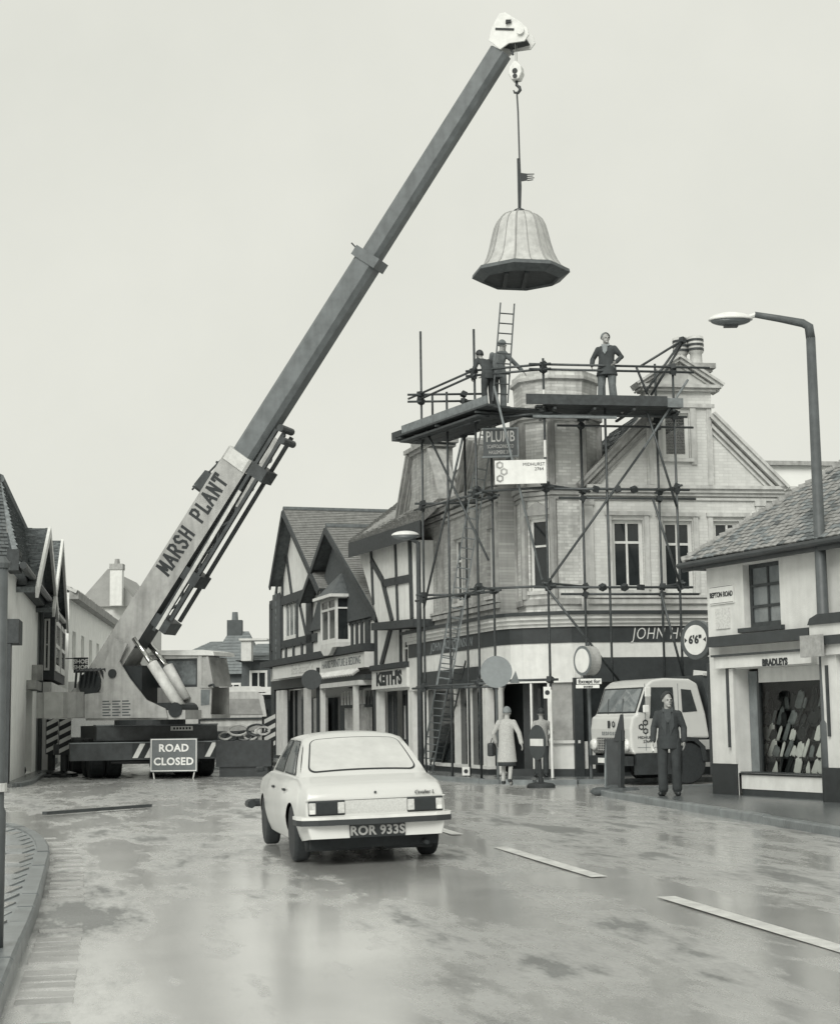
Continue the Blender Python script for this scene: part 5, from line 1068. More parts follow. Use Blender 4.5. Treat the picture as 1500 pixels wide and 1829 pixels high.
MB().path([Vector((HX.x, HX.y, HX.z)) + Vector((FU.d.x, FU.d.y, 0)) * x + Vector((0, 0, z)) for x, z in hk_], [.035, .04, .045, .045, .04, .03, .015], 8).obj('hook', M['dark'], CR, smooth=True)
# ---- the turret dome in the air
DZ0, DZ1 = 12.78, 14.33
dm = thing('turret_dome', 'bell-shaped lead turret dome hanging from the crane hook', 'dome', (HX.x, HX.y, DZ0))
def dome_pt(k, a, r_add=0):
    prof = [(1.12, 0), (1.02, .08), (.93, .22), (.84, .42), (.77, .66), (.71, .92), (.65, 1.15), (.57, 1.32), (.44, 1.44), (.28, 1.51), (.1, 1.55)]
    i = min(len(prof) - 2, int(k * (len(prof) - 1))); f = k * (len(prof) - 1) - i
    r_ = prof[i][0] * (1 - f) + prof[i + 1][0] * f; z_ = prof[i][1] * (1 - f) + prof[i + 1][1] * f
    return r_ + r_add, z_
dk = math.radians(-90 - 11.5)
for i in range(8):
    a0, a1 = dk + i * math.pi / 4, dk + (i + 1) * math.pi / 4
    def pt(u_, v_):
        r_, z_ = dome_pt(v_, 0); A_ = Vector((math.cos(a0), math.sin(a0), 0)) * r_; B_ = Vector((math.cos(a1), math.sin(a1), 0)) * r_; q = A_.lerp(B_, u_) * (1 + .035 * math.sin(u_ * math.pi) * (1 - v_ * .4)); return Vector((HX.x, HX.y, DZ0 + z_)) + q
    MB().grid(pt, 6, 20).obj('lead_panel', M['lead'], dm, smooth=True)
    MB().path([Vector((HX.x, HX.y, DZ0 + dome_pt(v / 20, 0)[1])) + Vector((math.cos(a0), math.sin(a0), 0)) * (dome_pt(v / 20, 0)[0] + .005) for v in range(20)], .022, 6).obj('lead_roll', M['leadrib'], dm, smooth=True)
    am = (a0 + a1) / 2
    MB().path([pt(.5, v / 20) + Vector((math.cos(am), math.sin(am), 0)) * .004 for v in range(17)], .014, 5).obj('lead_seam', M['leadrib'], dm, smooth=True)
def ring8(b, r0, z0, r1, z1):
    P_ = [(HX.x + r0 * math.cos(dk + i * math.pi / 4), HX.y + r0 * math.sin(dk + i * math.pi / 4), z0) for i in range(8)] + [(HX.x + r1 * math.cos(dk + i * math.pi / 4), HX.y + r1 * math.sin(dk + i * math.pi / 4), z1) for i in range(8)]
    b.add(P_, [(i, (i + 1) % 8, 8 + (i + 1) % 8, 8 + i) for i in range(8)])
b = MB(); ring8(b, 1.10, DZ0 + .02, 1.24, DZ0 - .03); ring8(b, 1.24, DZ0 - .03, 1.26, DZ0 - .12); ring8(b, 1.26, DZ0 - .12, 1.0, DZ0 - .26); ring8(b, 1.0, DZ0 - .26, .9, DZ0 - .05); b.obj('eaves_rim', mat('eaves_board', .09, .6, .3, 8), dm)
b = MB(); b.poly([(HX.x + 1.0 * math.cos(dk + i * math.pi / 4), HX.y + 1.0 * math.sin(dk + i * math.pi / 4), DZ0 - .2) for i in range(8)]); b.obj('boarded_underside', M['plank'], dm)
for k in (-.4, .1): MB().box((HX.x + k, HX.y, DZ0 - .24), .1, 1.5, .09).obj('ceiling_joist', M['plank'], dm)
MB().tube((HX.x, HX.y, DZ1 - .05), (HX.x, HX.y, 15.75), .035, 8).obj('finial_rod', M['dark'], dm); MB().lathe([(.16, -.03), (.14, .05), (.05, .1)], 12, (HX.x, HX.y, DZ1)).obj('finial_base', M['dark'], dm)
vz = at(925, 316, 40.3).z
b = MB(); fv = Frame((HX.x, HX.y), (1, -.15)); b.prism(fv, [(.02, vz + .10), (.22, vz + .06), (.22, vz - .12), (.02, vz - .14)], -.008, .008)
for k in range(4): b.prism(fv, [(.22, vz + .06 - k * .055), (.40 - .03 * (k % 2), vz + .05 - k * .05), (.40 - .03 * (k % 2), vz + .028 - k * .05), (.22, vz + .03 - k * .055)], -.0075, .0075)
tag(b.obj('weather_vane', M['ink'], dm, fix=True), None)
tag(dm.children[-1], None)
sling = tag(MB().path([Vector((HX.x, HX.y, HX.z - .52)), Vector((HX.x + .02, HX.y, 17.0)), Vector((HX.x + .03, HX.y, 15.8)), Vector((HX.x + .05, HX.y, 15.0)), Vector((HX.x + .02, HX.y, DZ1 + .05))], .022, 6).obj('lifting_sling', M['dark']), 'wire sling from the crane hook down to the dome finial', 'sling')
# ================================================================ WHITE SALOON CAR (local: x right, y forward, z up)
def lerp_tab(tab, x):
    if x <= tab[0][0]: return tab[0][1]
    for (a, p), (c, q) in zip(tab, tab[1:]):
        if x <= c:
            t = (x - a) / (c - a); t = t * t * (3 - 2 * t) * .5 + t * .5; return p + (q - p) * t
    return tab[-1][1]
car = thing('saloon_car', 'white four-door saloon car driving away over the wet road', 'car', (-.89, 18.52, zroad(-.89, 18.52) + .005))
car.rotation_euler = (0, -.022, math.atan2(.207, .978))
AX = (-1.25, 1.27); WRr = .295
XS = .95
ZT = [(-2.06, .70), (-1.99, .765), (-1.8, .80), (-1.35, .86), (-.5, .875), (.8, .87), (1.1, .86), (1.8, .77), (2.08, .66)]
WW = [(-2.06, .705), (-1.7, .755), (-.6, .785), (.6, .785), (1.6, .76), (2.08, .70)]
def zlow(y):
    z = lerp_tab([(-2.06, .27), (-1.75, .24), (-1.5, .20), (1.5, .20), (2.08, .26)], y)
    for a in AX:
        d = abs(y - a)
        if d < .36: z = max(z, .27 + math.sqrt(.36 ** 2 - d * d) * .92)
    return z
def side_x(y, z):
    w_ = lerp_tab(WW, y); return w_ - (.07 * max(0, (.5 - z) / .3) ** 2 + .085 * max(0, (z - .55) / .32) ** 2.2)
ys_ = sorted({-2.06 + i * 4.14 / 60 for i in range(61)} | {a + s_ * k for a in AX for s_ in (-1, 1) for k in (.36, .355, .34, .31, .26, .2, .1)} | {-1.25, 1.27})
secs = []
for y in ys_:
    zl, zt = zlow(y), lerp_tab(ZT, y) - .02; pts = []
    for k in range(9):
        z = zl + (zt - zl) * k / 8; pts.append((side_x(y, z), y, z))
    x = pts[-1][0]; pts += [(x - .035, y, zt + .022), (x * .8, y, zt + .027), (x * .4, y, zt + .032), (0, y, zt + .034)]
    sec = pts + [(-p[0], p[1], p[2]) for p in pts[-2::-1]]
    rk = max(0, (-1.7 - y) / .36); fk = max(0, (y - 1.8) / .28)
    secs.append([(p[0], p[1] + rk * .16 * (p[2] - .45) - fk * .10 * (p[2] - .45), p[2]) for p in sec])
b = MB(); n = len(secs[0]); b.v = [p for s in secs for p in s]
b.f = [(i * n + k, i * n + k + 1, (i + 1) * n + k + 1, (i + 1) * n + k) for i in range(len(secs) - 1) for k in range(n - 1)]
b.f += [tuple(range(n)), tuple((len(secs) - 1) * n + k for k in range(n - 1, -1, -1))]; b.m = [0] * len(b.f)
body = b.obj('body', M['carw'], car, smooth=True, local=True, fix=True); bevel(body, .02, 3, 50)
MB().box((0, 0, .31), 1.30, 3.8, .30).obj('underbody', M['under'], car, local=True)
# greenhouse
Cn = dict(rbl=(-.67, -1.42, .838), rbr=(.67, -1.42, .838), rtl=(-.525, -.72, 1.235), rtr=(.525, -.72, 1.235), fbl=(-.67, .98, .865), fbr=(.67, .98, .865), ftl=(-.53, .28, 1.245), ftr=(.53, .28, 1.245))
Cn = {k: Vector(v) for k, v in Cn.items()}
def patch(a, c, d, e, bul, off=0):
    nn = ((c - a).cross(e - a)).normalized()
    def f(u, v):
        p = a.lerp(c, u).lerp(e.lerp(d, u), v); return p + nn * (bul * (4 * u * (1 - u)) * .6 + bul * 4 * v * (1 - v) * .4 + off)
    return f
faces = dict(rear=(Cn['rbl'], Cn['rbr'], Cn['rtr'], Cn['rtl'], .05), front=(Cn['fbr'], Cn['fbl'], Cn['ftl'], Cn['ftr'], .05), left=(Cn['fbl'], Cn['rbl'], Cn['rtl'], Cn['ftl'], .03), right=(Cn['rbr'], Cn['fbr'], Cn['ftr'], Cn['rtr'], .03))
b = MB()
for a in faces.values(): b.grid(patch(*a), 12, 8)
def roofp(u, v):
    p = Cn['rtl'].lerp(Cn['rtr'], u).lerp(Cn['ftl'].lerp(Cn['ftr'], u), v); ex = lambda t: max(0, 1 - abs(2 * t - 1) ** 3.2)
    g_ = .03 * 4 * u * (1 - u); e_ = (Vector((0, -.49, .87)) * (1 - v) + Vector((0, .49, .87)) * v) * g_
    return p + e_ + Vector((0, 0, .045 * ex(u) ** .5 * ex(v) ** .5 if ex(u) * ex(v) > 0 else 0))
b.grid(roofp, 20, 20)
rf = b.obj('roof_shell', M['carw'], car, smooth=True, local=True); me = rf.data; bm = bmesh.new(); bm.from_mesh(me); bmesh.ops.remove_doubles(bm, verts=bm.verts, dist=.012); bmesh.ops.recalc_face_normals(bm, faces=bm.faces); bm.to_mesh(me); bm.free()
for p in me.polygons: p.use_smooth = True
def rrect(u0, u1, v0, v1, ru, rv, k=5, sk=(0, 0)):
    raw = rrect0(u0, u1, v0, v1, ru, rv, k); pts = []
    for i, p in enumerate(raw):
        q = raw[(i + 1) % len(raw)]; n_ = max(1, int(math.hypot(q[0] - p[0], q[1] - p[1]) / .05))
        pts += [(p[0] + (q[0] - p[0]) * j / n_, p[1] + (q[1] - p[1]) * j / n_) for j in range(n_)]
    return pts
def rrect0(u0, u1, v0, v1, ru, rv, k=5):
    pts = []
    for cu, cv, a0 in ((u1 - ru, v0 + rv, -90), (u1 - ru, v1 - rv, 0), (u0 + ru, v1 - rv, 90), (u0 + ru, v0 + rv, 180)):
        for i in range(k + 1):
            t = math.radians(a0 + 90 * i / k); pts.append((cu + ru * math.cos(t), cv + rv * math.sin(t)))
    return pts
def lay(face, outline, off, name, m_, parent=car):
    f = patch(*faces[face], off=off); N_ = 10; b = MB()
    cu, cv = sum(p[0] for p in outline) / len(outline), sum(p[1] for p in outline) / len(outline); k = len(outline)
    for r in range(N_ + 1):
        for (u, v) in outline: b.v.append(tuple(f(cu + (u - cu) * r / N_, cv + (v - cv) * r / N_)))
    for r in range(N_):
        for i in range(k): b.f.append((r * k + i, r * k + (i + 1) % k, (r + 1) * k + (i + 1) % k, (r + 1) * k + i)); b.m.append(0)
    return b.obj(name, m_, parent, smooth=True, local=True, fix=False)
lay('rear', rrect(.055, .945, .10, .955, .07, .14), .004, 'rear_window_seal', M['ink']); lay('rear', rrect(.068, .932, .125, .93, .06, .12), .008, 'rear_window', M['mist'])
lay('front', rrect(.05, .95, .04, .95, .06, .12), .004, 'windscreen_seal', M['ink']); lay('front', rrect(.065, .935, .07, .93, .05, .1), .008, 'windscreen', M['glassp'])
sg = glassmat('car_side_glass', .10, .04)
for sd, (a0, a1, c0, c1) in (('left', (.10, .47, .53, .86)), ('right', (.53, .90, .14, .47))):
    lay(sd, rrect(a0 - .02, a1 + .015, .05, .95, .03, .06), .003, 'side_window_seal', M['ink']); lay(sd, rrect(a0, a1, .09, .92, .03, .06), .007, 'side_window', sg)
    lay(sd, rrect(c0 - .02, c1 + .02, .05, .95, .03, .06), .003, 'side_window_seal', M['ink']); lay(sd, rrect(c0, c1, .09, .92, .03, .06), .007, 'side_window', sg)
# rear light clusters, centre panel, badge
def rear_y(z): return -2.06 + .16 * (z - .45)
for sx in (-1, 1):
    cl = MB().box((sx * .50, rear_y(.565) - .004, .568), .37, .03, .15).obj('light_cluster', M['ink'], car, local=True); bevel(cl, .012, 2)
    for cx, w_, m_, h_ in ((sx * .50, .20, M['redlens'], .125), (sx * .50 + .145 * sx, .07, M['amber'], .11), (sx * .50 - .145 * sx, .07, M['amber'], .11)):
        o = MB().box((cx, rear_y(.565) - .02, .568), w_, .02, h_).obj('lens', m_, cl, local=True); bevel(o, .006, 1)
    MB().box((sx * .50 + .145 * sx, rear_y(.565) - .031, .535), .05, .006, .04).obj('reflector', M['letters'], cl, local=True)
MB().box((0, rear_y(.565) - .004, .57), .65, .012, .13).obj('rear_panel', mat('ribbed_panel', .46, .4, .2, 60), car, local=True)
MB().box((0, rear_y(.645) - .006, .648), 1.42, .014, .012).obj('panel_lip', M['carw'], car, local=True)
put_text('Cavalier L', .05, M['ink'], (1, 0, 0), (0, .15, 1), (0, -1, .15), (.50, rear_y(.69) + .006 - .02, .69), car, local=True, shear=.2)
b = MB(); disc(b, (0, rear_y(.70) - .005, .705), (0, -1, .2), .013, .012, 12); b.obj('boot_lock', M['dark'], car, local=True)
# bumper: bright top flange over a dark rubber face, ends wrapped forward
def bump(z0, z1, d, nm, m_):
    P_ = [(-.80, -1.72), (-.79, -1.95), (-.755, -2.07), (-.6, -2.13), (0, -2.16), (.6, -2.13), (.755, -2.07), (.79, -1.95), (.80, -1.72)]
    b = MB(); k = len(P_); Q = [(x * (1 - d), y + .11) for x, y in P_]
    b.add([(x, y, z0) for x, y in P_] + [(x, y, z1) for x, y in P_] + [(x, y, z1) for x, y in Q] + [(x, y, z0) for x, y in Q], [(i, i + 1, k + i + 1, k + i) for i in range(k - 1)] + [(k + i, k + i + 1, 2 * k + i + 1, 2 * k + i) for i in range(k - 1)] + [(3 * k + i, 3 * k + i + 1, i + 1, i) for i in range(k - 1)] + [(0, k, 2 * k, 3 * k), (k - 1, 4 * k - 1, 3 * k - 1, 2 * k - 1)])
    o = b.obj(nm, m_, car, local=True, fix=True); return o
bump(.40, .455, .06, 'bumper_face', M['ink']); bump(.4555, .485, .10, 'bumper_flange', M['offwhite'])
MB().box((0, -2.075, .335), .56, .05, .13).obj('number_plate', M['plate'], car, local=True)
put_text('ROR 933S', .125, mat('dull_plate_letters', .24, .5), (1, 0, 0), (0, 0, 1), (0, -1, 0), (0, -2.102, .333), car, local=True, bold=.004, spacing=1.05)
MB().box((0, -2.09, .405), .4, .05, .014).obj('plate_lamp', M['chrome'], car, local=True)
def cwheel(x, y):
    s_ = 1 if x > 0 else -1
    t = MB().lathe([(.19, -.085), (.27, -.085), (WRr, -.06), (WRr, .06), (.27, .085), (.19, .085)], 32, (x, y, WRr), (1, 0, 0)).obj('tyre', M['rubber'], car, local=True, smooth=False); bevel(t, .012, 2, 20)
    MB().lathe([(0, .02), (.10, .06), (.15, .03), (.185, .07), (.192, .075)] if s_ > 0 else [(.192, -.075), (.185, -.07), (.15, -.03), (.10, -.06), (0, -.02)], 24, (x, y, WRr), (1, 0, 0), closed=False).obj('wheel_rim', M['chrome'], t, local=True, smooth=True)
for y in AX:
    for x in (-.67, .67): cwheel(x, y)
MB().tube((-.6, AX[0], WRr), (.6, AX[0], WRr), .045, 10).obj('rear_axle', M['under'], car, local=True)
b = MB(); b.lathe([(.0, -.35), (.11, -.33), (.12, .33), (0, .35)], 14, (-.34, -1.72, .235), (1, 0, 0)); b.obj('fuel_tank', M['under'], car, local=True, smooth=True)
b = MB(); b.lathe([(.0, -.26), (.09, -.24), (.1, .24), (0, .26)], 14, (.38, -1.72, .21), (1, 0, 0)); b.obj('silencer', M['under'], car, local=True, smooth=True); MB().tube((.5, -1.6, .2), (.5, -2.1, .19), .022, 8).obj('tail_pipe', M['under'], car, local=True)
b = MB(); b.lathe([(.0, -.12), (.12, -.06), (.12, .06), (0, .12)], 16, (0, AX[0], .29), (0, 1, 0)); b.obj('differential', M['under'], car, local=True, smooth=True)
for y in (.12, -.82): MB().box((-.775, y, .72), .02, .13, .025).obj('door_handle', M['ink'], car, local=True); MB().box((.775, y, .72), .02, .13, .025).obj('door_handle', M['ink'], car, local=True)
for x in (-1, 1): o = MB().box((x * .86, .62, .90), .10, .05, .065).obj('door_mirror', M['ink'], car, local=True); bevel(o, .02, 2); MB().beam((x * .76, .62, .87), (x * .84, .62, .89), .02, .02).obj('mirror_stalk', M['ink'], car, local=True)
bf = [(.85, 1.75), (.86, 2.0), (.78, 2.12), (0, 2.17), (-.78, 2.12), (-.86, 2.0), (-.85, 1.75)]
MB().path([(x, y, .45) for x, y in bf], .05, 8).obj('front_bumper', M['ink'], car, local=True)
for x in (-.55, .55): MB().box((x, 2.06, .60), .28, .04, .14).obj('headlamp', M['lampg'], car, local=True)
# ================================================================ TIPPER LORRY IN THE SIDE STREET (local: x right, y forward)
TH_ = math.radians(20); td = Vector((-math.cos(TH_), -math.sin(TH_)))
near = at(1131, 1345, 34.9); lft = Vector((-td.y, td.x))          # the lorry's left side faces the camera
org = Vector((near.x, near.y)) - lft * 1.0
lo = thing('tipper_lorry', 'white-cabbed tipper lorry with dark body waiting in the side street', 'lorry', (org.x, org.y, zroad(org.x, org.y)))
lo.rotation_euler = (0, 0, math.atan2(-td.x, td.y))
YF = Frame((0, 0), (0, 1))                                        # s = y, n = +x (right side)
cabp = [(-.02, .66), (.05, .80), (.06, 1.2), (.0, 1.46), (-.10, 1.50), (-.34, 2.12), (-.50, 2.24), (-.80, 2.28), (-1.40, 2.26), (-1.60, 2.16), (-1.78, 1.50), (-1.86, .98), (-1.55, .98), (-1.28, .92), (-1.02, .66)]
cabo = MB().prism(YF, cabp, -1.0, 1.0).obj('cab', M['carw'], lo, local=True, fix=True); bevel(cabo, .06, 3, 25)
for p in cabo.data.polygons: p.use_smooth = False
LFs = Frame((-1.0, 0), (0, -1))                                   # left side: s = -y, n outward = -x
def lside(pts, n0, n1, nm, m_): return MB().prism(LFs, pts, n0, n1).obj(nm, m_, lo, local=True, fix=True)
gl = glassmat('lorry_glass', .035, .05)
o = lside([(.40, 1.42), (.42, 1.50), (.46, 2.08), (.98, 2.08), (1.02, 1.52), (.78, 1.50), (.72, 1.42)], .0, .008, 'door_window', gl)
lside([(1.20, 1.54), (1.18, 2.04), (1.42, 2.02), (1.56, 1.56)], .0, .008, 'quarter_window', gl)
lside([(.30, .74), (.30, 2.16), (.312, 2.16), (.312, .74)], 0, .004, 'door_seam', M['wood']); lside([(1.10, .95), (1.10, 2.16), (1.112, 2.16), (1.112, .95)], 0, .004, 'door_seam', M['wood']); lside([(.1, .80), (1.05, .80), (1.05, .81), (.1, .81)], 0, .004, 'body_crease', M['wood'])
# windscreen wraps the front
def fp(x, k): return Vector((x, -.115 - .225 * k + .012, 1.52 + .58 * k))
b = MB(); b.grid(lambda u, v: fp(-.93 + 1.86 * u, .02 + .96 * v), 8, 4); b.obj('windscreen_seal', M['ink'], lo, local=True)
b = MB(); b.grid(lambda u, v: fp(-.88 + 1.76 * u, .08 + .84 * v) + Vector((0, .005, .002)), 8, 4); b.obj('windscreen', glassmat('screen', .16, .04), lo, local=True)
lside([(.13, 1.56), (.32, 2.06), (.34, 2.06), (.26, 1.54)], 0, .006, 'quarter_light', gl)
for x in (-.35, .35): MB().path([(x, -.10, 1.5), (x + .2, -.22, 1.85)], .012, 6).obj('wiper', M['ink'], lo, local=True)
b = MB(); b.box((0, .062, .86), 1.15, .03, .30); gr = b.obj('grille', M['ink'], lo, local=True)
b = MB()
for i in range(14): b.box((-.52 + i * .08, .08, .86), .02, .012, .28)
for i in range(5): b.box((0, .088, .75 + i * .055), 1.1, .008, .014)
tag(b.obj('grille_mesh', M['stone_d'], gr, local=True), None, kind='stuff')
for x in (-.78, .78): MB().lathe([(.0, .1), (.09, .09), (.13, .05), (.14, 0)], 18, (x, .03, .86), (0, 1, 0)).obj('headlamp', M['lampg'], lo, local=True, smooth=True)
put_text('BEDFORD', .11, M['wood'], (-1, 0, 0), (0, 0, 1), (0, 1, 0), (0, .07, 1.10), lo, local=True, spacing=1.6)
def hexring(P, r, m_, parent, fx, fz, fn, name='hexagon_emblem', local=True, th=.035):
    b = MB(); P = Vector(P); x, z, nn = Vector(fx), Vector(fz), Vector(fn); k = 6
    o_ = [P + (x * math.cos(math.pi / 3 * i + math.pi / 6) + z * math.sin(math.pi / 3 * i + math.pi / 6)) * r for i in range(k)]; i_ = [P + (q - P) * (1 - th / r) for q in o_]
    b.add(o_ + i_ + [q + nn * .004 for q in o_ + i_], [(12 + i, 12 + (i + 1) % 6, 18 + (i + 1) % 6, 18 + i) for i in range(6)] + [(i, (i + 1) % 6, 12 + (i + 1) % 6, 12 + i) for i in range(6)] + [(6 + (i + 1) % 6, 6 + i, 18 + i, 18 + (i + 1) % 6) for i in range(6)]); return b.obj(name, m_, parent, local=local)
hexring((-.22, .068, 1.30), .075, M['ink'], lo, (-1, 0, 0), (0, 0, 1), (0, 1, 0)); MB().box((.0, .07, 1.30), .10, .01, .16).obj('front_badge', M['ink'], lo, local=True)
for k, (yy, zz) in enumerate(((-.30, 1.33), (-.20, 1.24), (-.30, 1.15))): hexring((-1.003, yy, zz), .07, M['ink'], lo, (0, -1, 0), (0, 0, 1), (-1, 0, 0), th=.03)
put_text('MIDHURST\n2764', .085, M['ink'], (0, -1, 0), (0, 0, 1), (-1, 0, 0), (-1.004, -.32, .97), lo, local=True)
# mirrors on stalks
for yy, zz, h in ((-.25, 1.98, .22), (-.20, 1.62, .16)):
    o = MB().box((-1.24, yy, zz), .05, .14, h).obj('mirror', M['white'], lo, local=True); bevel(o, .02, 2); MB().path([(-.98, yy - .1, zz - .1), (-1.1, yy - .05, zz), (-1.23, yy, zz)], .012, 6).obj('mirror_arm', M['ink'], lo, local=True)
b = MB(); b.box((0, .05, .52), 1.9, .14, .2); b.obj('front_bumper', M['tar'], lo, local=True); MB().box((.25, .125, .52), .42, .01, .11).obj('number_plate', M['letters'], lo, local=True)
MB().box((0, -2.6, .58), .9, 5.2, .26).obj('chassis', M['tar'], lo, local=True)
for sx in (-1, 1): MB().box((sx * .93, -.62, .48), .12, 1.1, .5).obj('side_step', M['tar'], lo, local=True)
def lwheel(x, y, r=.46):
    t = MB().lathe([(r * .6, -.13), (r * .92, -.13), (r, -.09), (r, .09), (r * .92, .13), (r * .6, .13)], 28, (x, y, r), (1, 0, 0)).obj('tyre', M['rubber'], lo, local=True)
    MB().lathe([(0, -.05), (r * .58, -.1), (r * .58, .1), (0, .05)], 20, (x, y, r), (1, 0, 0)).obj('rim', M['craned'], t, local=True)
for y in (-1.3, -4.2):
    for x in (-.86, .86): lwheel(x, y)
MB().prism(LFs, [(.95, .5), (1.0, .92), (1.2, 1.02), (1.5, 1.0), (1.72, .8), (1.75, .5), (1.65, .5), (1.6, .8), (1.45, .92), (1.2, .93), (1.08, .85), (1.05, .5)], -.3, .03).obj('front_wing', M['tar'], lo, local=True, fix=True)
# tipping body
MB().prism(LFs, [(1.98, 1.05), (5.6, 1.05), (5.6, 1.85), (2.35, 1.85), (1.98, 1.85)], -2.05, .05).obj('tipper_body', M['tar'], lo, local=True, fix=True)
MB().prism(LFs, [(1.66, 2.34), (1.98, 2.30), (2.75, 1.5), (2.6, 1.05), (1.98, 1.05), (1.95, 1.2)], -2.08, .07).obj('headboard', mat('wet_steel', .06, .4, .4, 4, streak=.3), lo, local=True, fix=True)
MB().beam((-1.085, -1.70, 2.36), (-1.085, -2.02, 2.32), .04, .06).obj('headboard_rail', M['stone'], lo, local=True); MB().beam((-1.085, -2.02, 2.32), (-1.085, -2.78, 1.52), .04, .06).obj('headboard_rail', M['stone'], lo, local=True)
MB().prism(LFs, [(2.85, 1.3), (3.5, 1.3), (3.5, 2.0), (2.95, 1.95)], -.2, .1).obj('side_locker', M['stone_d'], lo, local=True, fix=True)
# ================================================================ LORRY PARKED BEHIND THE CRANE
vb = at(415, 1372, 52); vn = thing('parked_pickup_lorry', 'pale-roofed lorry parked in the street behind the crane outrigger', 'lorry', (vb.x, 53.5, 0))
fv = Frame((vb.x - 1.05, 52.3), (1, .12))
MB().prism(fv, [(0, .7), (2.1, .7), (2.1, 1.7), (2.0, 2.3), (1.8, 2.45), (.3, 2.45), (.1, 2.3), (0, 1.7)], -1.8, 0).obj('cab', M['stone'], vn, fix=True)
MB().prism(fv, [(.12, 1.72), (1.98, 1.72), (1.85, 2.22), (.25, 2.22)], 0, .02).obj('windscreen', M['glassl'], vn, fix=True); MB().fbox(fv, -.02, 2.12, -.02, .05, 1.56, 1.62).obj('bonnet_line', M['dark'], vn)
MB().fbox(fv, .1, 2.0, 0, .7, .7, 1.35).obj('bonnet', M['stone_d'], vn); MB().fbox(fv, .3, 1.8, .7, .74, .75, 1.2).obj('grille', M['ink'], vn); MB().fbox(fv, -.05, 2.15, .74, .9, .5, .68).obj('bumper', M['dark'], vn)
MB().prism(fv, [(.0, 2.43), (2.1, 2.43), (1.9, 2.62), (.25, 2.62)], -1.8, -.05).obj('cab_roof', M['white'], vn, fix=True)
for s_ in (.15, 1.95):
    b = MB(); b.lathe([(.45, -.13), (.45, .13)], 20, fv(s_, -.3, .45), (fv.d.x, fv.d.y, 0)); b.obj('tyre', M['rubber'], vn)
MB().fbox(fv, -.1, 2.2, -5.5, -1.9, .7, 1.9).obj('load_bed', M['tar'], vn)
for s_ in (.3, 1.8): MB().lathe([(0, .06), (.1, .04), (.12, 0)], 14, fv(s_, .72, 1.15), (fv.n.x, fv.n.y, 0)).obj('headlamp', M['lampg'], vn)
# ================================================================ SCAFFOLD ROUND THE TURRET
sf = thing('scaffold', 'steel tube scaffold with plank platform wrapped round the corner turret', 'scaffold', (2.4, 38.4, 0))
TR = .029
def tube(p0, p1, m_=None, nm='scaffold_tube', r=TR): return MB().tube(p0, p1, r, 8).obj(nm, m_ or M['tube'], sf, smooth=True)
def clamp(p): MB().box(p, .13, .13, .13, Euler((random.uniform(-.5, .5), random.uniform(-.5, .5), random.uniform(0, 1))).to_matrix()).obj('coupler', M['coup'], sf)
PC = Vector((1.72, 37.3)); PLf = Vector((-.30, 41.1))
LO = Frame(PC, PC - PLf)                                          # left outer face: origin at the corner, s negative to the far end
LI = Frame(PC - LO.n * .95, LO.d)
RO = Frame(FR(-.9, 1.25, 0).xy, FR.d); RI = Frame(FR(0, .38, 0).xy, FR.d)
st = {}
def standard(key, fr, u, v, vtop, zbot=.09, m_=None):
    s_ = fr.s(u, v); p_ = fr(s_, 0, 0); zt = fr.z(fr and u - (v - vtop) * (u - 750) * .000044 - (v - vtop) * .013, vtop); st[key] = (p_.x, p_.y)
    tube((p_.x, p_.y, zbot), (p_.x, p_.y, zt), m_); MB().lathe([(.08, 0), (.08, .012)], 8, (p_.x, p_.y, .088)).obj('base_plate', M['coup'], sf); return p_
standard('l1', LO, 757, 1060, 592); standard('l2', LO, 803, 1060, 700); standard('l3', LO, 854, 1060, 588)
standard('i1', LI, 833, 1000, 762); standard('i2', LI, 881, 1000, 740)
standard('r1', RO, 979, 1060, 640); standard('r2', RO, 1089, 1060, 690); standard('r3', RO, 1214, 1060, 652)
standard('q1', RI, 1043, 1000, 740); standard('q2', RI, 1180, 1000, 650)
def P3(k, z): return Vector((st[k][0], st[k][1], z))
# the post at the corner has been painted with white lengths
p_ = P3('r1', 0); MB().tube((p_.x, p_.y, 8.55), (p_.x, p_.y, 9.1), TR + .004, 8).obj('painted_length', M['letters'], sf); MB().tube((p_.x, p_.y, 7.5), (p_.x, p_.y, 7.9), TR + .004, 8).obj('painted_length', M['letters'], sf); MB().tube((p_.x, p_.y, .1), (p_.x, p_.y, 2.1), TR + .004, 8).obj('painted_length', M['letters'], sf)
LV = [2.27, 4.42, 6.72, 8.47]
def ledger(k0, k1, z0, z1=None, e0=.35, e1=.35, off=.05):
    a, c = P3(k0, z0), P3(k1, z1 if z1 else z0); d = (c - a).normalized(); q = Vector((d.y, -d.x, 0)) * off
    tube(a - d * e0 + q, c + d * e1 + q); clamp(a + q * .5); clamp(c + q * .5)
for i, z in enumerate(LV):
    ledger('l1', 'l3', z); ledger('l3', 'r1', z + .06, e0=.2, e1=.2)
    if i: ledger('r1', 'r3', z + .03, e1=.3); ledger('q1', 'q2', z - .06, e0=.6, e1=.9); ledger('i1', 'i2', z + .1, e0=.5, e1=.4)
    else: ledger('l1', 'i2', z - .04, e1=.3)
    for a, c in (('l1', 'i1'), ('l3', 'i2'), ('r1', 'q1'), ('r3', 'q2')):
        if i: ledger(a, c, z + .12, e0=.2, e1=.25, off=.03)
# extra working couplers seen on the ledgers
for u in (1063, 1102, 1131): s_ = RO.s(u, 880); clamp(RO(s_, .05, LV[2] + .03)); s_ = RO.s(u + 12, 1058); clamp(RO(s_, .05, LV[1] + .03))
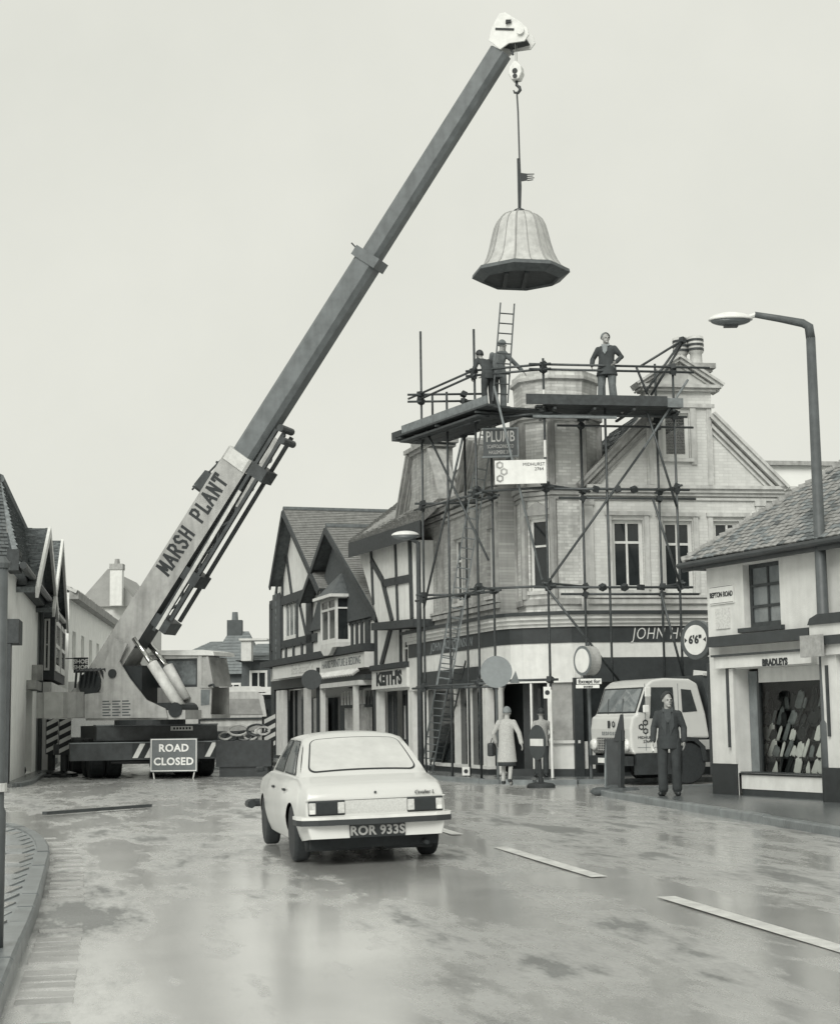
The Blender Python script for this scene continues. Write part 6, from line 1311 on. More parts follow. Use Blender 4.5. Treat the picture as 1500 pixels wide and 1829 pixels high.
# guard rails
GZ = 9.70
ledger('l3', 'r1', GZ, GZ - .0, e0=.2, e1=.2); ledger('l3', 'r1', GZ - .12, e0=.2, e1=.2); ledger('r1', 'r3', GZ, e1=.9); ledger('r1', 'r3', GZ - .12, e1=.5)
ledger('l1', 'l3', GZ - .06, GZ, e0=.6, e1=.1); ledger('l1', 'l3', GZ - .2, GZ - .12, e0=.1, e1=.1); ledger('l1', 'i1', GZ - .08, e1=.5); ledger('l1', 'i1', GZ - .26, e1=.3)
p_ = P3('l1', 0); tube(Vector((p_.x + .28, p_.y + .2, 8.55)), Vector((p_.x + .28, p_.y + .2, GZ)))
# diagonals, by where their ends are clamped
def onf(fr, u, v, n=.08): s_, z_ = fr.sz(u, v, n); return fr(s_, n, z_)
for fr, a, c, m_ in ((LO, (757, 1085), (826, 782), None), (LO, (755, 757), (872, 1000), None), (RO, (882, 690), (968, 1035), M['wood']), (RO, (968, 1040), (1105, 1215), None), (RO, (975, 1045), (1150, 800), None), (RO, (1150, 800), (1228, 678), M['wood']), (RO, (1155, 735), (1208, 905), None), (RO, (1165, 890), (1216, 1050), None), (RO, (1180, 1060), (1222, 1215), None)):
    p0, p1 = onf(fr, *a), onf(fr, *c); tube(p0, p1, m_)
# raking prop at the right end with its tie
t0 = at(1218, 608, 38.4); b0, b1, b2 = at(1152, 700, 38.0), at(1162, 706, 38.6), at(1142, 655, 38.2)
tube(t0, b0, r=.03); tube(t0 + Vector((.04, .05, 0)), b1, r=.03); tube(t0, b2); clamp(t0)
tube(at(1136, 656, 37.9), at(1160, 715, 38.0))
# pole with rope at the far left
# platform planks: left arm and right arm, each board its own
def planks(fr, s0, s1, n0, n1, z, w_=.225, th=.045, nm='scaffold_board'):
    n_ = n0; k = 0
    while n_ < n1 - .05:
        e0, e1 = random.uniform(-.12, .08), random.uniform(-.08, .12); zz = z + random.uniform(-.004, .004)
        MB().fbox(fr, s0 + e0, s1 + e1, n_ + .006, n_ + w_ - .006, zz, zz + th).obj(nm, M['plank'], sf); n_ += w_
PZ = LV[3] + .17
sL = LO.s(735, 1060); lenL = (PC - PLf).length
planks(LO, -lenL - .1, .25, -1.25, .22, PZ); planks(RO, -.15, RO.s(1212, 800), -1.1, .25, PZ + .05)
planks(LO, -lenL + .2, -.2, -.6, .1, PZ - .16, .3, .05)
for s_ in (-lenL, -lenL * .5, -.2): MB().fbox(LO, s_ - .03, s_ + .03, -1.4, .35, PZ - .09, PZ - .045).obj('putlog', M['tube'], sf)
for k in range(4): s_ = RO.s(985 + k * 70, 740); MB().fbox(RO, s_ - .03, s_ + .03, -1.2, .35, PZ - .06, PZ - .01).obj('putlog', M['tube'], sf)
# toe boards on edge
MB().fbox(RO, -.55, RO.s(1184, 700), .26, .30, PZ + .06, PZ + .30).obj('toe_board', M['plank'], sf); MB().fbox(RO, RO.s(1184, 700), RO.s(1212, 700), .25, .29, PZ + .04, PZ + .26).obj('toe_board', M['wood'], sf)
MB().fbox(LO, -lenL * .95, .2, .24, .28, PZ + .05, PZ + .26).obj('toe_board', M['wood'], sf)
MB().fbox(LO, -lenL - .3, -lenL + .2, -.2, .3, PZ - .06, PZ + .16).obj('plank_bundle', M['plank'], sf)
MB().fbox(RO, -.4, 1.6, .27, .31, PZ - .26, PZ - .2).obj('painted_batten', M['wood'], sf)
# rubble heap by the right end
b = MB(); q = at(1125, 703, 38.2)
hp_ = thing('rubble_heap', 'small heap of broken bricks on the scaffold platform', 'rubble', (q.x, q.y, PZ + .1))
for k in range(16):
    r_ = random.Random(k); MB().box((q.x + r_.uniform(-.4, .4), q.y + r_.uniform(-.25, .25), PZ + .13 + r_.uniform(0, .22) * (1 if k > 7 else .3)), r_.uniform(.12, .25), r_.uniform(.1, .2), r_.uniform(.1, .16), Euler((r_.uniform(-1, 1), r_.uniform(-1, 1), r_.uniform(0, 3))).to_matrix()).obj('brick', M['stone_d'] if k % 2 else M['dark'], hp_)
# ================================================================ LADDERS
def ladder(label, foot, head, width=.34, m_=None, pitch=.25, side=None):
    foot, head = Vector(foot), Vector(head); d = (head - foot).normalized(); L_ = (head - foot).length
    t = thing('ladder', label, 'ladder', foot); side = Vector(side or (1, 0, 0)); side = (side - d * side.dot(d)).normalized()
    for k in (-1, 1): MB().beam(foot + side * k * width / 2, head + side * k * width / 2 * .92, .035, .065, side.cross(d)).obj('stile', m_ or M['wood'], t)
    i = .2
    while i < L_ - .1:
        c = foot + d * i; MB().tube(c - side * width / 2, c + side * width / 2, .016, 6).obj('rung', m_ or M['wood'], t); i += pitch
    return t
zP = PZ + .1
ladder('tall wooden ladder rising into the sky above the platform', at(893, 718, 37.75) , at(906, 542, 37.95), .36, M['tube'])
f1 = gz(762, 1377, .09); ladder('wooden ladder standing on the footway against the scaffold', f1, at(814, 1085, 41.0), .32, M['wood'])
ladder('long wooden ladder lashed to the middle of the scaffold', at(792, 1226, 40.2), at(862, 815, 39.9), .33, M['wood'])
ladder('short pale ladder under the platform behind the PLUMB board', at(864, 810, 39.1), at(876, 735, 39.2), .33, M['woodl'])
ladder('thin dark ladder leaning inside the scaffold by the left shop window', gz(776, 1376, .09), at(822, 1180, 42.0), .30, M['tube'])
# ================================================================ BOARDS ON THE SCAFFOLD
SBN = Frame(LO(-.55, .14, 0).xy, (1, -.1))
s_, z_ = SBN.sz(866, 768), SBN.sz(924, 812)
pb = thing('plumb_sign', 'dark PLUMB board with pale letters tied to the scaffold', 'sign', SBN((s_[0] + z_[0]) / 2, 0, z_[1]))
MB().fbox(SBN, s_[0] - .05, z_[0], .0, .03, z_[1] - .02, s_[1]).obj('sign_panel', mat('dark_board', .05, .6, .2, 6), pb)
b = MB()
for a0, a1, c0, c1 in ((s_[0] - .08, z_[0] + .03, s_[1], s_[1] + .04), (s_[0] - .08, z_[0] + .03, z_[1] - .06, z_[1] - .02)): b.fbox(SBN, a0, a1, -.01, .045, c0, c1)
b.fbox(SBN, z_[0], z_[0] + .035, -.01, .046, z_[1] - .02, s_[1]); pieces(b, 'sign_frame', M['wood'], pb)
mid = (s_[0] + z_[0]) / 2 - .02; H_ = s_[1] - z_[1]; sgl = mat('sign_grey_letters', .34, .6)
ftext(SBN, 'PLUMB', .36, sgl, mid, .034, s_[1] - H_ * .30, pb, sx=.62, bold=.004); ftext(SBN, 'SCAFFOLDING CO', .12, sgl, mid, .034, z_[1] + H_ * .33, pb, sx=.62); ftext(SBN, 'HASLEMERE 3122', .12, sgl, mid, .034, z_[1] + H_ * .10, pb, sx=.62)
SWN = Frame(RO(-.9, .16, 0).xy, (1, -.10))
a_, c_ = SWN.sz(883, 823), SWN.sz(976, 863)
ws = thing('midhurst_sign', 'white MIDHURST 2764 board with hexagon emblem tied to the scaffold', 'sign', SWN((a_[0] + c_[0]) / 2, 0, c_[1]))
MB().fbox(SWN, a_[0], c_[0], 0, .02, c_[1], a_[1]).obj('sign_panel', M['white'], ws)
wd, hd_ = c_[0] - a_[0], a_[1] - c_[1]
for k, (dx, dz_) in enumerate(((.10, .80), (.18, .52), (.10, .24))): hexring(SWN(a_[0] + wd * dx, .021, c_[1] + hd_ * dz_), .095, M['stone_d'], ws, (SWN.d.x, SWN.d.y, 0), (0, 0, 1), (SWN.n.x, SWN.n.y, 0), local=False, th=.045)
ftext(SWN, 'MIDHURST', .105, M['ink'], a_[0] + wd * .76, .022, c_[1] + hd_ * .80, ws); ftext(SWN, '2764', .105, M['ink'], a_[0] + wd * .86, .022, c_[1] + hd_ * .60, ws)
# ================================================================ STREET LAMPS
lb = gz(1484, 1432, .09); lamp = thing('street_lamp', 'tall grey street lamp with bent arm in front of the draper shop', 'street lamp', lb)
lx, ly = lb.x, lb.y; zE = at(1447, 577, ly).z
b = MB(); b.path([(lx, ly, .05), (lx, ly, 1.3), (lx, ly, 1.35), (lx, ly, zE - .25)], [.13, .125, .10, .075], 16); b.obj('column', M['lampc'], lamp, smooth=True)
h_ = at(1347, 562, ly); b = MB(); b.path([(lx, ly, zE - .26), (lx - .02, ly, zE - .06), (lx - .12, ly, zE + .0), (lx - .5, ly, zE + .08), (h_.x, ly, h_.z)], [.075, .075, .07, .058, .05], 12); b.obj('arm', M['lampc'], lamp, smooth=True)
hc = at(1304, 572, ly)
def ell(c, rx, ry, z0, z1, n=20, k=8):
    b = MB(); c = Vector(c)
    for j in range(k + 1):
        t = math.pi / 2 * j / k; r_ = math.cos(t); zz = z0 + (z1 - z0) * math.sin(t)
        b.v += [tuple(c + Vector((math.cos(2 * math.pi * i / n) * rx * r_, math.sin(2 * math.pi * i / n) * ry * r_, zz))) for i in range(n)]
    b.f = [(j * n + i, j * n + (i + 1) % n, (j + 1) * n + (i + 1) % n, (j + 1) * n + i) for j in range(k) for i in range(n)] + [tuple(range(n))]; b.m = [0] * len(b.f); return b
ell((hc.x, ly, hc.z), .36, .2, .0, .13).obj('lamp_hood', M['boomw'], lamp, smooth=True, fix=True); ell((hc.x, ly, hc.z - .002), .33, .18, 0, -.09).obj('lamp_bowl', mat('lamp_bowl_glass', .13, .2, .1, 5), lamp, smooth=True, fix=True)
MB().box((hc.x, ly, hc.z - .10), .22, .12, .03).obj('bowl_catch', M['dark'], lamp); MB().tube((hc.x + .3, ly, hc.z + .05), (h_.x + .02, ly, h_.z), .04, 8).obj('hood_spigot', M['boomw'], lamp)
l2 = gz(752, 1384, .09); lp2 = thing('street_lamp', "dark street lamp with oval lantern beside the KEITH'S house", 'street lamp', l2)
lx, ly = l2.x, l2.y; hz = at(724, 955, ly)
zt2 = at(739, 968, ly).z
MB().path([(lx, ly, .05), (lx, ly, 3.0), (lx, ly, zt2)], [.08, .07, .055], 10).obj('column', M['timber'], lp2, smooth=True); MB().tube((lx, ly, zt2 - .02), (hz.x + .12, ly, hz.z - .1), .05, 8).obj('arm', M['timber'], lp2)
ell((hz.x, ly, hz.z - .02), .36, .2, 0, .12).obj('lamp_hood', M['boomw'], lp2, smooth=True, fix=True); ell((hz.x, ly, hz.z - .022), .34, .19, 0, -.12).obj('lamp_bowl', mat('bowl2', .14, .2, .1, 5), lp2, smooth=True, fix=True)
# ================================================================ ROAD SIGNS
def post(t, x, y, z1, r=.04, m_=None): return MB().tube((x, y, 0.0), (x, y, z1), r, 10).obj('post', m_ or M['lampc'], t)
# width limit roundel
c = at(1242, 1143, 31.0); rs = thing('width_limit_sign', 'round 6-foot-6 width limit sign at the mouth of the side street', 'road sign', (c.x, c.y, c.z))
nn = Vector((-.78, -.62, 0)).normalized(); ax = Vector((-nn.y, nn.x, 0))
b = MB(); b.lathe([(.375, -.10), (.375, .0)], 32, c, nn); b.obj('sign_case', M['boomd'], rs); b = MB(); b.lathe([(.372, 0), (.372, .012)], 32, c, nn); b.obj('red_ring', mat('sign_ring', .07, .4), rs); b = MB(); b.lathe([(.285, .012), (.285, .018)], 32, c, nn); b.obj('sign_face', M['white'], rs)
put_text('6\'6"', .21, M['ink'], ax, (0, 0, 1), nn, c + nn * .022, rs, bold=.008)
for k in (-1, 1): MB().add([c + nn * .022 + ax * k * .27 + Vector((0, 0, .05)), c + nn * .022 + ax * k * .27 - Vector((0, 0, .05)), c + nn * .022 + ax * k * .20], [(0, 1, 2) if k < 0 else (0, 2, 1)]).obj('arrow_head', M['ink'], rs)
MB().tube(c - nn * .1, c + Vector((1.6, -.2, -.1)), .035, 10).obj('wall_arm', M['lampc'], rs)
# edge-on lamp-lit roundel with Except for access plate
c = at(1040, 1180, 36.6); r2 = thing('access_sign', 'lit roundel seen edge-on above an Except for access plate', 'road sign', (c.x, c.y, .09))
nn = Vector((-.86, -.5, 0)).normalized(); b = MB(); b.lathe([(.33, -.28), (.33, 0)], 28, c, nn); b.obj('sign_case', M['stone_d'], r2); b = MB(); b.lathe([(.335, .0), (.335, .012)], 28, c, nn); b.obj('red_ring', mat('sign_ring2', .14, .4), r2); b = MB(); b.lathe([(.27, .012), (.27, .018)], 28, c, nn); b.obj('sign_face', M['white'], r2)
q = at(1051, 1217, 36.4); fq = Frame((q.x - .27, q.y), (1, -.05)); MB().fbox(fq, 0, .55, 0, .02, q.z - .06, q.z + .06).obj('access_plate', M['white'], r2); ftext(fq, 'Except for', .115, M['ink'], .275, .024, q.z - .005, r2, bold=.003); MB().fbox(fq, -.02, .5, 0, .02, q.z - .15, q.z - .075).obj('access_plate', M['white'], r2); ftext(fq, 'access', .08, M['ink'], .25, .024, q.z - .112, r2, bold=.002)
MB().tube((c.x + .14, c.y + .1, .05), (c.x + .14, c.y + .1, c.z + .4), .038, 10).obj('post', M['lampc'], r2)
# grey back of a round sign
c = at(886, 1200, 36.9); r3 = thing('round_sign_back', 'plain grey back of a round sign on a post at the corner', 'road sign', (c.x, c.y, .09))
b = MB(); b.lathe([(.36, 0), (.36, .015)], 32, c, (0, -1, 0)); b.obj('sign_disc', M['signback'], r3); MB().prism(Frame((c.x, c.y), (1, 0)), [(.30, c.z - .26), (.52, c.z - .26), (.44, c.z + .02)], -.03, -.01).obj('lower_plate', M['boomd'], r3, fix=True); post(r3, c.x, c.y + .05, c.z + .3, .03)
# round dark sign on post before the furniture shop
c = at(557, 1214, 47.5); r4 = thing('dark_round_sign', 'dark round sign back on a post before the furniture shop', 'road sign', (c.x, c.y, .09))
b = MB(); b.lathe([(.29, 0), (.29, .12)], 28, c, (0, -1, 0)); b.obj('sign_disc', mat('dark_sign_back', .055, .6, .2, 10), r4); MB().path([(c.x + .18, c.y + .05, 0), (c.x + .18, c.y + .05, c.z + .35)], .05, 10).obj('post', M['ink'], r4)
# no-entry sign on its own foot
g = gz(966, 1407, 0); ne = thing('no_entry_sign', 'free-standing no-entry disc with white bar on a round foot', 'road sign', (g.x, g.y, 0))
nn = Vector((-.90, -.42, 0)).normalized(); cz = at(962, 1326, g.y).z; c = Vector((g.x - .06, g.y, cz))
b = MB(); b.lathe([(.365, -.012), (.365, .012)], 36, c, nn); b.obj('sign_disc', mat('no_entry_red', .05, .4, .15, 8), ne)
axx = Vector((-nn.y, nn.x, 0)); MB().box(c + nn * .016, .56, .006, .15, Matrix((axx, nn, Vector((0, 0, 1)))).transposed()).obj('white_bar', M['white'], ne)
MB().tube((g.x, g.y, .05), (g.x - .03, g.y + .02, cz - .2), .045, 10).obj('stem', M['ink'], ne); MB().lathe([(.30, .0), (.30, .05), (.26, .09), (.06, .12), (.05, .2)], 24, (g.x, g.y, .0)).obj('foot', M['ink'], ne, smooth=False)
# small notices on the corner
for k, (u, v, Y, hh_) in enumerate(((977, 1237, 36.9, .24),)):
    q = at(u, v, Y); t = tag(MB().box((q.x, q.y, q.z), .17, .02, .26).obj('pole_notice', M['white']), 'small white notice with black disc tied to the painted scaffold pole', 'notice'); b = MB(); disc(b, (q.x, q.y - .014, q.z), (0, -1, 0), .055, .006, 16); b.obj('black_disc', M['ink'], t)
q = at(832, 1379, 39.4); t = tag(MB().box((q.x, q.y, q.z + .02), .18, .02, .2).obj('kerb_notice', M['white']), 'small white square notice low by the left shop window', 'notice'); b = MB(); disc(b, (q.x, q.y - .014, q.z + .02), (0, -1, 0), .05, .006, 16); b.obj('black_disc', M['ink'], t); MB().box((q.x, q.y + .02, .19), .04, .02, q.z).obj('notice_leg', M['dark'], t)
# temporary sign seen edge-on with sandbags
g = gz(1094, 1420, 0); ts = thing('temporary_road_sign', 'temporary road sign frame seen edge-on, weighted with sandbags', 'road sign', (g.x, g.y, 0))
sgf = Frame((g.x, g.y), (.9, -.35)); MB().fbox(sgf, -.13, .15, -.03, .03, .1, 1.04).obj('sign_board', mat('sign_edge', .03, .5, .3, 6), ts)
MB().beam(sgf(.17, .05, .02), sgf(.20, .0, 1.2), .08, .10).obj('rear_leg', M['dark'], ts); MB().prism(sgf, [(.05, 1.0), (.26, 1.0), (.24, 1.5), (.20, 1.5)], -.02, .05).obj('warning_triangle', M['ink'], ts, fix=True)
MB().beam(sgf(-.12, .04, .02), sgf(-.1, .0, 1.0), .04, .05).obj('front_leg', M['wood'], ts)
for k, (s_, n_) in enumerate(((-.2, .12), (.12, .15), (.3, -.1), (-.25, -.15), (.05, -.02))):
    c = sgf(s_, n_, .0); b = MB(); kk = 8
    def bagp(u, v, c=c, k=k): a = 2 * math.pi * u; p = math.pi * v; return (c.x + .2 * math.cos(a) * math.sin(p) ** .7, c.y + .13 * math.sin(a) * math.sin(p) ** .7, .07 + (.05 if k == 4 else 0) - .075 * math.cos(p))
    b.grid(bagp, 14, 8); sb = b.obj('sandbag', M['sack'], smooth=True); tag(sb, 'dark sandbag lying at the foot of the temporary road sign', 'sandbag', 'sandbags holding the temporary sign')
# ROAD CLOSED board on legs
rc = gz(312, 1391, 0); t = thing('road_closed_sign', 'grey ROAD CLOSED board on thin legs before the crane', 'road sign', (rc.x, rc.y, 0))
a_, c_ = at(269, 1319, rc.y), at(353, 1378, rc.y); fr = Frame((a_.x, rc.y), (1, 0)); W_ = c_.x - a_.x
MB().fbox(fr, 0, W_, 0, .03, c_.z, a_.z).obj('sign_panel', M['greysign'], t)
b = MB(); e = .035
for s0_, s1_, z0_, z1_ in ((.02, W_ - .02, c_.z + .02, c_.z + .02 + .02), (.02, W_ - .02, a_.z - .04, a_.z - .02), (.02, .04, c_.z + .04, a_.z - .04), (W_ - .04, W_ - .02, c_.z + .04, a_.z - .04)): b.fbox(fr, s0_, s1_, .03, .033, z0_, z1_)
pieces(b, 'sign_border', M['letters'], t)
for txt, k in (('ROAD', .70), ('CLOSED', .30)): put_text(txt, .27, M['letters'], (1, 0, 0), (0, 0, 1), (0, -1, 0), fr(W_ / 2, .034, c_.z + (a_.z - c_.z) * k), t, bold=.008, spacing=1.08)
for s_ in (.08, W_ - .08): MB().path([fr(s_, -.02, a_.z - .1), fr(s_, -.02, c_.z), fr(s_ + (.05 if s_ < .5 else -.02), .12, .0)], .018, 6).obj('leg', M['stone'], t)
# dark post at the edge of the left pavement
g = gz(-9, 1700, .085); t = thing('dark_post', 'dark painted street post on the left paved corner', 'post', (g.x, g.y, .08)); zt3 = at(0, 1015, g.y).z
MB().path([(g.x, g.y, .06), (g.x, g.y, .9), (g.x, g.y, .93), (g.x, g.y, zt3)], [.05, .05, .038, .036], 12).obj('shaft', M['lampc'], t, smooth=True); MB().lathe([(.042, 0), (.05, .03), (.02, .07)], 12, (g.x, g.y, zt3)).obj('cap', M['lampc'], t)
MB().lathe([(.055, 1.0), (.055, 1.05)], 12, (g.x, g.y, .02)).obj('band', M['stone'], t)
# rubble sack by the white corner house
g = gz(28, 1385, .09); b = MB(); b.grid(lambda u, v: (g.x + .3 * math.cos(2 * math.pi * u) * math.sin(math.pi * v) ** .8, g.y + .25 * math.sin(2 * math.pi * u) * math.sin(math.pi * v) ** .8, .23 - .19 * math.cos(math.pi * v)), 14, 8); tag(b.obj('filled_sack', M['sack'], smooth=True), 'filled sack lying beside the white corner house', 'sack')
# estate sign on the far side of the side street
q = at(1256, 1215, 37.6); t = tag(MB().box((q.x, q.y, q.z), .5, .04, .42, Euler((0, .12, .0)).to_matrix()).obj('window_card', M['offwhite']), 'pale tilted card on the shop front beside the lorry', 'sign')

# coil of hose and slings dumped on the right outrigger, plank lying in the road
q = at(432, 1338, 44.0); t = thing('hose_heap', 'heap of coiled hoses and slings behind the right outrigger beam', 'hose heap', (q.x, q.y + .6, 0))
rnd = random.Random(4)
MB().box((q.x, q.y + .75, .62), 1.5, .7, .7).obj('equipment_box', M['tar'], t)
MB().box((q.x, q.y + .75, .14), 1.3, .6, .28).obj('box_base', M['tar'], t)
for k in range(7):
    cx, cz, r_ = q.x - .5 + k * .17, 1.05 + rnd.uniform(0, .22), rnd.uniform(.16, .28); tl = rnd.uniform(-.9, .9)
    MB().path([(cx + r_ * math.cos(a * .42), q.y + .55 + .12 * math.sin(a * .42 + tl), cz + r_ * .55 * math.sin(a * .42)) for a in range(16)], .03, 6).obj('hose_coil', M['black'] if k % 2 else M['stone_d'], t)
a_, c_ = gz(80, 1456, 0), gz(268, 1442, 0); tag(MB().beam(Vector((a_.x, a_.y, .03)), Vector((c_.x, c_.y, .03)), .10, .05).obj('loose_plank', M['plank']), 'long thin plank lying in the road before the crane', 'plank')
# ================================================================ PEOPLE
def fuse(b, voxel, it=4):
    me = bpy.data.meshes.new('tmp'); me.from_pydata([tuple(v) for v in b.v], [], b.f)
    bm = bmesh.new(); bm.from_mesh(me); bmesh.ops.recalc_face_normals(bm, faces=bm.faces); bm.to_mesh(me); bm.free()
    o = bpy.data.objects.new('tmp', me); COL.objects.link(o)
    r = o.modifiers.new('r', 'REMESH'); r.mode = 'VOXEL'; r.voxel_size = voxel; r.use_smooth_shade = True
    s = o.modifiers.new('s', 'SMOOTH'); s.iterations = it; s.factor = .5
    dg = bpy.context.evaluated_depsgraph_get(); res = bpy.data.meshes.new_from_object(o.evaluated_get(dg)); bpy.data.objects.remove(o); bpy.data.meshes.remove(me)
    for p in res.polygons: p.use_smooth = True
    return res
def ball(b, c, rx, ry, rz, n=12, k=8, R=None):
    R = R or Matrix.Identity(3); c = Vector(c); vs = []
    for j in range(k + 1):
        t = math.pi * j / k
        for i in range(n):
            a = 2 * math.pi * i / n; vs.append(c + R @ Vector((rx * math.sin(t) * math.cos(a), ry * math.sin(t) * math.sin(a), -rz * math.cos(t))))
    b.add(vs, [(j * n + i, j * n + (i + 1) % n, (j + 1) * n + (i + 1) % n, (j + 1) * n + i) for j in range(k) for i in range(n)])
def limb(b, pts, rs, n=10):
    b.path(pts, rs, n)
    for p, r in zip(pts, rs): ball(b, p, r, r, r, 10, 6)
def rings(b, lst, n=16):
    """stacked ellipses: (centre, rx, ry)"""
    vs = []
    for c, rx, ry in lst: vs += [Vector(c) + Vector((rx * math.cos(2 * math.pi * i / n), ry * math.sin(2 * math.pi * i / n), 0)) for i in range(n)]
    k = len(lst); b.add(vs, [(j * n + i, j * n + (i + 1) % n, (j + 1) * n + (i + 1) % n, (j + 1) * n + i) for j in range(k - 1) for i in range(n)] + [tuple(range(n - 1, -1, -1)), tuple(range((k - 1) * n, k * n))])
def hand(b, w_, d, side, curl=.5):
    """palm and five fingers from wrist w_ along d; side = +1 right hand"""
    d = Vector(d).normalized(); x = Vector((0, 1, 0)); x = (x - d * x.dot(d)).normalized(); nrm = d.cross(x) * side
    ball(b, w_ + d * .045, .02, .042, .05, 10, 6, Matrix((nrm, x, d)).transposed())
    for i, (o, l) in enumerate(((.032, .070), (.011, .080), (-.011, .075), (-.030, .060))):
        p0 = w_ + d * .085 + x * o; p1 = p0 + d * l * .5 - nrm * curl * .015; p2 = p1 + d * l * .4 - nrm * curl * .04; limb(b, [p0 - d * .02, p0, p1, p2], [.011, .0105, .0095, .008], 8)
    p0 = w_ + d * .03 + x * .035; p1 = p0 + d * .035 + x * .022 - nrm * .012; limb(b, [p0, p1, p1 + d * .03 - nrm * .01], [.013, .012, .009], 8)
def person(label, loc, rz, J, look=0.0, hair='hair', top='suit', legs='suit', coat=None, bald=False, shirt=None, group=None, scale=1.0, wide=1.0):
    """J overrides joints of a 1.75 m figure standing at the origin facing +y (x = its right)"""
    D = dict(pel=(0, 0, .95), sp=(0, .0, 1.15), ch=(0, .0, 1.36), nk=(0, .0, 1.50), hd=(0, .03, 1.63), shl=(-.165, 0, 1.40), shr=(.165, 0, 1.40), ell=(-.25, -.03, 1.15), elr=(.25, -.03, 1.15), wrl=(-.25, .05, .90), wrr=(.25, .05, .90),
             hil=(-.10, 0, .93), hir=(.10, 0, .93), knl=(-.11, .03, .50), knr=(.11, .03, .50), anl=(-.12, -.02, .09), anr=(.12, -.02, .09), tol=(-.14, .17, .03), tor=(.14, .17, .03))
    D.update(J); V = {k: Vector(v) for k, v in D.items()}
    t = thing('person', label, 'person', loc, rz, group); t.scale = (scale * wide, scale * wide, scale)
    hR = Matrix.Rotation(look, 3, 'Z'); hd = V['hd']
    b = MB()
    rings(b, [(V['pel'] - Vector((0, 0, .08)), .15, .10), (V['pel'], .165, .115), (V['sp'], .145, .10), (V['ch'], .17, .11), (V['nk'] - Vector((0, 0, .05)), .13, .075), (V['nk'], .06, .06)])
    limb(b, [V['nk'] - Vector((0, 0, .04)), V['nk'].lerp(hd, .6)], [.062, .058])
    ball(b, hd + hR @ Vector((0, -.01, .035)), .076, .095, .105, 16, 12); ball(b, hd + hR @ Vector((0, .025, -.045)), .058, .065, .07, 14, 10)
    ball(b, hd + hR @ Vector((0, .098, -.01)), .014, .02, .028, 8, 6); ball(b, hd + hR @ Vector((0, .085, -.055)), .028, .012, .012, 8, 6); ball(b, hd + hR @ Vector((0, .07, -.095)), .03, .025, .02, 8, 6)
    ball(b, hd + hR @ Vector((0, .078, .03)), .055, .02, .014, 10, 6)
    for s_ in (-1, 1): ball(b, hd + hR @ Vector((s_ * .078, -.01, 0)), .012, .022, .032, 8, 6)
    for a in 'lr':
        limb(b, [V['sh' + a], V['el' + a], V['wr' + a]], [.055, .043, .029]); hand(b, V['wr' + a], V['wr' + a] - V['el' + a], 1 if a == 'r' else -1)
        limb(b, [V['hi' + a], V['kn' + a], V['an' + a]], [.085, .056, .042]); limb(b, [V['an' + a] - Vector((0, .03, .02)), V['to' + a]], [.042, .03])
    me = fuse(b, .0085, 3); me.materials.append(M['skin']); link(me, 'body', t, True)
    # eyes
    for s_ in (-1, 1): c = hd + hR @ Vector((s_ * .032, .086, .012)); e = MB(); ball(e, c, .013, .008, .007, 8, 6); e.obj('eye', M['ink'], t, local=True, smooth=True)
    # hair
    if hair:
        hb = MB()
        for j in range(9):
            for i in range(20):
                a, p = 2 * math.pi * i / 20, math.pi * .56 * j / 8; r_ = 1.0
                front = max(0, math.sin(a)); lim = 1 - (.62 if not bald else .78) * front ** 1.5
                p2 = p * lim; hb.v.append(tuple(hd + hR @ Vector((.086 * math.sin(p2) * math.cos(a), -.014 + .106 * math.sin(p2) * math.sin(a), .035 + .118 * math.cos(p2)))))
        hb.f = [(j * 20 + i, j * 20 + (i + 1) % 20, (j + 1) * 20 + (i + 1) % 20, (j + 1) * 20 + i) for j in range(8) for i in range(20)]; hb.m = [0] * len(hb.f); ho = hb.obj('hair', M[hair], t, local=True, smooth=True, fix=True); sm = ho.modifiers.new('s', 'SOLIDIFY'); sm.thickness = .012; sm.offset = 1
    # trousers, shoes
    if legs:
        b = MB(); rings(b, [(V['pel'] - Vector((0, 0, .10)), .16, .115), (V['pel'], .178, .128), (V['pel'] + Vector((0, 0, .09)), .165, .12)])
        for a in 'lr': d = (V['an' + a] - V['kn' + a]).normalized(); limb(b, [V['hi' + a], V['hi' + a].lerp(V['kn' + a], .5), V['kn' + a], V['an' + a] - d * .03], [.10, .092, .078, .082])
        me = fuse(b, .011, 4); me.materials.append(M[legs]); link(me, 'trousers', t, True)
    for a in 'lr':
        b = MB(); limb(b, [V['an' + a] + Vector((0, -.045, -.045)), V['an' + a] + Vector((0, .03, -.035)), V['to' + a] + Vector((0, 0, .012))], [.046, .052, .042]); me = fuse(b, .01, 3)
        z0 = min(v.co.z for v in me.vertices); me.transform(Matrix.Translation((0, 0, 0))); me.materials.append(M['shoe']); link(me, 'shoe', t, True)
    # jacket or coat
    if top:
        b = MB(); z0 = coat if coat else .80
        low = V['pel'] + Vector((0, 0, z0 - .95))
        lst = [(low, .185 if not coat else .225, .14 if not coat else .19), (V['pel'] + Vector((0, 0, .02)), .180, .135), (V['sp'], .163, .12), (V['ch'], .180, .122), (V['ch'].lerp(V['nk'], .45), .185, .105), (V['ch'].lerp(V['nk'], .75), .135, .085), (V['nk'] - Vector((0, 0, .015)), .075, .075)]
        rings(b, lst, 20)
        for a in 'lr': e = V['el' + a].lerp(V['wr' + a], .92); limb(b, [V['sh' + a], V['sh' + a].lerp(V['el' + a], .5), V['el' + a], e], [.066, .062, .056, .05])
        me = fuse(b, .011, 3); me.materials.append(M[top]); link(me, 'coat' if coat else 'jacket', t, True)
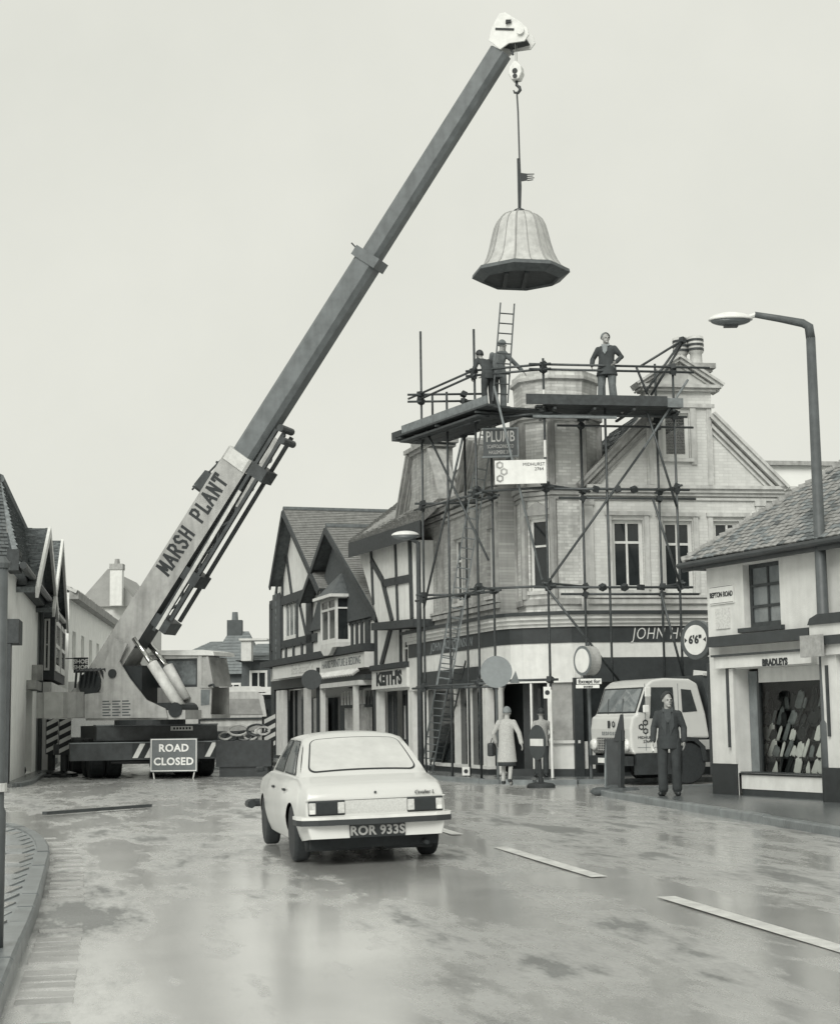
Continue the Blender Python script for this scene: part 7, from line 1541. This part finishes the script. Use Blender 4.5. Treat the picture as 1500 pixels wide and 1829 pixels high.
    if shirt:
        b = MB(); c = V['ch'] + Vector((0, .108, .0)); b.add([c + Vector((-.06, .0, .12)), c + Vector((.06, .0, .12)), c + Vector((.045, .028, -.05)), c + Vector((0, .032, -.12)), c + Vector((-.045, .028, -.05))], [(0, 4, 3, 2, 1)]); b.obj('shirt_front', M[shirt], t, local=True)
        for s_ in (-1, 1): MB().add([V['nk'] + Vector((s_ * .02, .085, -.02)), V['nk'] + Vector((s_ * .085, .05, .02)), V['nk'] + Vector((s_ * .085, .10, -.06)), V['nk'] + Vector((s_ * .03, .125, -.075))], [(0, 1, 2, 3)]).obj('collar', M[shirt], t, local=True)
    return t, V
# man in a dark suit on the right pavement, facing the camera, head turned to his right
g = gz(1197, 1421, .09)
man, V = person('man in a dark open suit standing on the footway beside the lorry', (g.x, g.y, .088), math.radians(168), dict(wrl=(-.25, .06, .92), ell=(-.245, -.03, 1.16), elr=(.24, -.02, 1.16), wrr=(.25, .10, .93), anl=(-.11, -.02, .09), anr=(.11, .02, .09), tor=(.15, .20, .03)), look=math.radians(25), shirt='shirtd', wide=1.06)
for s_ in (-1, 1): MB().add([(s_ * .02, .134, 1.30), (s_ * .09, .115, 1.45), (s_ * .105, .122, 1.20), (s_ * .03, .140, 1.02)], [(0, 1, 2, 3)]).obj('lapel', mat('lapel', .045, .9), man, local=True)
q = man.matrix_basis @ Vector((.30, .14, .84)); b = MB(); b.box((.26, .13, .82), .03, .10, .14, Euler((.4, 0, .3)).to_matrix()); pp = b.obj('paper_roll', M['letters'], man, local=True)
pp.parent = None; pp.matrix_basis = man.matrix_basis.copy(); tag(pp, 'small white paper held by the man in the dark suit', 'paper')
# woman in a pale coat walking away past the shop door
g = gz(906, 1403, .09)
wo_, V = person('woman in a pale tweed coat walking along the shop front', (g.x, g.y, .085), math.radians(-12), dict(ell=(-.30, .02, 1.16), wrl=(-.26, .10, .95), elr=(.30, -.10, 1.16), wrr=(.36, -.16, .93), knl=(-.09, .12, .52), anl=(-.09, -.0, .12), tol=(-.10, .17, .05), knr=(.09, -.02, .50), anr=(.10, -.26, .17), tor=(.11, -.14, .04), ch=(0, .04, 1.36), nk=(0, .08, 1.49), hd=(0, .14, 1.60)), hair='hairg', top='coat', legs=None, coat=.52, scale=.92)
b = MB(); rings(b, [((0, .0, .44), .20, .18), ((0, .0, .56), .20, .17)], 18); b.obj('skirt', M['skirt'], wo_, local=True, smooth=True)
b = MB(); b.box((-.36, .06, .80), .14, .30, .30); hb_ = b.obj('handbag', M['bag'], local=True); bevel(hb_, .04, 3); hb_.matrix_basis = wo_.matrix_basis.copy(); tag(hb_, 'black handbag carried by the woman in the pale coat', 'handbag')
MB().path([(-.36, -.04, .94), (-.33, .02, 1.05), (-.30, .10, 1.04), (-.33, .15, .94)], .012, 6).obj('handle', M['bag'], hb_, local=True)
# figure standing in the shop doorway behind the no-entry sign
g = at(968, 1383, 38.4)
person('person in a pale jacket standing close to the corner shop window', (g.x, 38.35, .088), math.radians(10), dict(elr=(.30, .05, 1.16), wrr=(.28, .22, 1.05), anr=(.10, .0, .09)), hair='hair', top='coat', legs='suit', scale=.90)
# man in donkey jacket on the platform
q = at(1086, 712, 37.6)
mn, V = person('man in a dark donkey jacket standing on the scaffold platform', (q.x, 37.75, PZ + .10), math.radians(160), dict(ell=(-.30, -.04, 1.18), wrl=(-.22, .12, 1.02), elr=(.29, .0, 1.16), wrr=(.27, .16, .98), anl=(-.13, -.02, .09), anr=(.13, .0, .09)), hair='hairg', top='donkey', coat=.74, legs='overall', look=math.radians(35), shirt='goodsg', bald=True, wide=1.16)
# two men at the left corner of the platform
q = at(893, 705, 38.0)
person('workman in grey overalls reaching down to the turret parapet', (q.x - .02, 38.15, PZ + .10), math.radians(-30), dict(elr=(.33, .10, 1.20), wrr=(.50, .26, .98), ell=(-.26, .08, 1.18), wrl=(-.18, .22, 1.05), ch=(.03, .05, 1.36), nk=(.04, .09, 1.49), hd=(.05, .14, 1.61)), hair='hairg', top='overall', legs='overall', look=math.radians(-20))
q = at(872, 712, 38.0)
person('workman in a darker jacket stooping at the ladder', (q.x, 37.85, PZ + .06), math.radians(35), dict(ch=(0, .16, 1.28), nk=(0, .27, 1.38), hd=(0, .36, 1.46), sp=(0, .05, 1.12), shl=(-.165, .20, 1.31), shr=(.165, .20, 1.31), ell=(-.25, .25, 1.08), elr=(.25, .30, 1.08), wrl=(-.20, .38, .92), wrr=(.18, .42, 1.0)), hair='hair', top='donkey', legs='suit', scale=.95)
